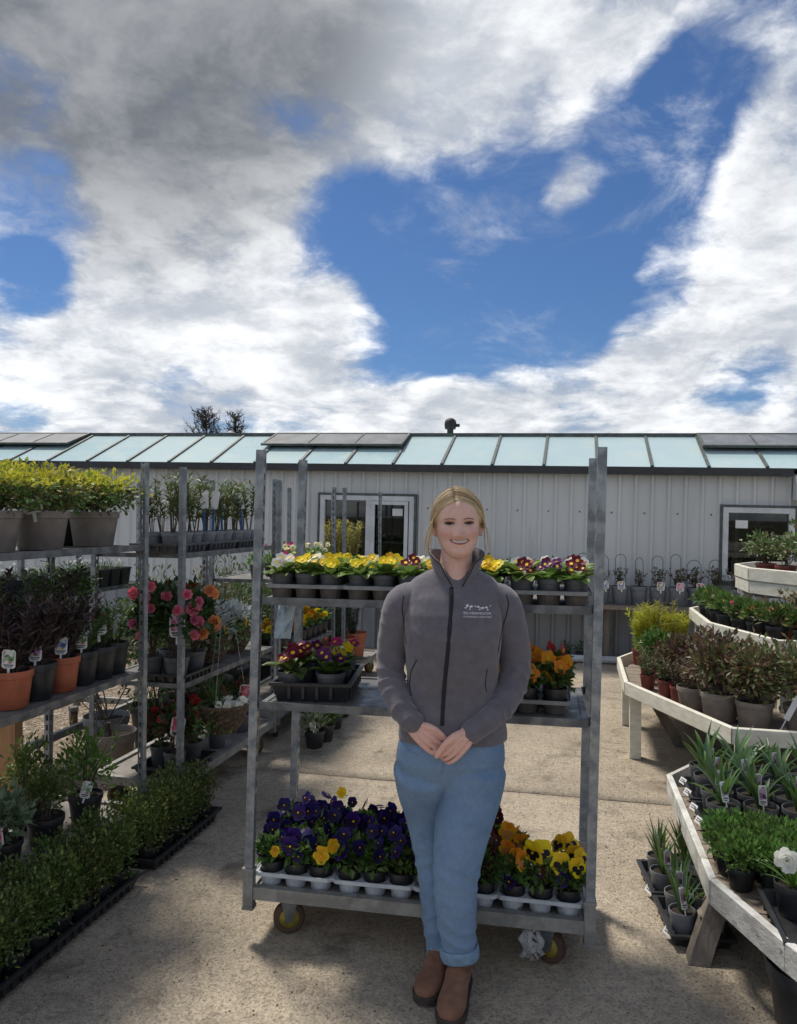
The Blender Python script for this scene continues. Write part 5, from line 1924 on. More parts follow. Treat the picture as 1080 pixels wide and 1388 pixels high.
# golden conifers behind
for k, (a, b, s_) in enumerate(((.52, 6.55, .34), (.66, 6.42, .42), (.80, 6.58, .30))):
    fol = spires('goldcon%d' % k, [L_gcon], 34, s_, .07, .05, .008, 80, lean=.26, start=.02, nv=1, stem_m=L_gcon)
    potted('golden_conifer', 'golden feathery conifer on the lower tier, %s' % ['small one at the rim', 'tallest of the three', 'one under the middle rim'][k], 'potted plant', yard(a, b, zl), p_dred, .065, .12, fol, 'golden conifers on the stand')
# middle tier: leafy flowering plants
mt = [(1.05, 6.62, F_cream), (1.07, 6.42, F_peach), (1.06, 6.20, F_cream), (1.08, 5.98, F_cream), (1.14, 5.78, F_pink), (1.20, 5.58, F_peach), (1.28, 5.40, F_pink), (1.40, 5.26, F_peach), (1.58, 5.24, F_pink), (1.78, 5.25, F_cream), (1.98, 5.25, F_pink), (2.2, 5.25, F_yel)]
for k, (a, b, fm) in enumerate(mt):
    fol = bush('midleaf', [L_green, L_box], 330, .10, .075, .07, .046, .020, .4, .5, 8, zmin=-.5, nv=3, lump=.25)
    fl = flower_set([double_flower('mid_' + fm.name, fm, .032)], 2, .08, .20, .25, .6)
    potted('leafy_bedding_plant', '%s flowered leafy plant on the middle tier, %s from the far corner' % ({'peach_petal': 'peach', 'pink_petal': 'pink', 'red_petal': 'red'}.get(fm.name) or cname[fm.name], ORD[k]), 'potted plant', yard(a, b, .842), p_black, .075, .115, fol, 'bedding plants on the middle tier', flowers=fl)
for k, (a, b) in enumerate(((1.62, 5.45), (1.85, 5.45), (1.42, 5.58))):
    fol = twigs('dry%d' % k, [L_dry, L_olive], .24, 9, 80, .04, .02, nv=1)
    potted('dry_leaved_shrub', 'pale dry-leaved shrub in terracotta pot on the middle tier, %s' % ['at the front', 'nearer the picture edge', 'behind the red flowers'][k], 'potted plant', yard(a, b, .842), p_terra, .07, .12, fol, 'dry shrubs on the middle tier')
# top tier: variegated climber-like shrubs
for k, (a, b) in enumerate(((1.42, 6.35), (1.50, 6.10), (1.62, 5.90), (1.86, 5.88), (2.1, 5.88), (1.7, 6.3))):
    fol = bush('topvar', [L_var, L_olive, L_green], 420, .15, .12, .14, .042, .022, .2, .6, 14, zmin=-.5, nv=3, lump=.4)
    potted('variegated_shrub', 'cream and green variegated shrub on the top tier, %s from the far corner' % ORD[k], 'potted plant', yard(a, b, 1.202), p_dred, .075, .11, fol, 'variegated shrubs on the top tier', rnd.uniform(.8, 1.15))

# ---------------------------------------------------------------- shelf of roses along the shed wall
ws = thing('wall_shelf', 'long timber plank shelf of potted roses along the shed wall', 'shelf', yard(0, 9.13, 0), TH)
mb = MB()
mb.box(-2.4, 3.4, -.24, .18, .625, .665)
part('plank', mb.mesh('plank', plank_wood), ws)
for a in (-2.2, -.9, .35, 1.6, 3.2):
    mb = MB()
    mb.box(a - .03, a + .03, -.05, .05, 0, .623)
    part('support', mb.mesh('support', raw_wood), ws)
k = 0
for a in [-1.55 + .205 * i for i in range(17)]:
    fol = twigs('rosecane', [L_redbr, L_olive], .34, 8, 90, .036, .022, nv=5)
    t = potted('potted_rose', 'leafless-caned rose in grey pot on the wall shelf, %s' % (('%s from the marigold side' % ORD[k]) if k < 12 else '%s from the stand side' % ORD[16 - k]), 'potted plant', yard(a, 9.10 + rnd.uniform(-.03, .03), .667), p_mgrey, .099, .21, fol, 'roses on the wall shelf', rnd.uniform(.55, 1.1))
    if k % 4 != 3:
        add_label(t, (rnd.uniform(-.02, .03), -.103, .175), [pr_pink, pr_red, pr_blue, pr_green][rnd.randrange(4)], .085, .095, 0, -.08)
    mb = MB()
    x0, w, hh = rnd.uniform(-.03, .03), rnd.uniform(.055, .075), rnd.uniform(.46, .58)
    pts = [(x0 - w, 0, .15)] + [(x0 - w * math.cos(PI * q / 10), 0, hh - w + w * math.sin(PI * q / 10)) for q in range(11)] + [(x0 + w, 0, .15 if k % 3 else .3)]
    mb.tube(pts, .0035, 5)
    part('wire_hoop', mb.mesh('wire_hoop', wire), t, rot=(0, 0, rnd.uniform(-.5, .5)))
    k += 1
# under the shelf: sleeper, succulents, pipe, dark labels
t = thing('timber_sleeper', 'weathered timber sleeper lying at the foot of the shed wall', 'sleeper', yard(-1.1, 8.95, 0), TH)
mb = MB()
mb.box(-.95, .75, -.09, .09, 0, .10)
part('beam', mb.mesh('beam', plank_wood), t)
box_tray('white tray of small succulents on the timber sleeper', yard(-.62, 8.95, .101), TH, .27, .16, .05, p_white)
for k in range(3):
    fol = rosette('succ', [L_sage], 14, .05, .022, el=(20, 80))
    potted('succulent', 'grey-green succulent in the white tray, %s along' % ORD[k], 'potted plant', yard(-.70 + k * .08, 8.95, .112), p_black, .036, .055, fol, 'succulents in the white tray')
t = thing('drain_pipe', 'pale plastic pipe lying on concrete at the wall foot', 'pipe', yard(.1, 8.98, .045), TH)
mb = MB()
mb.tube([(-.35, 0, 0), (.55, 0.02, 0)], .042, 14)
part('tube', mb.mesh('tube', p_white, True), t)
for k in range(5):
    a = -.1 + .16 * k if k < 3 else .8 + .2 * (k - 3)
    fol = bush('darkrow', [L_sage, L_dark], 120, .06, .06, .05, .035, .015, .4, .5, 6, nv=2)
    potted('leafy_plant', 'small grey-leaved plant in black pot under the wall shelf, %s' % ORD[k], 'potted plant', yard(a, 9.13, 0), p_black, .055, .10, fol, 'pots under the wall shelf')
for k, a in enumerate((.72, .92)):
    t = potted('hellebore_display', 'dark-labelled silver plant hanging below the wall shelf, %s' % ['nearer the trolley', 'nearer the stand'][k], 'potted plant', yard(a, 8.86, 0.0), p_black, .07, .34, bush('hel', [L_silver, L_green], 160, .08, .07, .06, .04, .02, .3, .5, 6, nv=2), tag=pr_dark, tagsize=(.09, .10), tagz=.30)
# plants dimly seen inside the left-hand window

# ================================================================ THE WOMAN
PO = Vector((0.17, 2.72, 0))
who = thing('person', 'smiling woman in grey zip fleece, light blue jeans and brown boots, hands clasped', 'person', PO)


def P(x, y, z):
    """design coordinates (drawn at one distance) to true position at depth y"""
    d = PO.y + y
    s_ = 400 * d / 1040
    return Vector(((68 + 400 * x) / 1040 * d - PO.x, y, 1.645 + (z - 1.645) * s_))


def PS(y):
    return 400 * (PO.y + y) / 1040


def lerp_tab(tab, x):
    """smooth interpolation in a table of (x, values...)"""
    if x <= tab[0][0]:
        return tab[0][1:]
    for i in range(len(tab) - 1):
        if x <= tab[i + 1][0]:
            t = (x - tab[i][0]) / (tab[i + 1][0] - tab[i][0])
            p0, p1, p2, p3 = tab[max(i - 1, 0)], tab[i], tab[i + 1], tab[min(i + 2, len(tab) - 1)]
            out = []
            for k in range(1, len(p1)):
                m1 = (p2[k] - p0[k]) / max(p2[0] - p0[0], 1e-6) * (p2[0] - p1[0])
                m2 = (p3[k] - p1[k]) / max(p3[0] - p1[0], 1e-6) * (p2[0] - p1[0])
                out.append((2 * t ** 3 - 3 * t ** 2 + 1) * p1[k] + (t ** 3 - 2 * t ** 2 + t) * m1 + (-2 * t ** 3 + 3 * t ** 2) * p2[k] + (t ** 3 - t ** 2) * m2)
            return tuple(out)
    return tab[-1][1:]


def loft(mb, rings, n=36, ex=2.3):
    """rings: (x, y, z, half width, half depth) in design coordinates, stacked in z"""
    vs = []
    for (x, y, z, hw, hd) in rings:
        c = P(x, y, z)
        s_ = PS(y)
        for k in range(n):
            a = 2 * PI * k / n
            ca, sa = math.cos(a), math.sin(a)
            px = math.copysign(abs(ca) ** (2 / ex), ca) * hw * s_
            py = math.copysign(abs(sa) ** (2 / ex), sa) * hd * s_
            vs.append(c + Vector((px, py, 0)))
    fs = []
    R_ = len(rings)
    for i in range(R_ - 1):
        for k in range(n):
            fs.append((i * n + k, i * n + (k + 1) % n, (i + 1) * n + (k + 1) % n, (i + 1) * n + k))
    fs.append(tuple(range(n - 1, -1, -1)))
    fs.append(tuple((R_ - 1) * n + k for k in range(n)))
    mb.add(vs, fs)


def limb(mb, pts, n=20, sub=4, flat=1.0, ref=None):
    """pts: (x, y, z, radius) design coordinates; smooth tapered limb"""
    tab = [(i,) + tuple(p) for i, p in enumerate(pts)]
    path, rad = [], []
    N = (len(pts) - 1) * sub
    for i in range(N + 1):
        x, y, z, r = lerp_tab(tab, i / sub)
        path.append(P(x, y, z))
        rad.append(r * PS(y))
    # rounded ends
    d0 = (path[0] - path[1]).normalized()
    d1 = (path[-1] - path[-2]).normalized()
    p2 = [path[0] + d0 * rad[0] * .5] + path + [path[-1] + d1 * rad[-1] * .5]
    r2 = [rad[0] * .55] + rad + [rad[-1] * .55]
    mb.tube(p2, [(r, r * flat) for r in r2], n, ref=ref)


def remesh(mb, voxel, smooth=3, name='mesh'):
    me = mb.mesh(name + '_tmp', [])if False else None
    m0 = bpy.data.meshes.new('tmp')
    m0.from_pydata(mb.v, [], mb.f)
    ob = bpy.data.objects.new('tmp', m0)
    COL.objects.link(ob)
    md = ob.modifiers.new('r', 'REMESH')
    md.mode = 'VOXEL'
    md.voxel_size = voxel
    sm = ob.modifiers.new('s', 'SMOOTH')
    sm.factor = .5
    sm.iterations = smooth
    dg = bpy.context.evaluated_depsgraph_get()
    out = bpy.data.meshes.new_from_object(ob.evaluated_get(dg))
    out.name = name
    bpy.data.objects.remove(ob)
    bpy.data.meshes.remove(m0)
    out.polygons.foreach_set('use_smooth', [True] * len(out.polygons))
    return out


# ---- cloth and skin
def fabric(name, c1, c2, scale, bump, bscale, rough=.9, sheen=.3, c3=None, s3=3, t3=(.5, .7), fold=0.0):
    m = bpy.data.materials.new(name)
    m.use_nodes = True
    t = m.node_tree
    g = NG(t)
    b = t.nodes['Principled BSDF']
    tc = g.n('ShaderNodeTexCoord')
    v = tc.outputs['Object']
    col = g.mix(g.rng(g.noise(v, scale, 6, .65), .35, .65), c4(c1), c4(c2))
    if c3:
        col = g.mix(g.rng(g.noise(v, s3, 4, .6), t3[0], t3[1], 0, .8), col, c4(c3))
    t.links.new(col, b.inputs['Base Color'])
    b.inputs['Roughness'].default_value = rough
    b.inputs['Specular IOR Level'].default_value = .15
    b.inputs['Sheen Weight'].default_value = sheen
    b.inputs['Sheen Roughness'].default_value = .5
    h = g.noise(v, bscale, 4, .6)
    bp = g.n('ShaderNodeBump', {'Strength': bump, 'Distance': .004, 'Height': h})
    nrm = bp.outputs[0]
    if fold:
        h2 = g.noise(v, 14, 3, .5, .6)
        bp2 = g.n('ShaderNodeBump', {'Strength': fold, 'Distance': .02, 'Height': h2, 'Normal': nrm})
        nrm = bp2.outputs[0]
    t.links.new(nrm, b.inputs['Normal'])
    return m


fleece = fabric('grey_fleece', (.152, .142, .163), (.128, .119, .138), 30, .5, 420, .95, .35, fold=.25)
fleece_dark = fabric('fleece_binding', (.028, .028, .034), (.022, .022, .027), 30, .3, 300, .8, .1)
denim = fabric('light_denim', (.175, .272, .425), (.20, .305, .462), 60, .5, 900, .85, .1, c3=(.11, .195, .33), s3=3.6, t3=(.42, .70), fold=.45)
denim_cuff = fabric('denim_cuff', (.22, .34, .46), (.16, .26, .37), 40, .4, 600, .85, .1)
leather = fabric('brown_nubuck', (.235, .118, .076), (.165, .082, .053), 22, .5, 120, .75, .1, c3=(.20, .12, .08), s3=9, t3=(.55, .75))
sole_m = mat('dark_sole', (.035, .026, .022), (.055, .042, .035), 40, .8, 0, .3, 80)
white_thread = mat('white_thread', (.78, .78, .80), (.70, .70, .72), 200, .7)


def skin_mat():
    m = bpy.data.materials.new('skin')
    m.use_nodes = True
    t = m.node_tree
    g = NG(t)
    b = t.nodes['Principled BSDF']
    at = g.n('ShaderNodeAttribute', attribute_name='blush')
    tc = g.n('ShaderNodeTexCoord')
    n1 = g.noise(tc.outputs['Object'], 60, 4, .6)
    base = g.mix(g.rng(n1, .3, .7), (.76, .49, .40, 1), (.69, .43, .345, 1))
    col = g.mix(at.outputs['Fac'], base, (.62, .24, .20, 1))
    t.links.new(col, b.inputs['Base Color'])
    b.inputs['Roughness'].default_value = .48
    b.inputs['Subsurface Weight'].default_value = .12
    b.inputs['Subsurface Radius'].default_value = (.012, .005, .003)
    b.inputs['Subsurface Scale'].default_value = .6
    bp = g.n('ShaderNodeBump', {'Strength': .12, 'Distance': .002, 'Height': g.noise(tc.outputs['Object'], 500, 3, .6)})
    t.links.new(bp.outputs[0], b.inputs['Normal'])
    return m


skin = skin_mat()

# ---- jacket
SH = -.045
torso = [(.02, SH, .900, .183, .128), (.02, SH, .925, .183, .130), (.018, SH, .965, .176, .126), (.016, SH, 1.02, .162, .120), (.015, SH, 1.08, .155, .118), (.015, SH - .006, 1.17, .160, .130), (.015, SH - .012, 1.25, .166, .137), (.015, SH - .006, 1.32, .169, .124), (.015, SH, 1.375, .162, .098), (.018, SH + .008, 1.412, .158, .076), (.02, SH + .012, 1.440, .134, .062), (.021, SH + .014, 1.462, .098, .054), (.022, SH + .014, 1.478, .06, .045)]
arm_l = [(-.098, SH + .01, 1.372, .058), (-.150, SH + .01, 1.345, .066), (-.178, SH + .015, 1.26, .056), (-.190, SH + .015, 1.17, .051), (-.186, SH - .01, 1.09, .050), (-.160, SH - .06, 1.015, .046), (-.130, SH - .095, .965, .042), (-.104, SH - .112, .940, .038)]
arm_r = [(.131, SH + .01, 1.372, .058), (.184, SH + .01, 1.345, .066), (.215, SH + .015, 1.26, .057), (.231, SH + .015, 1.17, .052), (.225, SH - .01, 1.09, .051), (.188, SH - .06, 1.015, .048), (.132, SH - .112, .955, .043), (.072, SH - .138, .908, .038)]
jv, jf = [], []
for which in (0, 1, 2):
    mb = MB()
    if which == 0:
        loft(mb, torso)
    else:
        limb(mb, arm_l if which == 1 else arm_r, 26)
    tm_ = remesh(mb, .0055, 4, 'jacket')
    b0_ = len(jv)
    jv += [v.co[:] for v in tm_.vertices]
    jf += [tuple(i + b0_ for i in f.vertices) for f in tm_.polygons]
    if which == 0:
        n_torso = len(jv)
    bpy.data.meshes.remove(tm_)
jk = bpy.data.meshes.new('jacket')
jk.from_pydata(jv, [], jf)
jk.polygons.foreach_set('use_smooth', [True] * len(jk.polygons))
jk.update()
jk.materials.append(fleece)


def arm_param(p, path):
    best = (9, 0, 0)
    s0 = 0
    for i in range(len(path) - 1):
        a, b = path[i], path[i + 1]
        ab = b - a
        L = ab.length
        t = max(0, min(1, (p - a).dot(ab) / (L * L)))
        d = (p - (a + ab * t)).length
        if d < best[0]:
            best = (d, s0 + t * L, 0)
        s0 += L
    return best[0], best[1]


pl = [P(*q[:3]) for q in arm_l]
pr_ = [P(*q[:3]) for q in arm_r]
nrmls = [v.normal.copy() for v in jk.vertices]


def ridge(t):
    """rounded folds with sharper valleys"""
    return 1.0 - 1.9 * abs(math.sin(t)) ** .8 * .5 - .5


for vi, (v, nv) in enumerate(zip(jk.vertices, nrmls)):
    p = v.co.copy()
    disp = .005 * noise.noise(Vector((p.x * 8, p.y * 8, p.z * 5)) + Vector((3, 1, 7)))
    if vi >= n_torso:
        path, ph = (pl, 0.0) if p.x < .02 else (pr_, 1.3)
        d, s_ = arm_param(p, path)
        tw = .9 * math.sin(p.x * 38 + p.y * 30 + ph)
        g1 = .9 * math.exp(-((s_ - .31) / .06) ** 2) + .8 * math.exp(-((s_ - .45) / .07) ** 2) + .35 * math.exp(-((s_ - .13) / .06) ** 2)
        disp += g1 * .0085 * ridge(s_ * 62 + 1.6 * noise.noise(p * 10) + tw + ph)
    elif p.y < .03:
        # drape from the shoulders and drag lines toward the clasped hands
        w = max(0, 1 - abs(p.z - 1.04) / .16)
        disp += .0065 * w * ridge(p.z * 34 + (16 if p.x > .01 else -16) * (p.x - .01) + 1.5 * noise.noise(p * 7))
        w2 = max(0, 1 - abs(abs(p.x - .015) - .125) / .05) * max(0, 1 - abs(p.z - 1.24) / .12)
        disp += .006 * w2 * ridge(p.z * 40 + p.x * 30)
    v.co = p + nv * disp
jk.update()
jacket = part('jacket', jk, who)
bv = BVHTree.FromPolygons([v.co[:] for v in jk.vertices], [tuple(f.vertices) for f in jk.polygons])


def front_y(x, z, off=.0):
    h = bv.ray_cast(Vector((x, -1.5, z)), Vector((0, 1, 0)))
    return (h[0].y - off) if h[0] is not None else None


def ux(u, v, y=-.16):
    """picture place on her front to design-true x, z at depth y"""
    d = PO.y + y
    return (u - 540) / 1040 * d - PO.x, 1.645 - (v - 700 - .0087 * (u - 540)) / 1040 * d


# zip
zp = [(614, 797), (613, 815), (610, 850), (607, 890), (604, 930), (602, 965), (601, 985)]
pts = []
for i in range(len(zp) - 1):
    for k in range(6):
        t_ = k / 6
        x, z = ux(zp[i][0] + (zp[i + 1][0] - zp[i][0]) * t_, zp[i][1] + (zp[i + 1][1] - zp[i][1]) * t_)
        pts.append((x, z))
pts = [q for q in pts if front_y(*q) is not None]
mb = MB()
vs = []
ys = [front_y(x, z) for x, z in pts]
for it in range(3):
    ys = [ys[0]] + [(ys[i - 1] + ys[i] * 2 + ys[i + 1]) / 4 for i in range(1, len(ys) - 1)] + [ys[-1]]
for (x, z), y in zip(pts, ys):
    w = .007
    vs += [Vector((x - w, y - .0015, z)), Vector((x - w * .3, y - .0045, z)), Vector((x + w * .3, y - .0045, z)), Vector((x + w, y - .0015, z))]
mb.add(vs, [(i * 4 + k, (i + 1) * 4 + k, (i + 1) * 4 + k + 1, i * 4 + k + 1) for i in range(len(pts) - 1) for k in range(3)])
part('zip', mb.mesh('zip', fleece_dark, True), jacket)
mb = MB()
x, z = ux(613, 803)
y = front_y(x, z) - .008
mb.box(x - .0045, x + .0045, y - .004, y, z - .008, z + .008)
mb.tube([(x, y - .003, z - .006), (x - .002, y - .006, z - .02), (x - .003, y - .005, z - .042)], [.0035, .0045, .0035], 6, flat=.5)
part('zip_puller', mb.mesh('zip_puller', p_black), jacket)


def seam(uvs, r=.0018, m=None, name='seam', raise_=.0008, yd=-.13):
    pts = []
    for i in range(len(uvs) - 1):
        for k in range(5):
            t_ = k / 5
            x, z = ux(uvs[i][0] + (uvs[i + 1][0] - uvs[i][0]) * t_, uvs[i][1] + (uvs[i + 1][1] - uvs[i][1]) * t_, yd)
            yy = front_y(x, z, raise_)
            if yy is not None:
                pts.append(Vector((x, yy, z)))
    mb = MB()
    mb.tube(pts, r, 5)
    part(name, mb.mesh(name, m or fleece_dark, True), jacket)


seam([(689, 806), (692, 820), (688, 840), (680, 865), (676, 890)])
seam([(548, 808), (546, 825), (549, 850), (553, 880)])
seam([(566, 893), (559, 910), (557, 930), (560, 948)], .0022)
seam([(661, 905), (659, 925), (661, 940)], .0018)

# collar, open at the throat
mb = MB()
cc = P(.026, SH + .012, 1.47)
N = 44
rows = []
for layer in (0, 1):
    for f in (0, .33, .66, 1.0):
        row = []
        for i in range(N + 1):
            s_ = -1 + 2 * i / N
            a_b, a_t = s_ * RAD(176), s_ * RAD(143)
            ang = a_b + (a_t - a_b) * f ** .8
            fr = max(0, (abs(s_) - .45) / .55)
            zb = 1.458 - .066 * fr ** 1.25
            zt_ = 1.534 - .040 * fr ** 1.6 + .004 * math.sin(7 * s_)
            rx = (.080 + .016 * f) + (-.010 * fr if f < .4 else .004 * fr)
            ry = (.078 + .006 * f) * (1 + .02 * fr)
            if layer:
                rx -= .007
                ry -= .007
            z = zb + (zt_ - zb) * f
            zz = 1.645 + (z - 1.645) * 1.03
            row.append(Vector((cc.x + rx * math.sin(ang), cc.y + ry * math.cos(ang), zz)))
        rows.append(row)
vs = [p for r in rows for p in r]
W = N + 1
fs = []
for i in range(3):
    for k in range(N):
        fs.append((i * W + k, i * W + k + 1, (i + 1) * W + k + 1, (i + 1) * W + k))
        b0 = 4 * W
        fs.append((b0 + (i + 1) * W + k, b0 + (i + 1) * W + k + 1, b0 + i * W + k + 1, b0 + i * W + k))
for k in range(N):
    fs.append((3 * W + k, 3 * W + k + 1, 7 * W + k + 1, 7 * W + k))
for i in range(3):
    fs.append((i * W, (i + 1) * W, (i + 5) * W, (i + 4) * W))
    fs.append(((i + 1) * W + N, i * W + N, (i + 4) * W + N, (i + 5) * W + N))
mb.add(vs, fs)
part('collar', mb.mesh('collar', fleece, True), jacket)
mb = MB()
mb.tube(rows[3], .0022, 5)
mb.tube([rows[i][0] for i in range(4)], .0022, 5)
mb.tube([rows[i][N] for i in range(4)], .0022, 5)
part('collar_binding', mb.mesh('collar_binding', fleece_dark, True), jacket)

# embroidered emblem: a row of little marks over two lines of lettering
mb = MB()


def blob(u, v, ru, rv, rot=0.0):
    n = 10
    x, z = ux(u, v)
    vs = []
    for k in range(n):
        a = 2 * PI * k / n
        dx, dz = ru * math.cos(a), rv * math.sin(a)
        px, pz = x + (dx * math.cos(rot) - dz * math.sin(rot)) / 400, z + (dx * math.sin(rot) + dz * math.cos(rot)) / 400
        vs.append((px, front_y(px, pz, .0022), pz))
    mb.add(vs, [tuple(range(n))])


for (bx_, by_, ru, rv, ro) in ((295, 250, 2.0, 1.4, .3), (265, 285, 1.3, .9, 0), (355, 268, 2.6, 1.3, .2), (335, 305, 1.2, .8, 0), (425, 265, .9, 1.1, .4), (475, 275, 2.3, 1.2, -.2), (497, 315, 1.2, 1.0, 0), (548, 295, 2.4, 1.3, .1), (612, 290, 2.2, 1.2, -.2), (632, 325, 1.2, 1.1, 0), (685, 270, .9, .8, 0), (290, 268, 1.0, .9, 0), (520, 290, .9, .8, 0)):
    blob(610 + bx_ / 12, 800 + by_ / 12, ru, rv, ro)
part('emblem', mb.mesh('emblem', white_thread), jacket)
for (txt, u0, v0, u1, size) in (('SILVERMOOR', 628.5, 831.5, 667.5, .0105), ('GARDEN CENTRE', 628.5, 835.6, 667.5, .0072)):
    cu = bpy.data.curves.new('lettering', 'FONT')
    cu.body = txt
    cu.size = size
    ob = bpy.data.objects.new('tmp', cu)
    COL.objects.link(ob)
    dg = bpy.context.evaluated_depsgraph_get()
    tm = bpy.data.meshes.new_from_object(ob.evaluated_get(dg))
    bpy.data.objects.remove(ob)
    x0, z0 = ux(u0, v0)
    x1, z1 = ux(u1, v0 + 2.2)
    wmax = max(v.co.x for v in tm.vertices)
    for v in tm.vertices:
        f = v.co.x / wmax
        px, pz = x0 + (x1 - x0) * f, z0 + (z1 - z0) * f + v.co.y
        v.co = (px, front_y(px, pz, .0022), pz)
    tm.materials.append(white_thread)
    part('lettering', tm, jacket)

# ---- jeans
mb = MB()
hips = [(.016, SH, .93, .165, .112), (.014, SH, .88, .180, .122), (.012, SH + .008, .83, .186, .120), (.012, SH + .018, .785, .176, .102), (.012, SH + .026, .75, .155, .080), (.012, SH + .03, .725, .11, .05)]
leg_l = [(-.074, -.030, .80, .108), (-.070, .018, .72, .094), (-.060, .05, .6475, .080), (-.045, .066, .5225, .068), (-.032, .062, .3975, .060), (-.018, .066, .2725, .058), (-.006, .064, .195, .054)]
leg_r = [(.092, -.042, .80, .112), (.080, -.04, .72, .108), (.066, -.05, .6475, .101), (.045, -.065, .5225, .087), (.033, -.07, .3975, .075), (.040, -.055, .2725, .067), (.048, -.047, .186, .061)]
loft(mb, hips)
limb(mb, leg_r, 26)
je1 = remesh(mb, .0055, 10, 'jeans')
mb = MB()
loft(mb, [(x, y + .002, z, hw * .985, hd * .985) for (x, y, z, hw, hd) in hips])
limb(mb, leg_l, 26)
je2 = remesh(mb, .0055, 10, 'jeans')
jv = [v.co[:] for v in je1.vertices] + [v.co[:] for v in je2.vertices]
j0 = len(je1.vertices)
jf = [tuple(f.vertices) for f in je1.polygons] + [tuple(i + j0 for i in f.vertices) for f in je2.polygons]
je = bpy.data.meshes.new('jeans')
je.from_pydata(jv, [], jf)
je.polygons.foreach_set('use_smooth', [True] * len(je.polygons))
je.update()
bpy.data.meshes.remove(je1)
bpy.data.meshes.remove(je2)
je.materials.append(denim)
ll = [P(*q[:3]) for q in leg_l]
lr = [P(*q[:3]) for q in leg_r]
nrmls = [v.normal.copy() for v in je.vertices]
for v, nv in zip(je.vertices, nrmls):
    p = v.co.copy()
    d1, s1 = arm_param(p, ll)
    d2, s2 = arm_param(p, lr)
    s_ = s1 if d1 < d2 else s2
    ph = 0 if d1 < d2 else 2.0
    wr = math.sin(s_ * 90 + 3.0 * noise.noise(p * 9) + p.x * (40 if d1 < d2 else -30) + ph)
    g1 = math.exp(-((p.z - .40) / .06) ** 2) * .9 + math.exp(-((p.z - .20) / .10) ** 2) * .8 + math.exp(-((p.z - .78) / .05) ** 2) * .5
    disp = .0075 * g1 * ridge(s_ * 46 + 1.5 * noise.noise(p * 8) + p.x * (22 if d1 < d2 else -18) + ph) + .004 * noise.noise(Vector((p.x * 12, p.y * 12, p.z * 4)))
    v.co = p + nv * disp
je.update()
jeans = part('jeans', je, who)
jbv = BVHTree.FromPolygons([v.co[:] for v in je.vertices], [tuple(f.vertices) for f in je.polygons])
# rolled hems
for (pt, r) in ((leg_l[-1], .056), (leg_r[-1], .061)):
    c = P(*pt[:3])
    q = P(*(leg_l if pt is leg_l[-1] else leg_r)[-2][:3])
    ax = (c - q).normalized()
    mb = MB()
    n = 30
    rr = r * 1.03
    prof = [(1.0, -.030), (1.07, -.028), (1.09, -.012), (1.09, .006), (1.06, .014), (.96, .014), (.93, .004), (.93, -.02)]
    u_ = ax.orthogonal().normalized()
    w_ = ax.cross(u_)
    vs = []
    for (f, dz) in prof:
        for k in range(n):
            a = 2 * PI * k / n
            wob = 1 + .03 * noise.noise(Vector((math.cos(a) * 2, math.sin(a) * 2, dz * 30 + r * 90)))
            vs.append(c + (u_ * math.cos(a) + w_ * math.sin(a)) * (rr * f * wob) + ax * (dz + .01 + .004 * math.sin(2 * a)))
    mb.add(vs, [(i * n + k, i * n + (k + 1) % n, ((i + 1) % len(prof)) * n + (k + 1) % n, ((i + 1) % len(prof)) * n + k) for i in range(len(prof)) for k in range(n)])
    part('rolled_hem', mb.mesh('rolled_hem', denim_cuff, True), jeans)


def jseam(pts3, r=.0016):
    out = []
    for i in range(len(pts3) - 1):
        for k in range(6):
            t_ = k / 6
            u, v = pts3[i][0] + (pts3[i + 1][0] - pts3[i][0]) * t_, pts3[i][1] + (pts3[i + 1][1] - pts3[i][1]) * t_
            x, z = ux(u, v, -.11)
            h = jbv.ray_cast(Vector((x, -1.5, z)), Vector((0, 1, 0)))
            if h[0] is not None:
                out.append(h[0] + Vector((0, -.0008, 0)))
    if len(out) > 2:
        mb = MB()
        mb.tube(out, r, 5)
        part('seam', mb.mesh('seam', denim_cuff, True), jeans)


jseam([(684, 1015), (681, 1060), (672, 1110), (660, 1150), (646, 1190), (645, 1230), (650, 1270)])
jseam([(601, 1020), (602, 1035), (601, 1046)], .002)
jseam([(546, 1000), (556, 1014), (572, 1019)], .0014)
jseam([(684, 1016), (672, 1027), (655, 1030)], .0014)


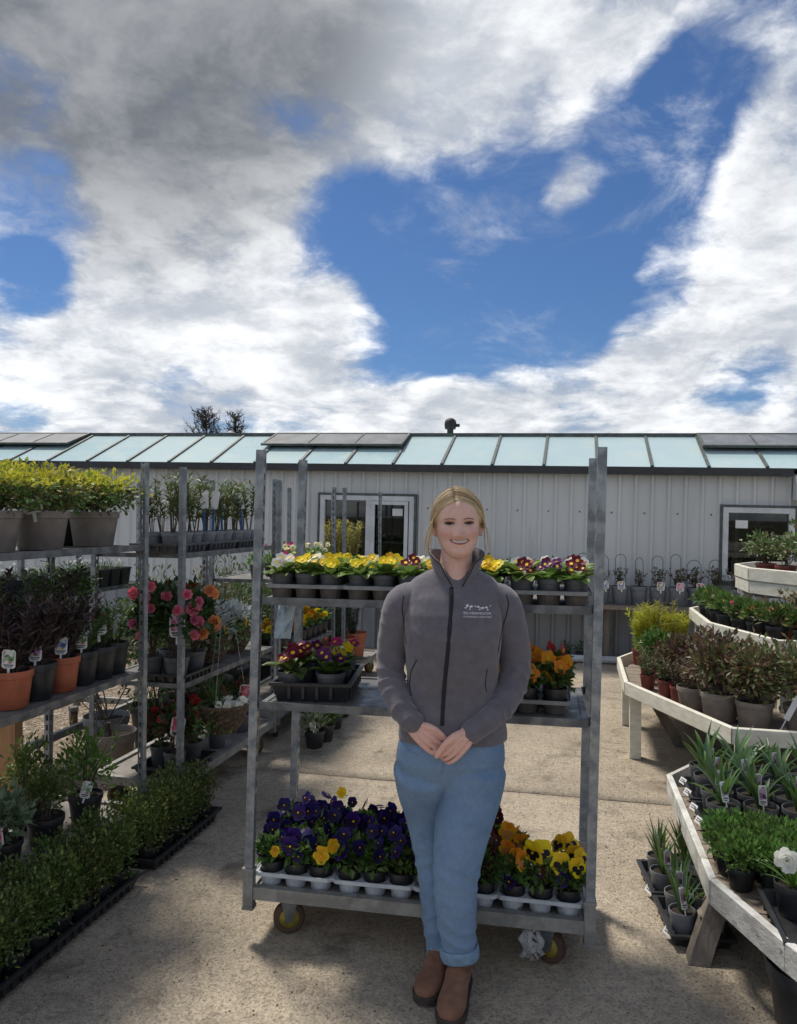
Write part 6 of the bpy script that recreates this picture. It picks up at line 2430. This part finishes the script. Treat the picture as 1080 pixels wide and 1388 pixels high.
# ---- boots
def boot(name_lab, ank, f, gore):
    f = Vector((f[0], f[1], 0)).normalized()
    lat = Vector((-f.y, f.x, 0))

    def Q(s_, l, z):
        return Vector((ank[0], ank[1], 0)) + f * s_ + lat * l + Vector((0, 0, z))
    mb = MB()
    foot = [(-.072, .014, .055), (-.062, .030, .085), (-.04, .037, .11), (0, .040, .125), (.04, .041, .118), (.075, .043, .092), (.105, .047, .078), (.14, .049, .070), (.17, .046, .064), (.192, .036, .056), (.206, .018, .042)]
    n = 22
    vs = []
    for (s_, hw, h) in foot:
        for k in range(n):
            a = 2 * PI * k / n
            ca, sa = math.cos(a), math.sin(a)
            z = .02 + (h - .02) * .42 + math.copysign(abs(sa) ** .85, sa) * (h - .02) * (.58 if sa > 0 else .42)
            vs.append(Q(s_, math.copysign(abs(ca) ** .8, ca) * hw, z))
    R_ = len(foot)
    fs = [(i * n + k, i * n + (k + 1) % n, (i + 1) * n + (k + 1) % n, (i + 1) * n + k) for i in range(R_ - 1) for k in range(n)]
    fs += [tuple(range(n - 1, -1, -1)), tuple((R_ - 1) * n + k for k in range(n))]
    mb.add(vs, fs)
    vs = []
    sh = [(.05, -.012, .052, .040), (.10, -.008, .054, .042), (.13, -.006, .052, .043), (.17, -.006, .053, .045), (.21, -.006, .054, .046), (.22, -.006, .053, .045)]
    for (z, s0, rl, rw) in sh:
        for k in range(n):
            a = 2 * PI * k / n
            vs.append(Q(s0 + rl * math.cos(a), rw * math.sin(a), z))
    fs = [(i * n + k, i * n + (k + 1) % n, (i + 1) * n + (k + 1) % n, (i + 1) * n + k) for i in range(len(sh) - 1) for k in range(n)]
    fs += [tuple(range(n - 1, -1, -1)), tuple((len(sh) - 1) * n + k for k in range(n))]
    mb.add(vs, fs)
    me = remesh(mb, .0045, 4, 'boot')
    me.materials.append(leather)
    nr = [v.normal.copy() for v in me.vertices]
    for v, nv in zip(me.vertices, nr):
        p = v.co
        w = max(0, 1 - abs(p.z - .11) / .05)
        v.co = p + nv * (.0022 * math.sin(p.z * 240 + 3 * noise.noise(p * 18)) * w + .0018 * noise.noise(p * 25))
    bo = part('boot', me, who)
    # sole with heel
    mb = MB()
    ol = []
    side = [(-.078, .012), (-.066, .034), (-.04, .042), (0, .044), (.05, .045), (.105, .052), (.14, .054), (.172, .050), (.197, .038), (.212, .018)]
    ol = [(s_, hw) for s_, hw in side] + [(s_, -hw) for s_, hw in reversed(side)]
    m_ = len(ol)
    for (z0, z1, k0) in ((.008, .03, 1.0),):
        vs = [Q(s_, l * .97, z0) for s_, l in ol] + [Q(s_, l, z0 + .006) for s_, l in ol] + [Q(s_, l, z1 - .003) for s_, l in ol] + [Q(s_ * .99, l * .95, z1) for s_, l in ol]
        fs = [(r * m_ + k, r * m_ + (k + 1) % m_, (r + 1) * m_ + (k + 1) % m_, (r + 1) * m_ + k) for r in range(3) for k in range(m_)]
        fs += [tuple(range(m_ - 1, -1, -1)), tuple(3 * m_ + k for k in range(m_))]
        mb.add(vs, fs)
    for (sa_, sb_) in ((-.076, -.005), (.05, .19)):
        hw = .040
        mb.add([Q(sa_, -hw * .6, 0), Q(sb_, -hw, 0), Q(sb_, hw, 0), Q(sa_, hw * .6, 0), Q(sa_, -hw * .65, .009), Q(sb_, -hw * 1.02, .009), Q(sb_, hw * 1.02, .009), Q(sa_, hw * .65, .009)], [(3, 2, 1, 0), (0, 1, 5, 4), (1, 2, 6, 5), (2, 3, 7, 6), (3, 0, 4, 7)])
    part('sole', mb.mesh('sole', sole_m), bo)
    # elastic gusset
    for sd in gore:
        mb = MB()
        vs = []
        K, J = 7, 6
        for j in range(J + 1):
            z = .105 + .085 * j / J
            for k in range(K + 1):
                w = (.012 + .010 * j / J)
                ss = -.008 + w * (-1 + 2 * k / K)
                rl, rw = .0545, .0465
                l = rw * math.sqrt(max(0, 1 - (ss / rl) ** 2)) + .0022
                vs.append(Q(ss - .006, sd * l, z))
        mb.add(vs, [(j * (K + 1) + k, j * (K + 1) + k + 1, (j + 1) * (K + 1) + k + 1, (j + 1) * (K + 1) + k) for j in range(J) for k in range(K)])
        part('elastic_gusset', mb.mesh('elastic_gusset', p_black), bo)
    return bo


boot('r', (.054, -.050), (-.25, -.97), (1, -1))
boot('l', (.000, .060), (-.36, -.93), (1, -1))

# ---- body: neck, trunk, limbs and hands as one surface, with the head on it
mb = MB()
neck = [(.02, SH, 1.30, .12, .08), (.02, SH + .004, 1.36, .085, .070), (.022, SH + .004, 1.40, .060, .070), (.024, SH + .012, 1.44, .064, .063), (.026, SH + .014, 1.475, .056, .057), (.028, SH + .012, 1.52, .053, .056), (.029, SH + .008, 1.56, .052, .056)]
loft(mb, neck, 28, 2.1)
trunk = [(x, y, z, hw * .86, hd * .84) for (x, y, z, hw, hd) in torso[1:9]]
loft(mb, trunk, 28, 2.2)
loft(mb, [(x, y, z, hw * .86, hd * .84) for (x, y, z, hw, hd) in reversed(hips)], 28, 2.2)
for src in (arm_l, arm_r):
    limb(mb, [(x, y, z, r * .72) for (x, y, z, r) in src], 16)
for src in (leg_l, leg_r):
    limb(mb, [(x, y, z, r * .76) for (x, y, z, r) in src], 16)
hb0 = mb
mb = MB()
# her right hand (towards the racks): back of the hand up, fingers slipping under the other
HA = SH - .115


def hand_pt(u, v):
    return (u - 608) / 400, 1.645 - (v - 701) / 400


def chain(pts, flat=1.0):
    """pts: (u, v, y, radius) in picture places"""
    limb(mb, [(*hand_pt(u, v)[:1], y, hand_pt(u, v)[1], r) for (u, v, y, r) in pts], 12, 4, flat)


for (o, k) in ((-12, 0), (-4, 1), (4, 2), (12, 3)):
    # four metacarpals laid side by side make the back of the hand, running on into the fingers
    nx_, ny_ = .55, -.83
    yk = HA - .010 - (.004 if k in (1, 2) else 0)
    chain([(562 + nx_ * -o * .45, 985 + ny_ * -o * .55, HA + .004, .0125), (577 + nx_ * -o * .9, 996 + ny_ * -o * .9, yk, .0112), (592 + nx_ * -o, 1008 + ny_ * -o, yk - .004, .0090), (606 + nx_ * -o * .85, 1016 + ny_ * -o * .8, yk + .006, .0080), (618 + nx_ * -o * .8, 1021 + ny_ * -o * .7, yk + .014, .0074), (627 + nx_ * -o * .7, 1024 + ny_ * -o * .6, yk + .02, .0078)])
chain([(560, 984, HA + .010, .022), (575, 996, HA + .008, .022), (588, 1006, HA + .008, .018)])
chain([(568, 984, HA, .016), (582, 985, HA - .012, .013), (594, 990, HA - .018, .0105), (603, 998, HA - .02, .009), (608, 1004, HA - .018, .0078)])
# her left hand (towards the benches), closing over it
HB = SH - .150
for k, o in enumerate((-11, -4, 3.5, 10.5)):
    nx_, ny_ = .80, .60
    yk = HB - .006 - (.004 if k in (1, 2) else 0)
    fl_ = (1.0, 1.06, 1.0, .86)[k]
    chain([(640 + nx_ * o * .45, 990 + ny_ * o * .5, HB + .012, .0125), (630 + nx_ * o * .85, 1003 + ny_ * o * .85, yk, .0112), (619 + nx_ * o, 1015 + ny_ * o, yk - .006, .0088), (611 + nx_ * o - 2 * fl_, 1023 + ny_ * o + 1, yk - .004, .0080), (605 + nx_ * o - 3 * fl_, 1027 + ny_ * o, yk + .012, .0076), (602 + nx_ * o - 2, 1026 + ny_ * o - 1, yk + .028, .0082)])
chain([(642, 988, HB + .018, .022), (631, 1002, HB + .014, .022), (621, 1013, HB + .012, .018)])
chain([(633, 993, HB + .004, .016), (619, 998, HB - .012, .0140), (607, 1008, HB - .020, .0115), (599, 1018, HB - .020, .0100), (594, 1026, HB - .016, .0082)])
for src in (arm_l, arm_r):
    (x0_, y0_, z0_, r0_), (x1_, y1_, z1_, r1_) = src[-2], src[-1]
    limb(mb, [(x0_, y0_, z0_, .028), (x1_, y1_, z1_, .024), (x1_ + (x1_ - x0_) * .12, y1_ + (y1_ - y0_) * .1, z1_ + (z1_ - z0_) * .15, .021)], 16)
hd_ = remesh(mb, .0019, 1, 'hands')
bd = remesh(hb0, .006, 3, 'body')

# ---- head (local frame: origin at eye level, metres at design distance)
HT = [(-.132, .004, -.062, -.045), (-.130, .018, -.074, -.036), (-.122, .034, -.085, -.015), (-.106, .048, -.091, .008), (-.085, .0585, -.091, .036), (-.06, .066, -.089, .066), (-.03, .0715, -.088, .088), (0, .0735, -.087, .097), (.035, .0735, -.090, .098), (.07, .066, -.082, .088), (.095, .050, -.063, .070), (.110, .031, -.040, .046), (.118, .004, -.008, .012)]


def ga(x, s_):
    return math.exp(-(x / s_) ** 2)


def feat(x, z):
    ax = abs(x)
    d = 0.0
    # nose: bridge running down to a rounded tip, wings either side
    t = max(0, min(1, (.012 - z) / .054))
    if z > -.062:
        amp = .004 + .021 * t ** 1.3
        if z < -.044:
            amp *= max(0, 1 - ((-.044 - z) / .016) ** 2)
        d += amp * ga(x, .0085 + .0075 * t)
    d += .0115 * ga(ax - .0160, .0075) * ga(z + .0465, .0075)
    # brow, sockets, cheeks raised by the smile, lips, chin
    d += .004 * ga(ax - .03, .022) * ga(z - .016, .009)
    d -= .0125 * ga(ax - .0315, .016) * ga(z - .001, .0105)
    d += .0085 * ga(ax - .041, .019) * ga(z + .036, .018)
    d -= .0060 * ga(ax - .0275 - .25 * max(0, -.05 - z), .0055) * ga(z + .060, .018)
    d += .0055 * ga(x, .030) * ga(z + .070, .018)
    d += .006 * ga(x, .018) * ga(z + .112, .013)
    d -= .003 * ga(x, .02) * ga(z + .093, .006)
    # mouth opening
    zl = -.0705 + 9.0 * x * x
    if ax < .032:
        hh = .0054 * math.sqrt(max(0, 1 - (x / .0312) ** 2))
        q = abs(z - zl) / max(hh, 1e-4)
        if q < 1.0:
            d -= .006 * (1 - q ** 4)
    return d


def ZM(z):
    return z * .885 if z < 0 else z * .9


def prof_at(z):
    return lerp_tab(HT, z)


def face_y(x, z):
    w, yf, yb = prof_at(z)
    k = min(.999, abs(x) / max(w, 1e-4))
    return yf * (1 - k ** 2.5) ** (1 / 2.5) - feat(x, z)


HEAD_Y = SH - .008
HC = P(.030, HEAD_Y, 1.6215)
HS = PS(HEAD_Y)
HM = Matrix.Translation(HC) @ Matrix.Rotation(RAD(-1.5), 4, 'Y') @ Matrix.Rotation(RAD(-2), 4, 'X') @ Matrix.Scale(HS, 4)
hv, hf, hb = [], [], []
NZ, NA = 116, 176
for i in range(NZ + 1):
    th = PI * i / NZ
    z = -.007 - .125 * math.cos(th)
    w, yf, yb = prof_at(z)
    for k in range(NA):
        a = 2 * PI * k / NA
        # denser at the front
        a = a + .35 * math.sin(2 * a) * 0
        sx, cy = math.sin(a), math.cos(a)
        x = math.copysign(abs(sx) ** (2 / 2.5), sx) * w
        yy = math.copysign(abs(cy) ** (2 / 2.5), cy)
        y = yf * yy if yy > 0 else -yb * yy
        f = max(0, yy) ** .5 if yy > 0 else 0
        y -= feat(x, z) * min(1, f * 1.3)
        hv.append(HM @ Vector((x, y, ZM(z))))
        bl = 0.0
        if yy > 0:
            ax = abs(x)
            bl = .50 * ga(ax - .044, .022) * ga(z + .040, .022) + .45 * ga(x, .013) * ga(z + .042, .012) + .25 * ga(x, .02) * ga(z + .112, .014) + .18 * ga(x, .04) * ga(z - .05, .02)
        hb.append(min(1, bl))
for i in range(NZ):
    for k in range(NA):
        hf.append((i * NA + k, (i + 1) * NA + k, (i + 1) * NA + (k + 1) % NA, i * NA + (k + 1) % NA))
# ears
em = MB()
for s_ in (-1, 1):
    pts = []
    for q in range(9):
        t_ = q / 8
        pts.append(HM @ Vector((s_ * (.0735 + .006 * math.sin(PI * t_)), .012 + .010 * math.cos(PI * t_ * 1.2), .022 - .062 * t_)))
    em.tube(pts, [.006, .009, .010, .010, .0095, .009, .009, .0085, .005], 8)
verts = [v.co[:] for v in bd.vertices]
faces = [tuple(f.vertices) for f in bd.polygons]
h0 = len(verts)
verts += [v.co[:] for v in hd_.vertices]
faces += [tuple(i + h0 for i in f.vertices) for f in hd_.polygons]
nb0 = len(verts)
allv = verts + [tuple(p) for p in hv] + em.v
o1, o2 = nb0, nb0 + len(hv)
allf = faces + [tuple(i + o1 for i in f) for f in hf] + [tuple(i + o2 for i in f) for f in em.f]
body = bpy.data.meshes.new('body')
body.from_pydata(allv, [], allf)
body.polygons.foreach_set('use_smooth', [True] * len(body.polygons))
at = body.attributes.new('blush', 'FLOAT', 'POINT')
bl = []
for i, p in enumerate(verts):
    z = p[2]
    bl.append(.16 + .22 * max(0, noise.noise(Vector(p) * 30)) if z < 1.05 else .04)
bl += hb + [.35] * len(em.v)
at.data.foreach_set('value', bl)
body.materials.append(skin)
body.update()
part('body', body, who)
bpy.data.meshes.remove(bd)


# ---- face details
def H(x, z, off):
    return HM @ Vector((x, face_y(x, z) - off, ZM(z)))


eye_w = mat('eye_white', (.40, .37, .35), (.34, .31, .30), 40, .2)  # white of the eye darkened, shadow put into its colour
iris_m = mat('dark_iris', (.014, .012, .01), (.009, .008, .007), 60, .15)
lash_m = mat('lash', (.03, .02, .015), (.045, .03, .02), 60, .6)
brow_m = mat('eyebrow', (.12, .07, .04), (.085, .05, .03), 200, .7, 0, .5, 900)
lip_m = mat('lip', (.50, .15, .14), (.43, .125, .115), 120, .35)
mouth_m = mat('mouth_inside', (.09, .02, .02), (.06, .012, .012), 60, .4)
tooth_m = mat('tooth', (.58, .54, .49), (.52, .48, .43), 60, .25)


def lens(mb, cx, cz, hw, up, dn, off, slant=0.0, bow=0.0, n=14, mi=0):
    top, bot = [], []
    for k in range(n + 1):
        t_ = -1 + 2 * k / n
        x = cx + hw * t_
        e = math.sqrt(max(0, 1 - t_ * t_))
        zc = cz + slant * t_ + bow * t_ * t_
        top.append(H(x, zc + up * e ** .8, off))
        bot.append(H(x, zc - dn * e ** .8, off))
    vs = top + bot
    mb.add(vs, [(k, n + 1 + k, n + 2 + k, k + 1) for k in range(n)], mi)


for s_ in (-1, 1):
    mb = MB()
    lens(mb, s_ * .0330, -.0005, .0145, .0036, .0030, .0018, s_ * .0008)
    eo = part('eye', mb.mesh('eye', eye_w, True), who)
    mb = MB()
    lens(mb, s_ * .0325, .0003, .0090, .0041, .0034, .0026)
    part('iris', mb.mesh('iris', iris_m, True), eo)
    mb = MB()
    pts = [H(s_ * (.0330 + .0165 * t_), -.0003 + .0040 * math.sqrt(max(0, 1 - t_ * t_)) + .0006 * t_, .0035) for t_ in [-1 + .2 * k for k in range(11)]]
    mb.tube(pts, [.0009] + [.0019] * 6 + [.0024, .0022, .0017, .0009], 6)
    pts = [H(s_ * (.0330 + .0145 * t_), -.0005 - .0034 * math.sqrt(max(0, 1 - t_ * t_)), .0022) for t_ in [-1 + .2 * k for k in range(11)]]
    mb.tube(pts, .0006, 5)
    part('eyelashes', mb.mesh('eyelashes', lash_m, True), eo)
    mb = MB()
    pts = [H(s_ * (.014 + .036 * t_), .0125 + .0050 * math.sin(PI * min(1, t_ * .8 + .05)) - .001 * t_, .0010) for t_ in [k / 10 for k in range(11)]]
    mb.tube(pts, [(.0030, .0010)] + [(.0042, .0012)] * 5 + [(.0036, .0012), (.0030, .0010), (.0024, .0009), (.0017, .0007), (.0009, .0005)], 6)
    part('eyebrow', mb.mesh('eyebrow', brow_m, True), who)


def zl(x):
    return -.0705 + 9.0 * x * x


mb = MB()
lens(mb, 0, -.0705, .0305, .0050, .0054, -.0042, 0, 9 * .0305 ** 2)
mo = part('mouth', mb.mesh('mouth', mouth_m), who)
mb = MB()
for k in range(-4, 5):
    x = k * .0052
    w = .00258
    hh = .0056 * math.sqrt(max(0.05, 1 - (x / .0312) ** 2))
    zc = zl(x)
    y0 = face_y(0, -.058) + .0022 + 4.0 * x * x
    q = [HM @ Vector((x - w, y0, ZM(zc + hh))), HM @ Vector((x + w, y0, ZM(zc + hh))), HM @ Vector((x + w * .93, y0 - .0008, ZM(zc - hh * .62))), HM @ Vector((x - w * .93, y0 - .0008, ZM(zc - hh * .62)))]
    mb.add(q + [p + Vector((0, .004, 0)) for p in q], [(0, 3, 2, 1), (0, 1, 5, 4), (2, 3, 7, 6), (1, 2, 6, 5), (3, 0, 4, 7)])
part('teeth', mb.mesh('teeth', tooth_m), mo)
mb = MB()
for sg, rr in ((1, .0022), (-1, .0030)):
    pts = []
    rad = []
    for k in range(17):
        t_ = -1 + 2 * k / 16
        x = .0325 * t_
        hh = .0054 * math.sqrt(max(0, 1 - (x / .0328) ** 2))
        pts.append(H(x, zl(x) + sg * (hh + rr * .5), -.0012))
        rad.append((rr * (1 - .65 * t_ ** 4), rr * .8 * (1 - .65 * t_ ** 4)))
    mb.tube(pts, rad, 8)
part('lips', mb.mesh('lips', lip_m, True), mo)
mb = MB()
mb.lathe([(0, -.0025), (.0022, -.0015), (.0025, .0005), (0, .0025)], 8, c=tuple(HM @ Vector((.081, .004, -.040))))
part('ear_stud', mb.mesh('ear_stud', galv), who)


# ---- hair: blond, parted, drawn back, loose strands at the temples
def hair_mat():
    m = bpy.data.materials.new('blond_hair')
    m.use_nodes = True
    t = m.node_tree
    g = NG(t)
    b = t.nodes['Principled BSDF']
    geo = g.n('ShaderNodeNewGeometry')
    r = geo.outputs['Random Per Island']
    col = g.mix(r, (.42, .30, .16, 1), (.72, .58, .37, 1))
    col = g.mix(g.rng(r, .78, .82), col, (.24, .16, .08, 1))
    t.links.new(col, b.inputs['Base Color'])
    b.inputs['Roughness'].default_value = .42
    b.inputs['Anisotropic'].default_value = .5
    return m


hair_m = hair_mat()


def hull(d, k=1.0):
    """point of the hair surface in direction d (head frame)"""
    d = d.normalized()
    rx, rz = .0905, (.117 if d.z > 0 else .12)
    ry = .093 if d.y < 0 else .112
    c = Vector((0, 0, .008))
    t_ = 1 / math.sqrt((d.x / rx) ** 2 + (d.y / ry) ** 2 + (d.z / rz) ** 2)
    return c + d * (t_ * k)


hr = random.Random(21)
mb = MB()
for s_ in (-1, 1):
    NS = 230
    for i in range(NS):
        q = (i + hr.random()) / NS            # 0 at the hairline, 1 at the crown
        if q < .5:
            d0 = Vector((-.12, -.80, .64)).lerp(Vector((-.12, -.2, 1.0)), q * 2)
        else:
            d0 = Vector((-.12, -.2, 1.0)).lerp(Vector((-.1, .5, .85)), q * 2 - 1)
        d0.x += .004 * s_
        dm = Vector((s_ * .80, -.68, .42)).lerp(Vector((s_ * .9, .6, .4)), q)
        dn = Vector((s_ * 1.0, -.34, -.02)).lerp(Vector((s_ * .9, .55, -.05)), q)
        d1 = Vector((s_ * .66, .50 + .32 * q, -.36))
        if s_ > 0:
            dm = dm + Vector((-.04, -.04 * (1 - q), -.03 * (1 - q)))
        jit = .05
        cps = [d0, dm.lerp(d0, .45) + rdir(hr) * jit * .6, dm + rdir(hr) * jit, dn + rdir(hr) * jit, d1 + rdir(hr) * jit]
        tab = [(j, c.x, c.y, c.z) for j, c in enumerate(cps)]
        layer = hr.uniform(.965, 1.012) + .022 * noise.noise(Vector((q * 9, s_ * 3.0, 1.5)))
        pts = []
        for j in range(15):
            v = Vector(lerp_tab(tab, j * 4 / 14))
            pts.append(HM @ hull(v, layer + .006 * math.sin(j * .6 + i)))
        rr = hr.uniform(.0018, .0034)
        mb.tube(pts, [(rr * .6, rr * .3)] + [(rr, rr * .42)] * 11 + [(rr * .9, rr * .4), (rr * .7, rr * .35), (rr * .4, rr * .2)], 5)
for i in range(90):
    s_ = -1 if i % 2 else 1
    d_ = Vector((hr.uniform(-.9, .9), hr.uniform(-.5, .7), hr.uniform(.25, 1.0)))
    p0 = hull(d_, .99)
    tq = Vector((s_ * hr.uniform(.2, 1), hr.uniform(0, .8), hr.uniform(-.8, -.1)))
    L_ = hr.uniform(.02, .045)
    pts = [HM @ (p0 + tq.normalized() * (L_ * f) + d_.normalized() * (.005 * math.sin(f * PI))) for f in (0, .25, .5, .75, 1)]
    mb.tube(pts, [.0004, .0005, .0005, .0004, .0002], 3)
# scalp beneath the strands and a low gathered tail
for i in range(14):
    z = .118 - .2 * i / 13
cap = MB()
NZ2, NA2 = 26, 48
cv = []
for i in range(NZ2 + 1):
    for k in range(NA2):
        a = 2 * PI * k / NA2
        el = PI / 2 - (PI / 2 + .55) * i / NZ2
        d = Vector((math.sin(a) * math.cos(el), -math.cos(a) * math.cos(el), math.sin(el)))
        # pull the hairline back from the face
        front = max(0, -d.y)
        lim = .62 - .75 * (abs(d.x) ** 1.4) * 1.0
        h = hull(d, .945)
        if d.y < -.1 and d.z < lim:
            h = hull(d, .80)
        cv.append(HM @ h)
cap.add(cv, [(i * NA2 + k, (i + 1) * NA2 + k, (i + 1) * NA2 + (k + 1) % NA2, i * NA2 + (k + 1) % NA2) for i in range(NZ2) for k in range(NA2)])
off = len(mb.v)
for f in cap.f:
    mb.f.append([i + off for i in f])
    mb.m.append(0)
mb.v += cap.v
for i in range(40):
    a = hr.uniform(-1, 1)
    pts = [HM @ Vector((a * .05, .095, -.03)), HM @ Vector((a * .02, .125, -.05)), HM @ Vector((a * .025 + hr.gauss(0, .006), .12, -.10)), HM @ Vector((a * .02 + hr.gauss(0, .008), .10, -.15))]
    mb.tube(pts, [.004, .004, .0035, .001], 5)
part('hair', mb.mesh('hair', hair_m, True), who)
for sd, n_ in ((-1, 16), (1, 8)):
  mb = MB()
  for i in range(n_):
      t0 = hr.random()
      st_ = hull(Vector((sd * 1.0, -.42 + .5 * t0, .12 - .35 * t0)), 1.0)
      dx = sd * (hr.uniform(.004, .034) if sd < 0 else hr.uniform(.0, .022))
      ln = hr.uniform(.07, .135)
      pts = []
      cur = hr.uniform(-.012, .022)
      for j in range(8):
          f = j / 7
          pts.append(HM @ (st_ + Vector((dx * f ** 1.4 + sd * cur * math.sin(f * 3) * .6, -.012 * math.sin(f * 3) - .004, -ln * f))))
      mb.tube(pts, [.0008, .0010, .0010, .0009, .0008, .0007, .0005, .0003], 4)
  part('loose_strands', mb.mesh('loose_strands', hair_m, True), who)
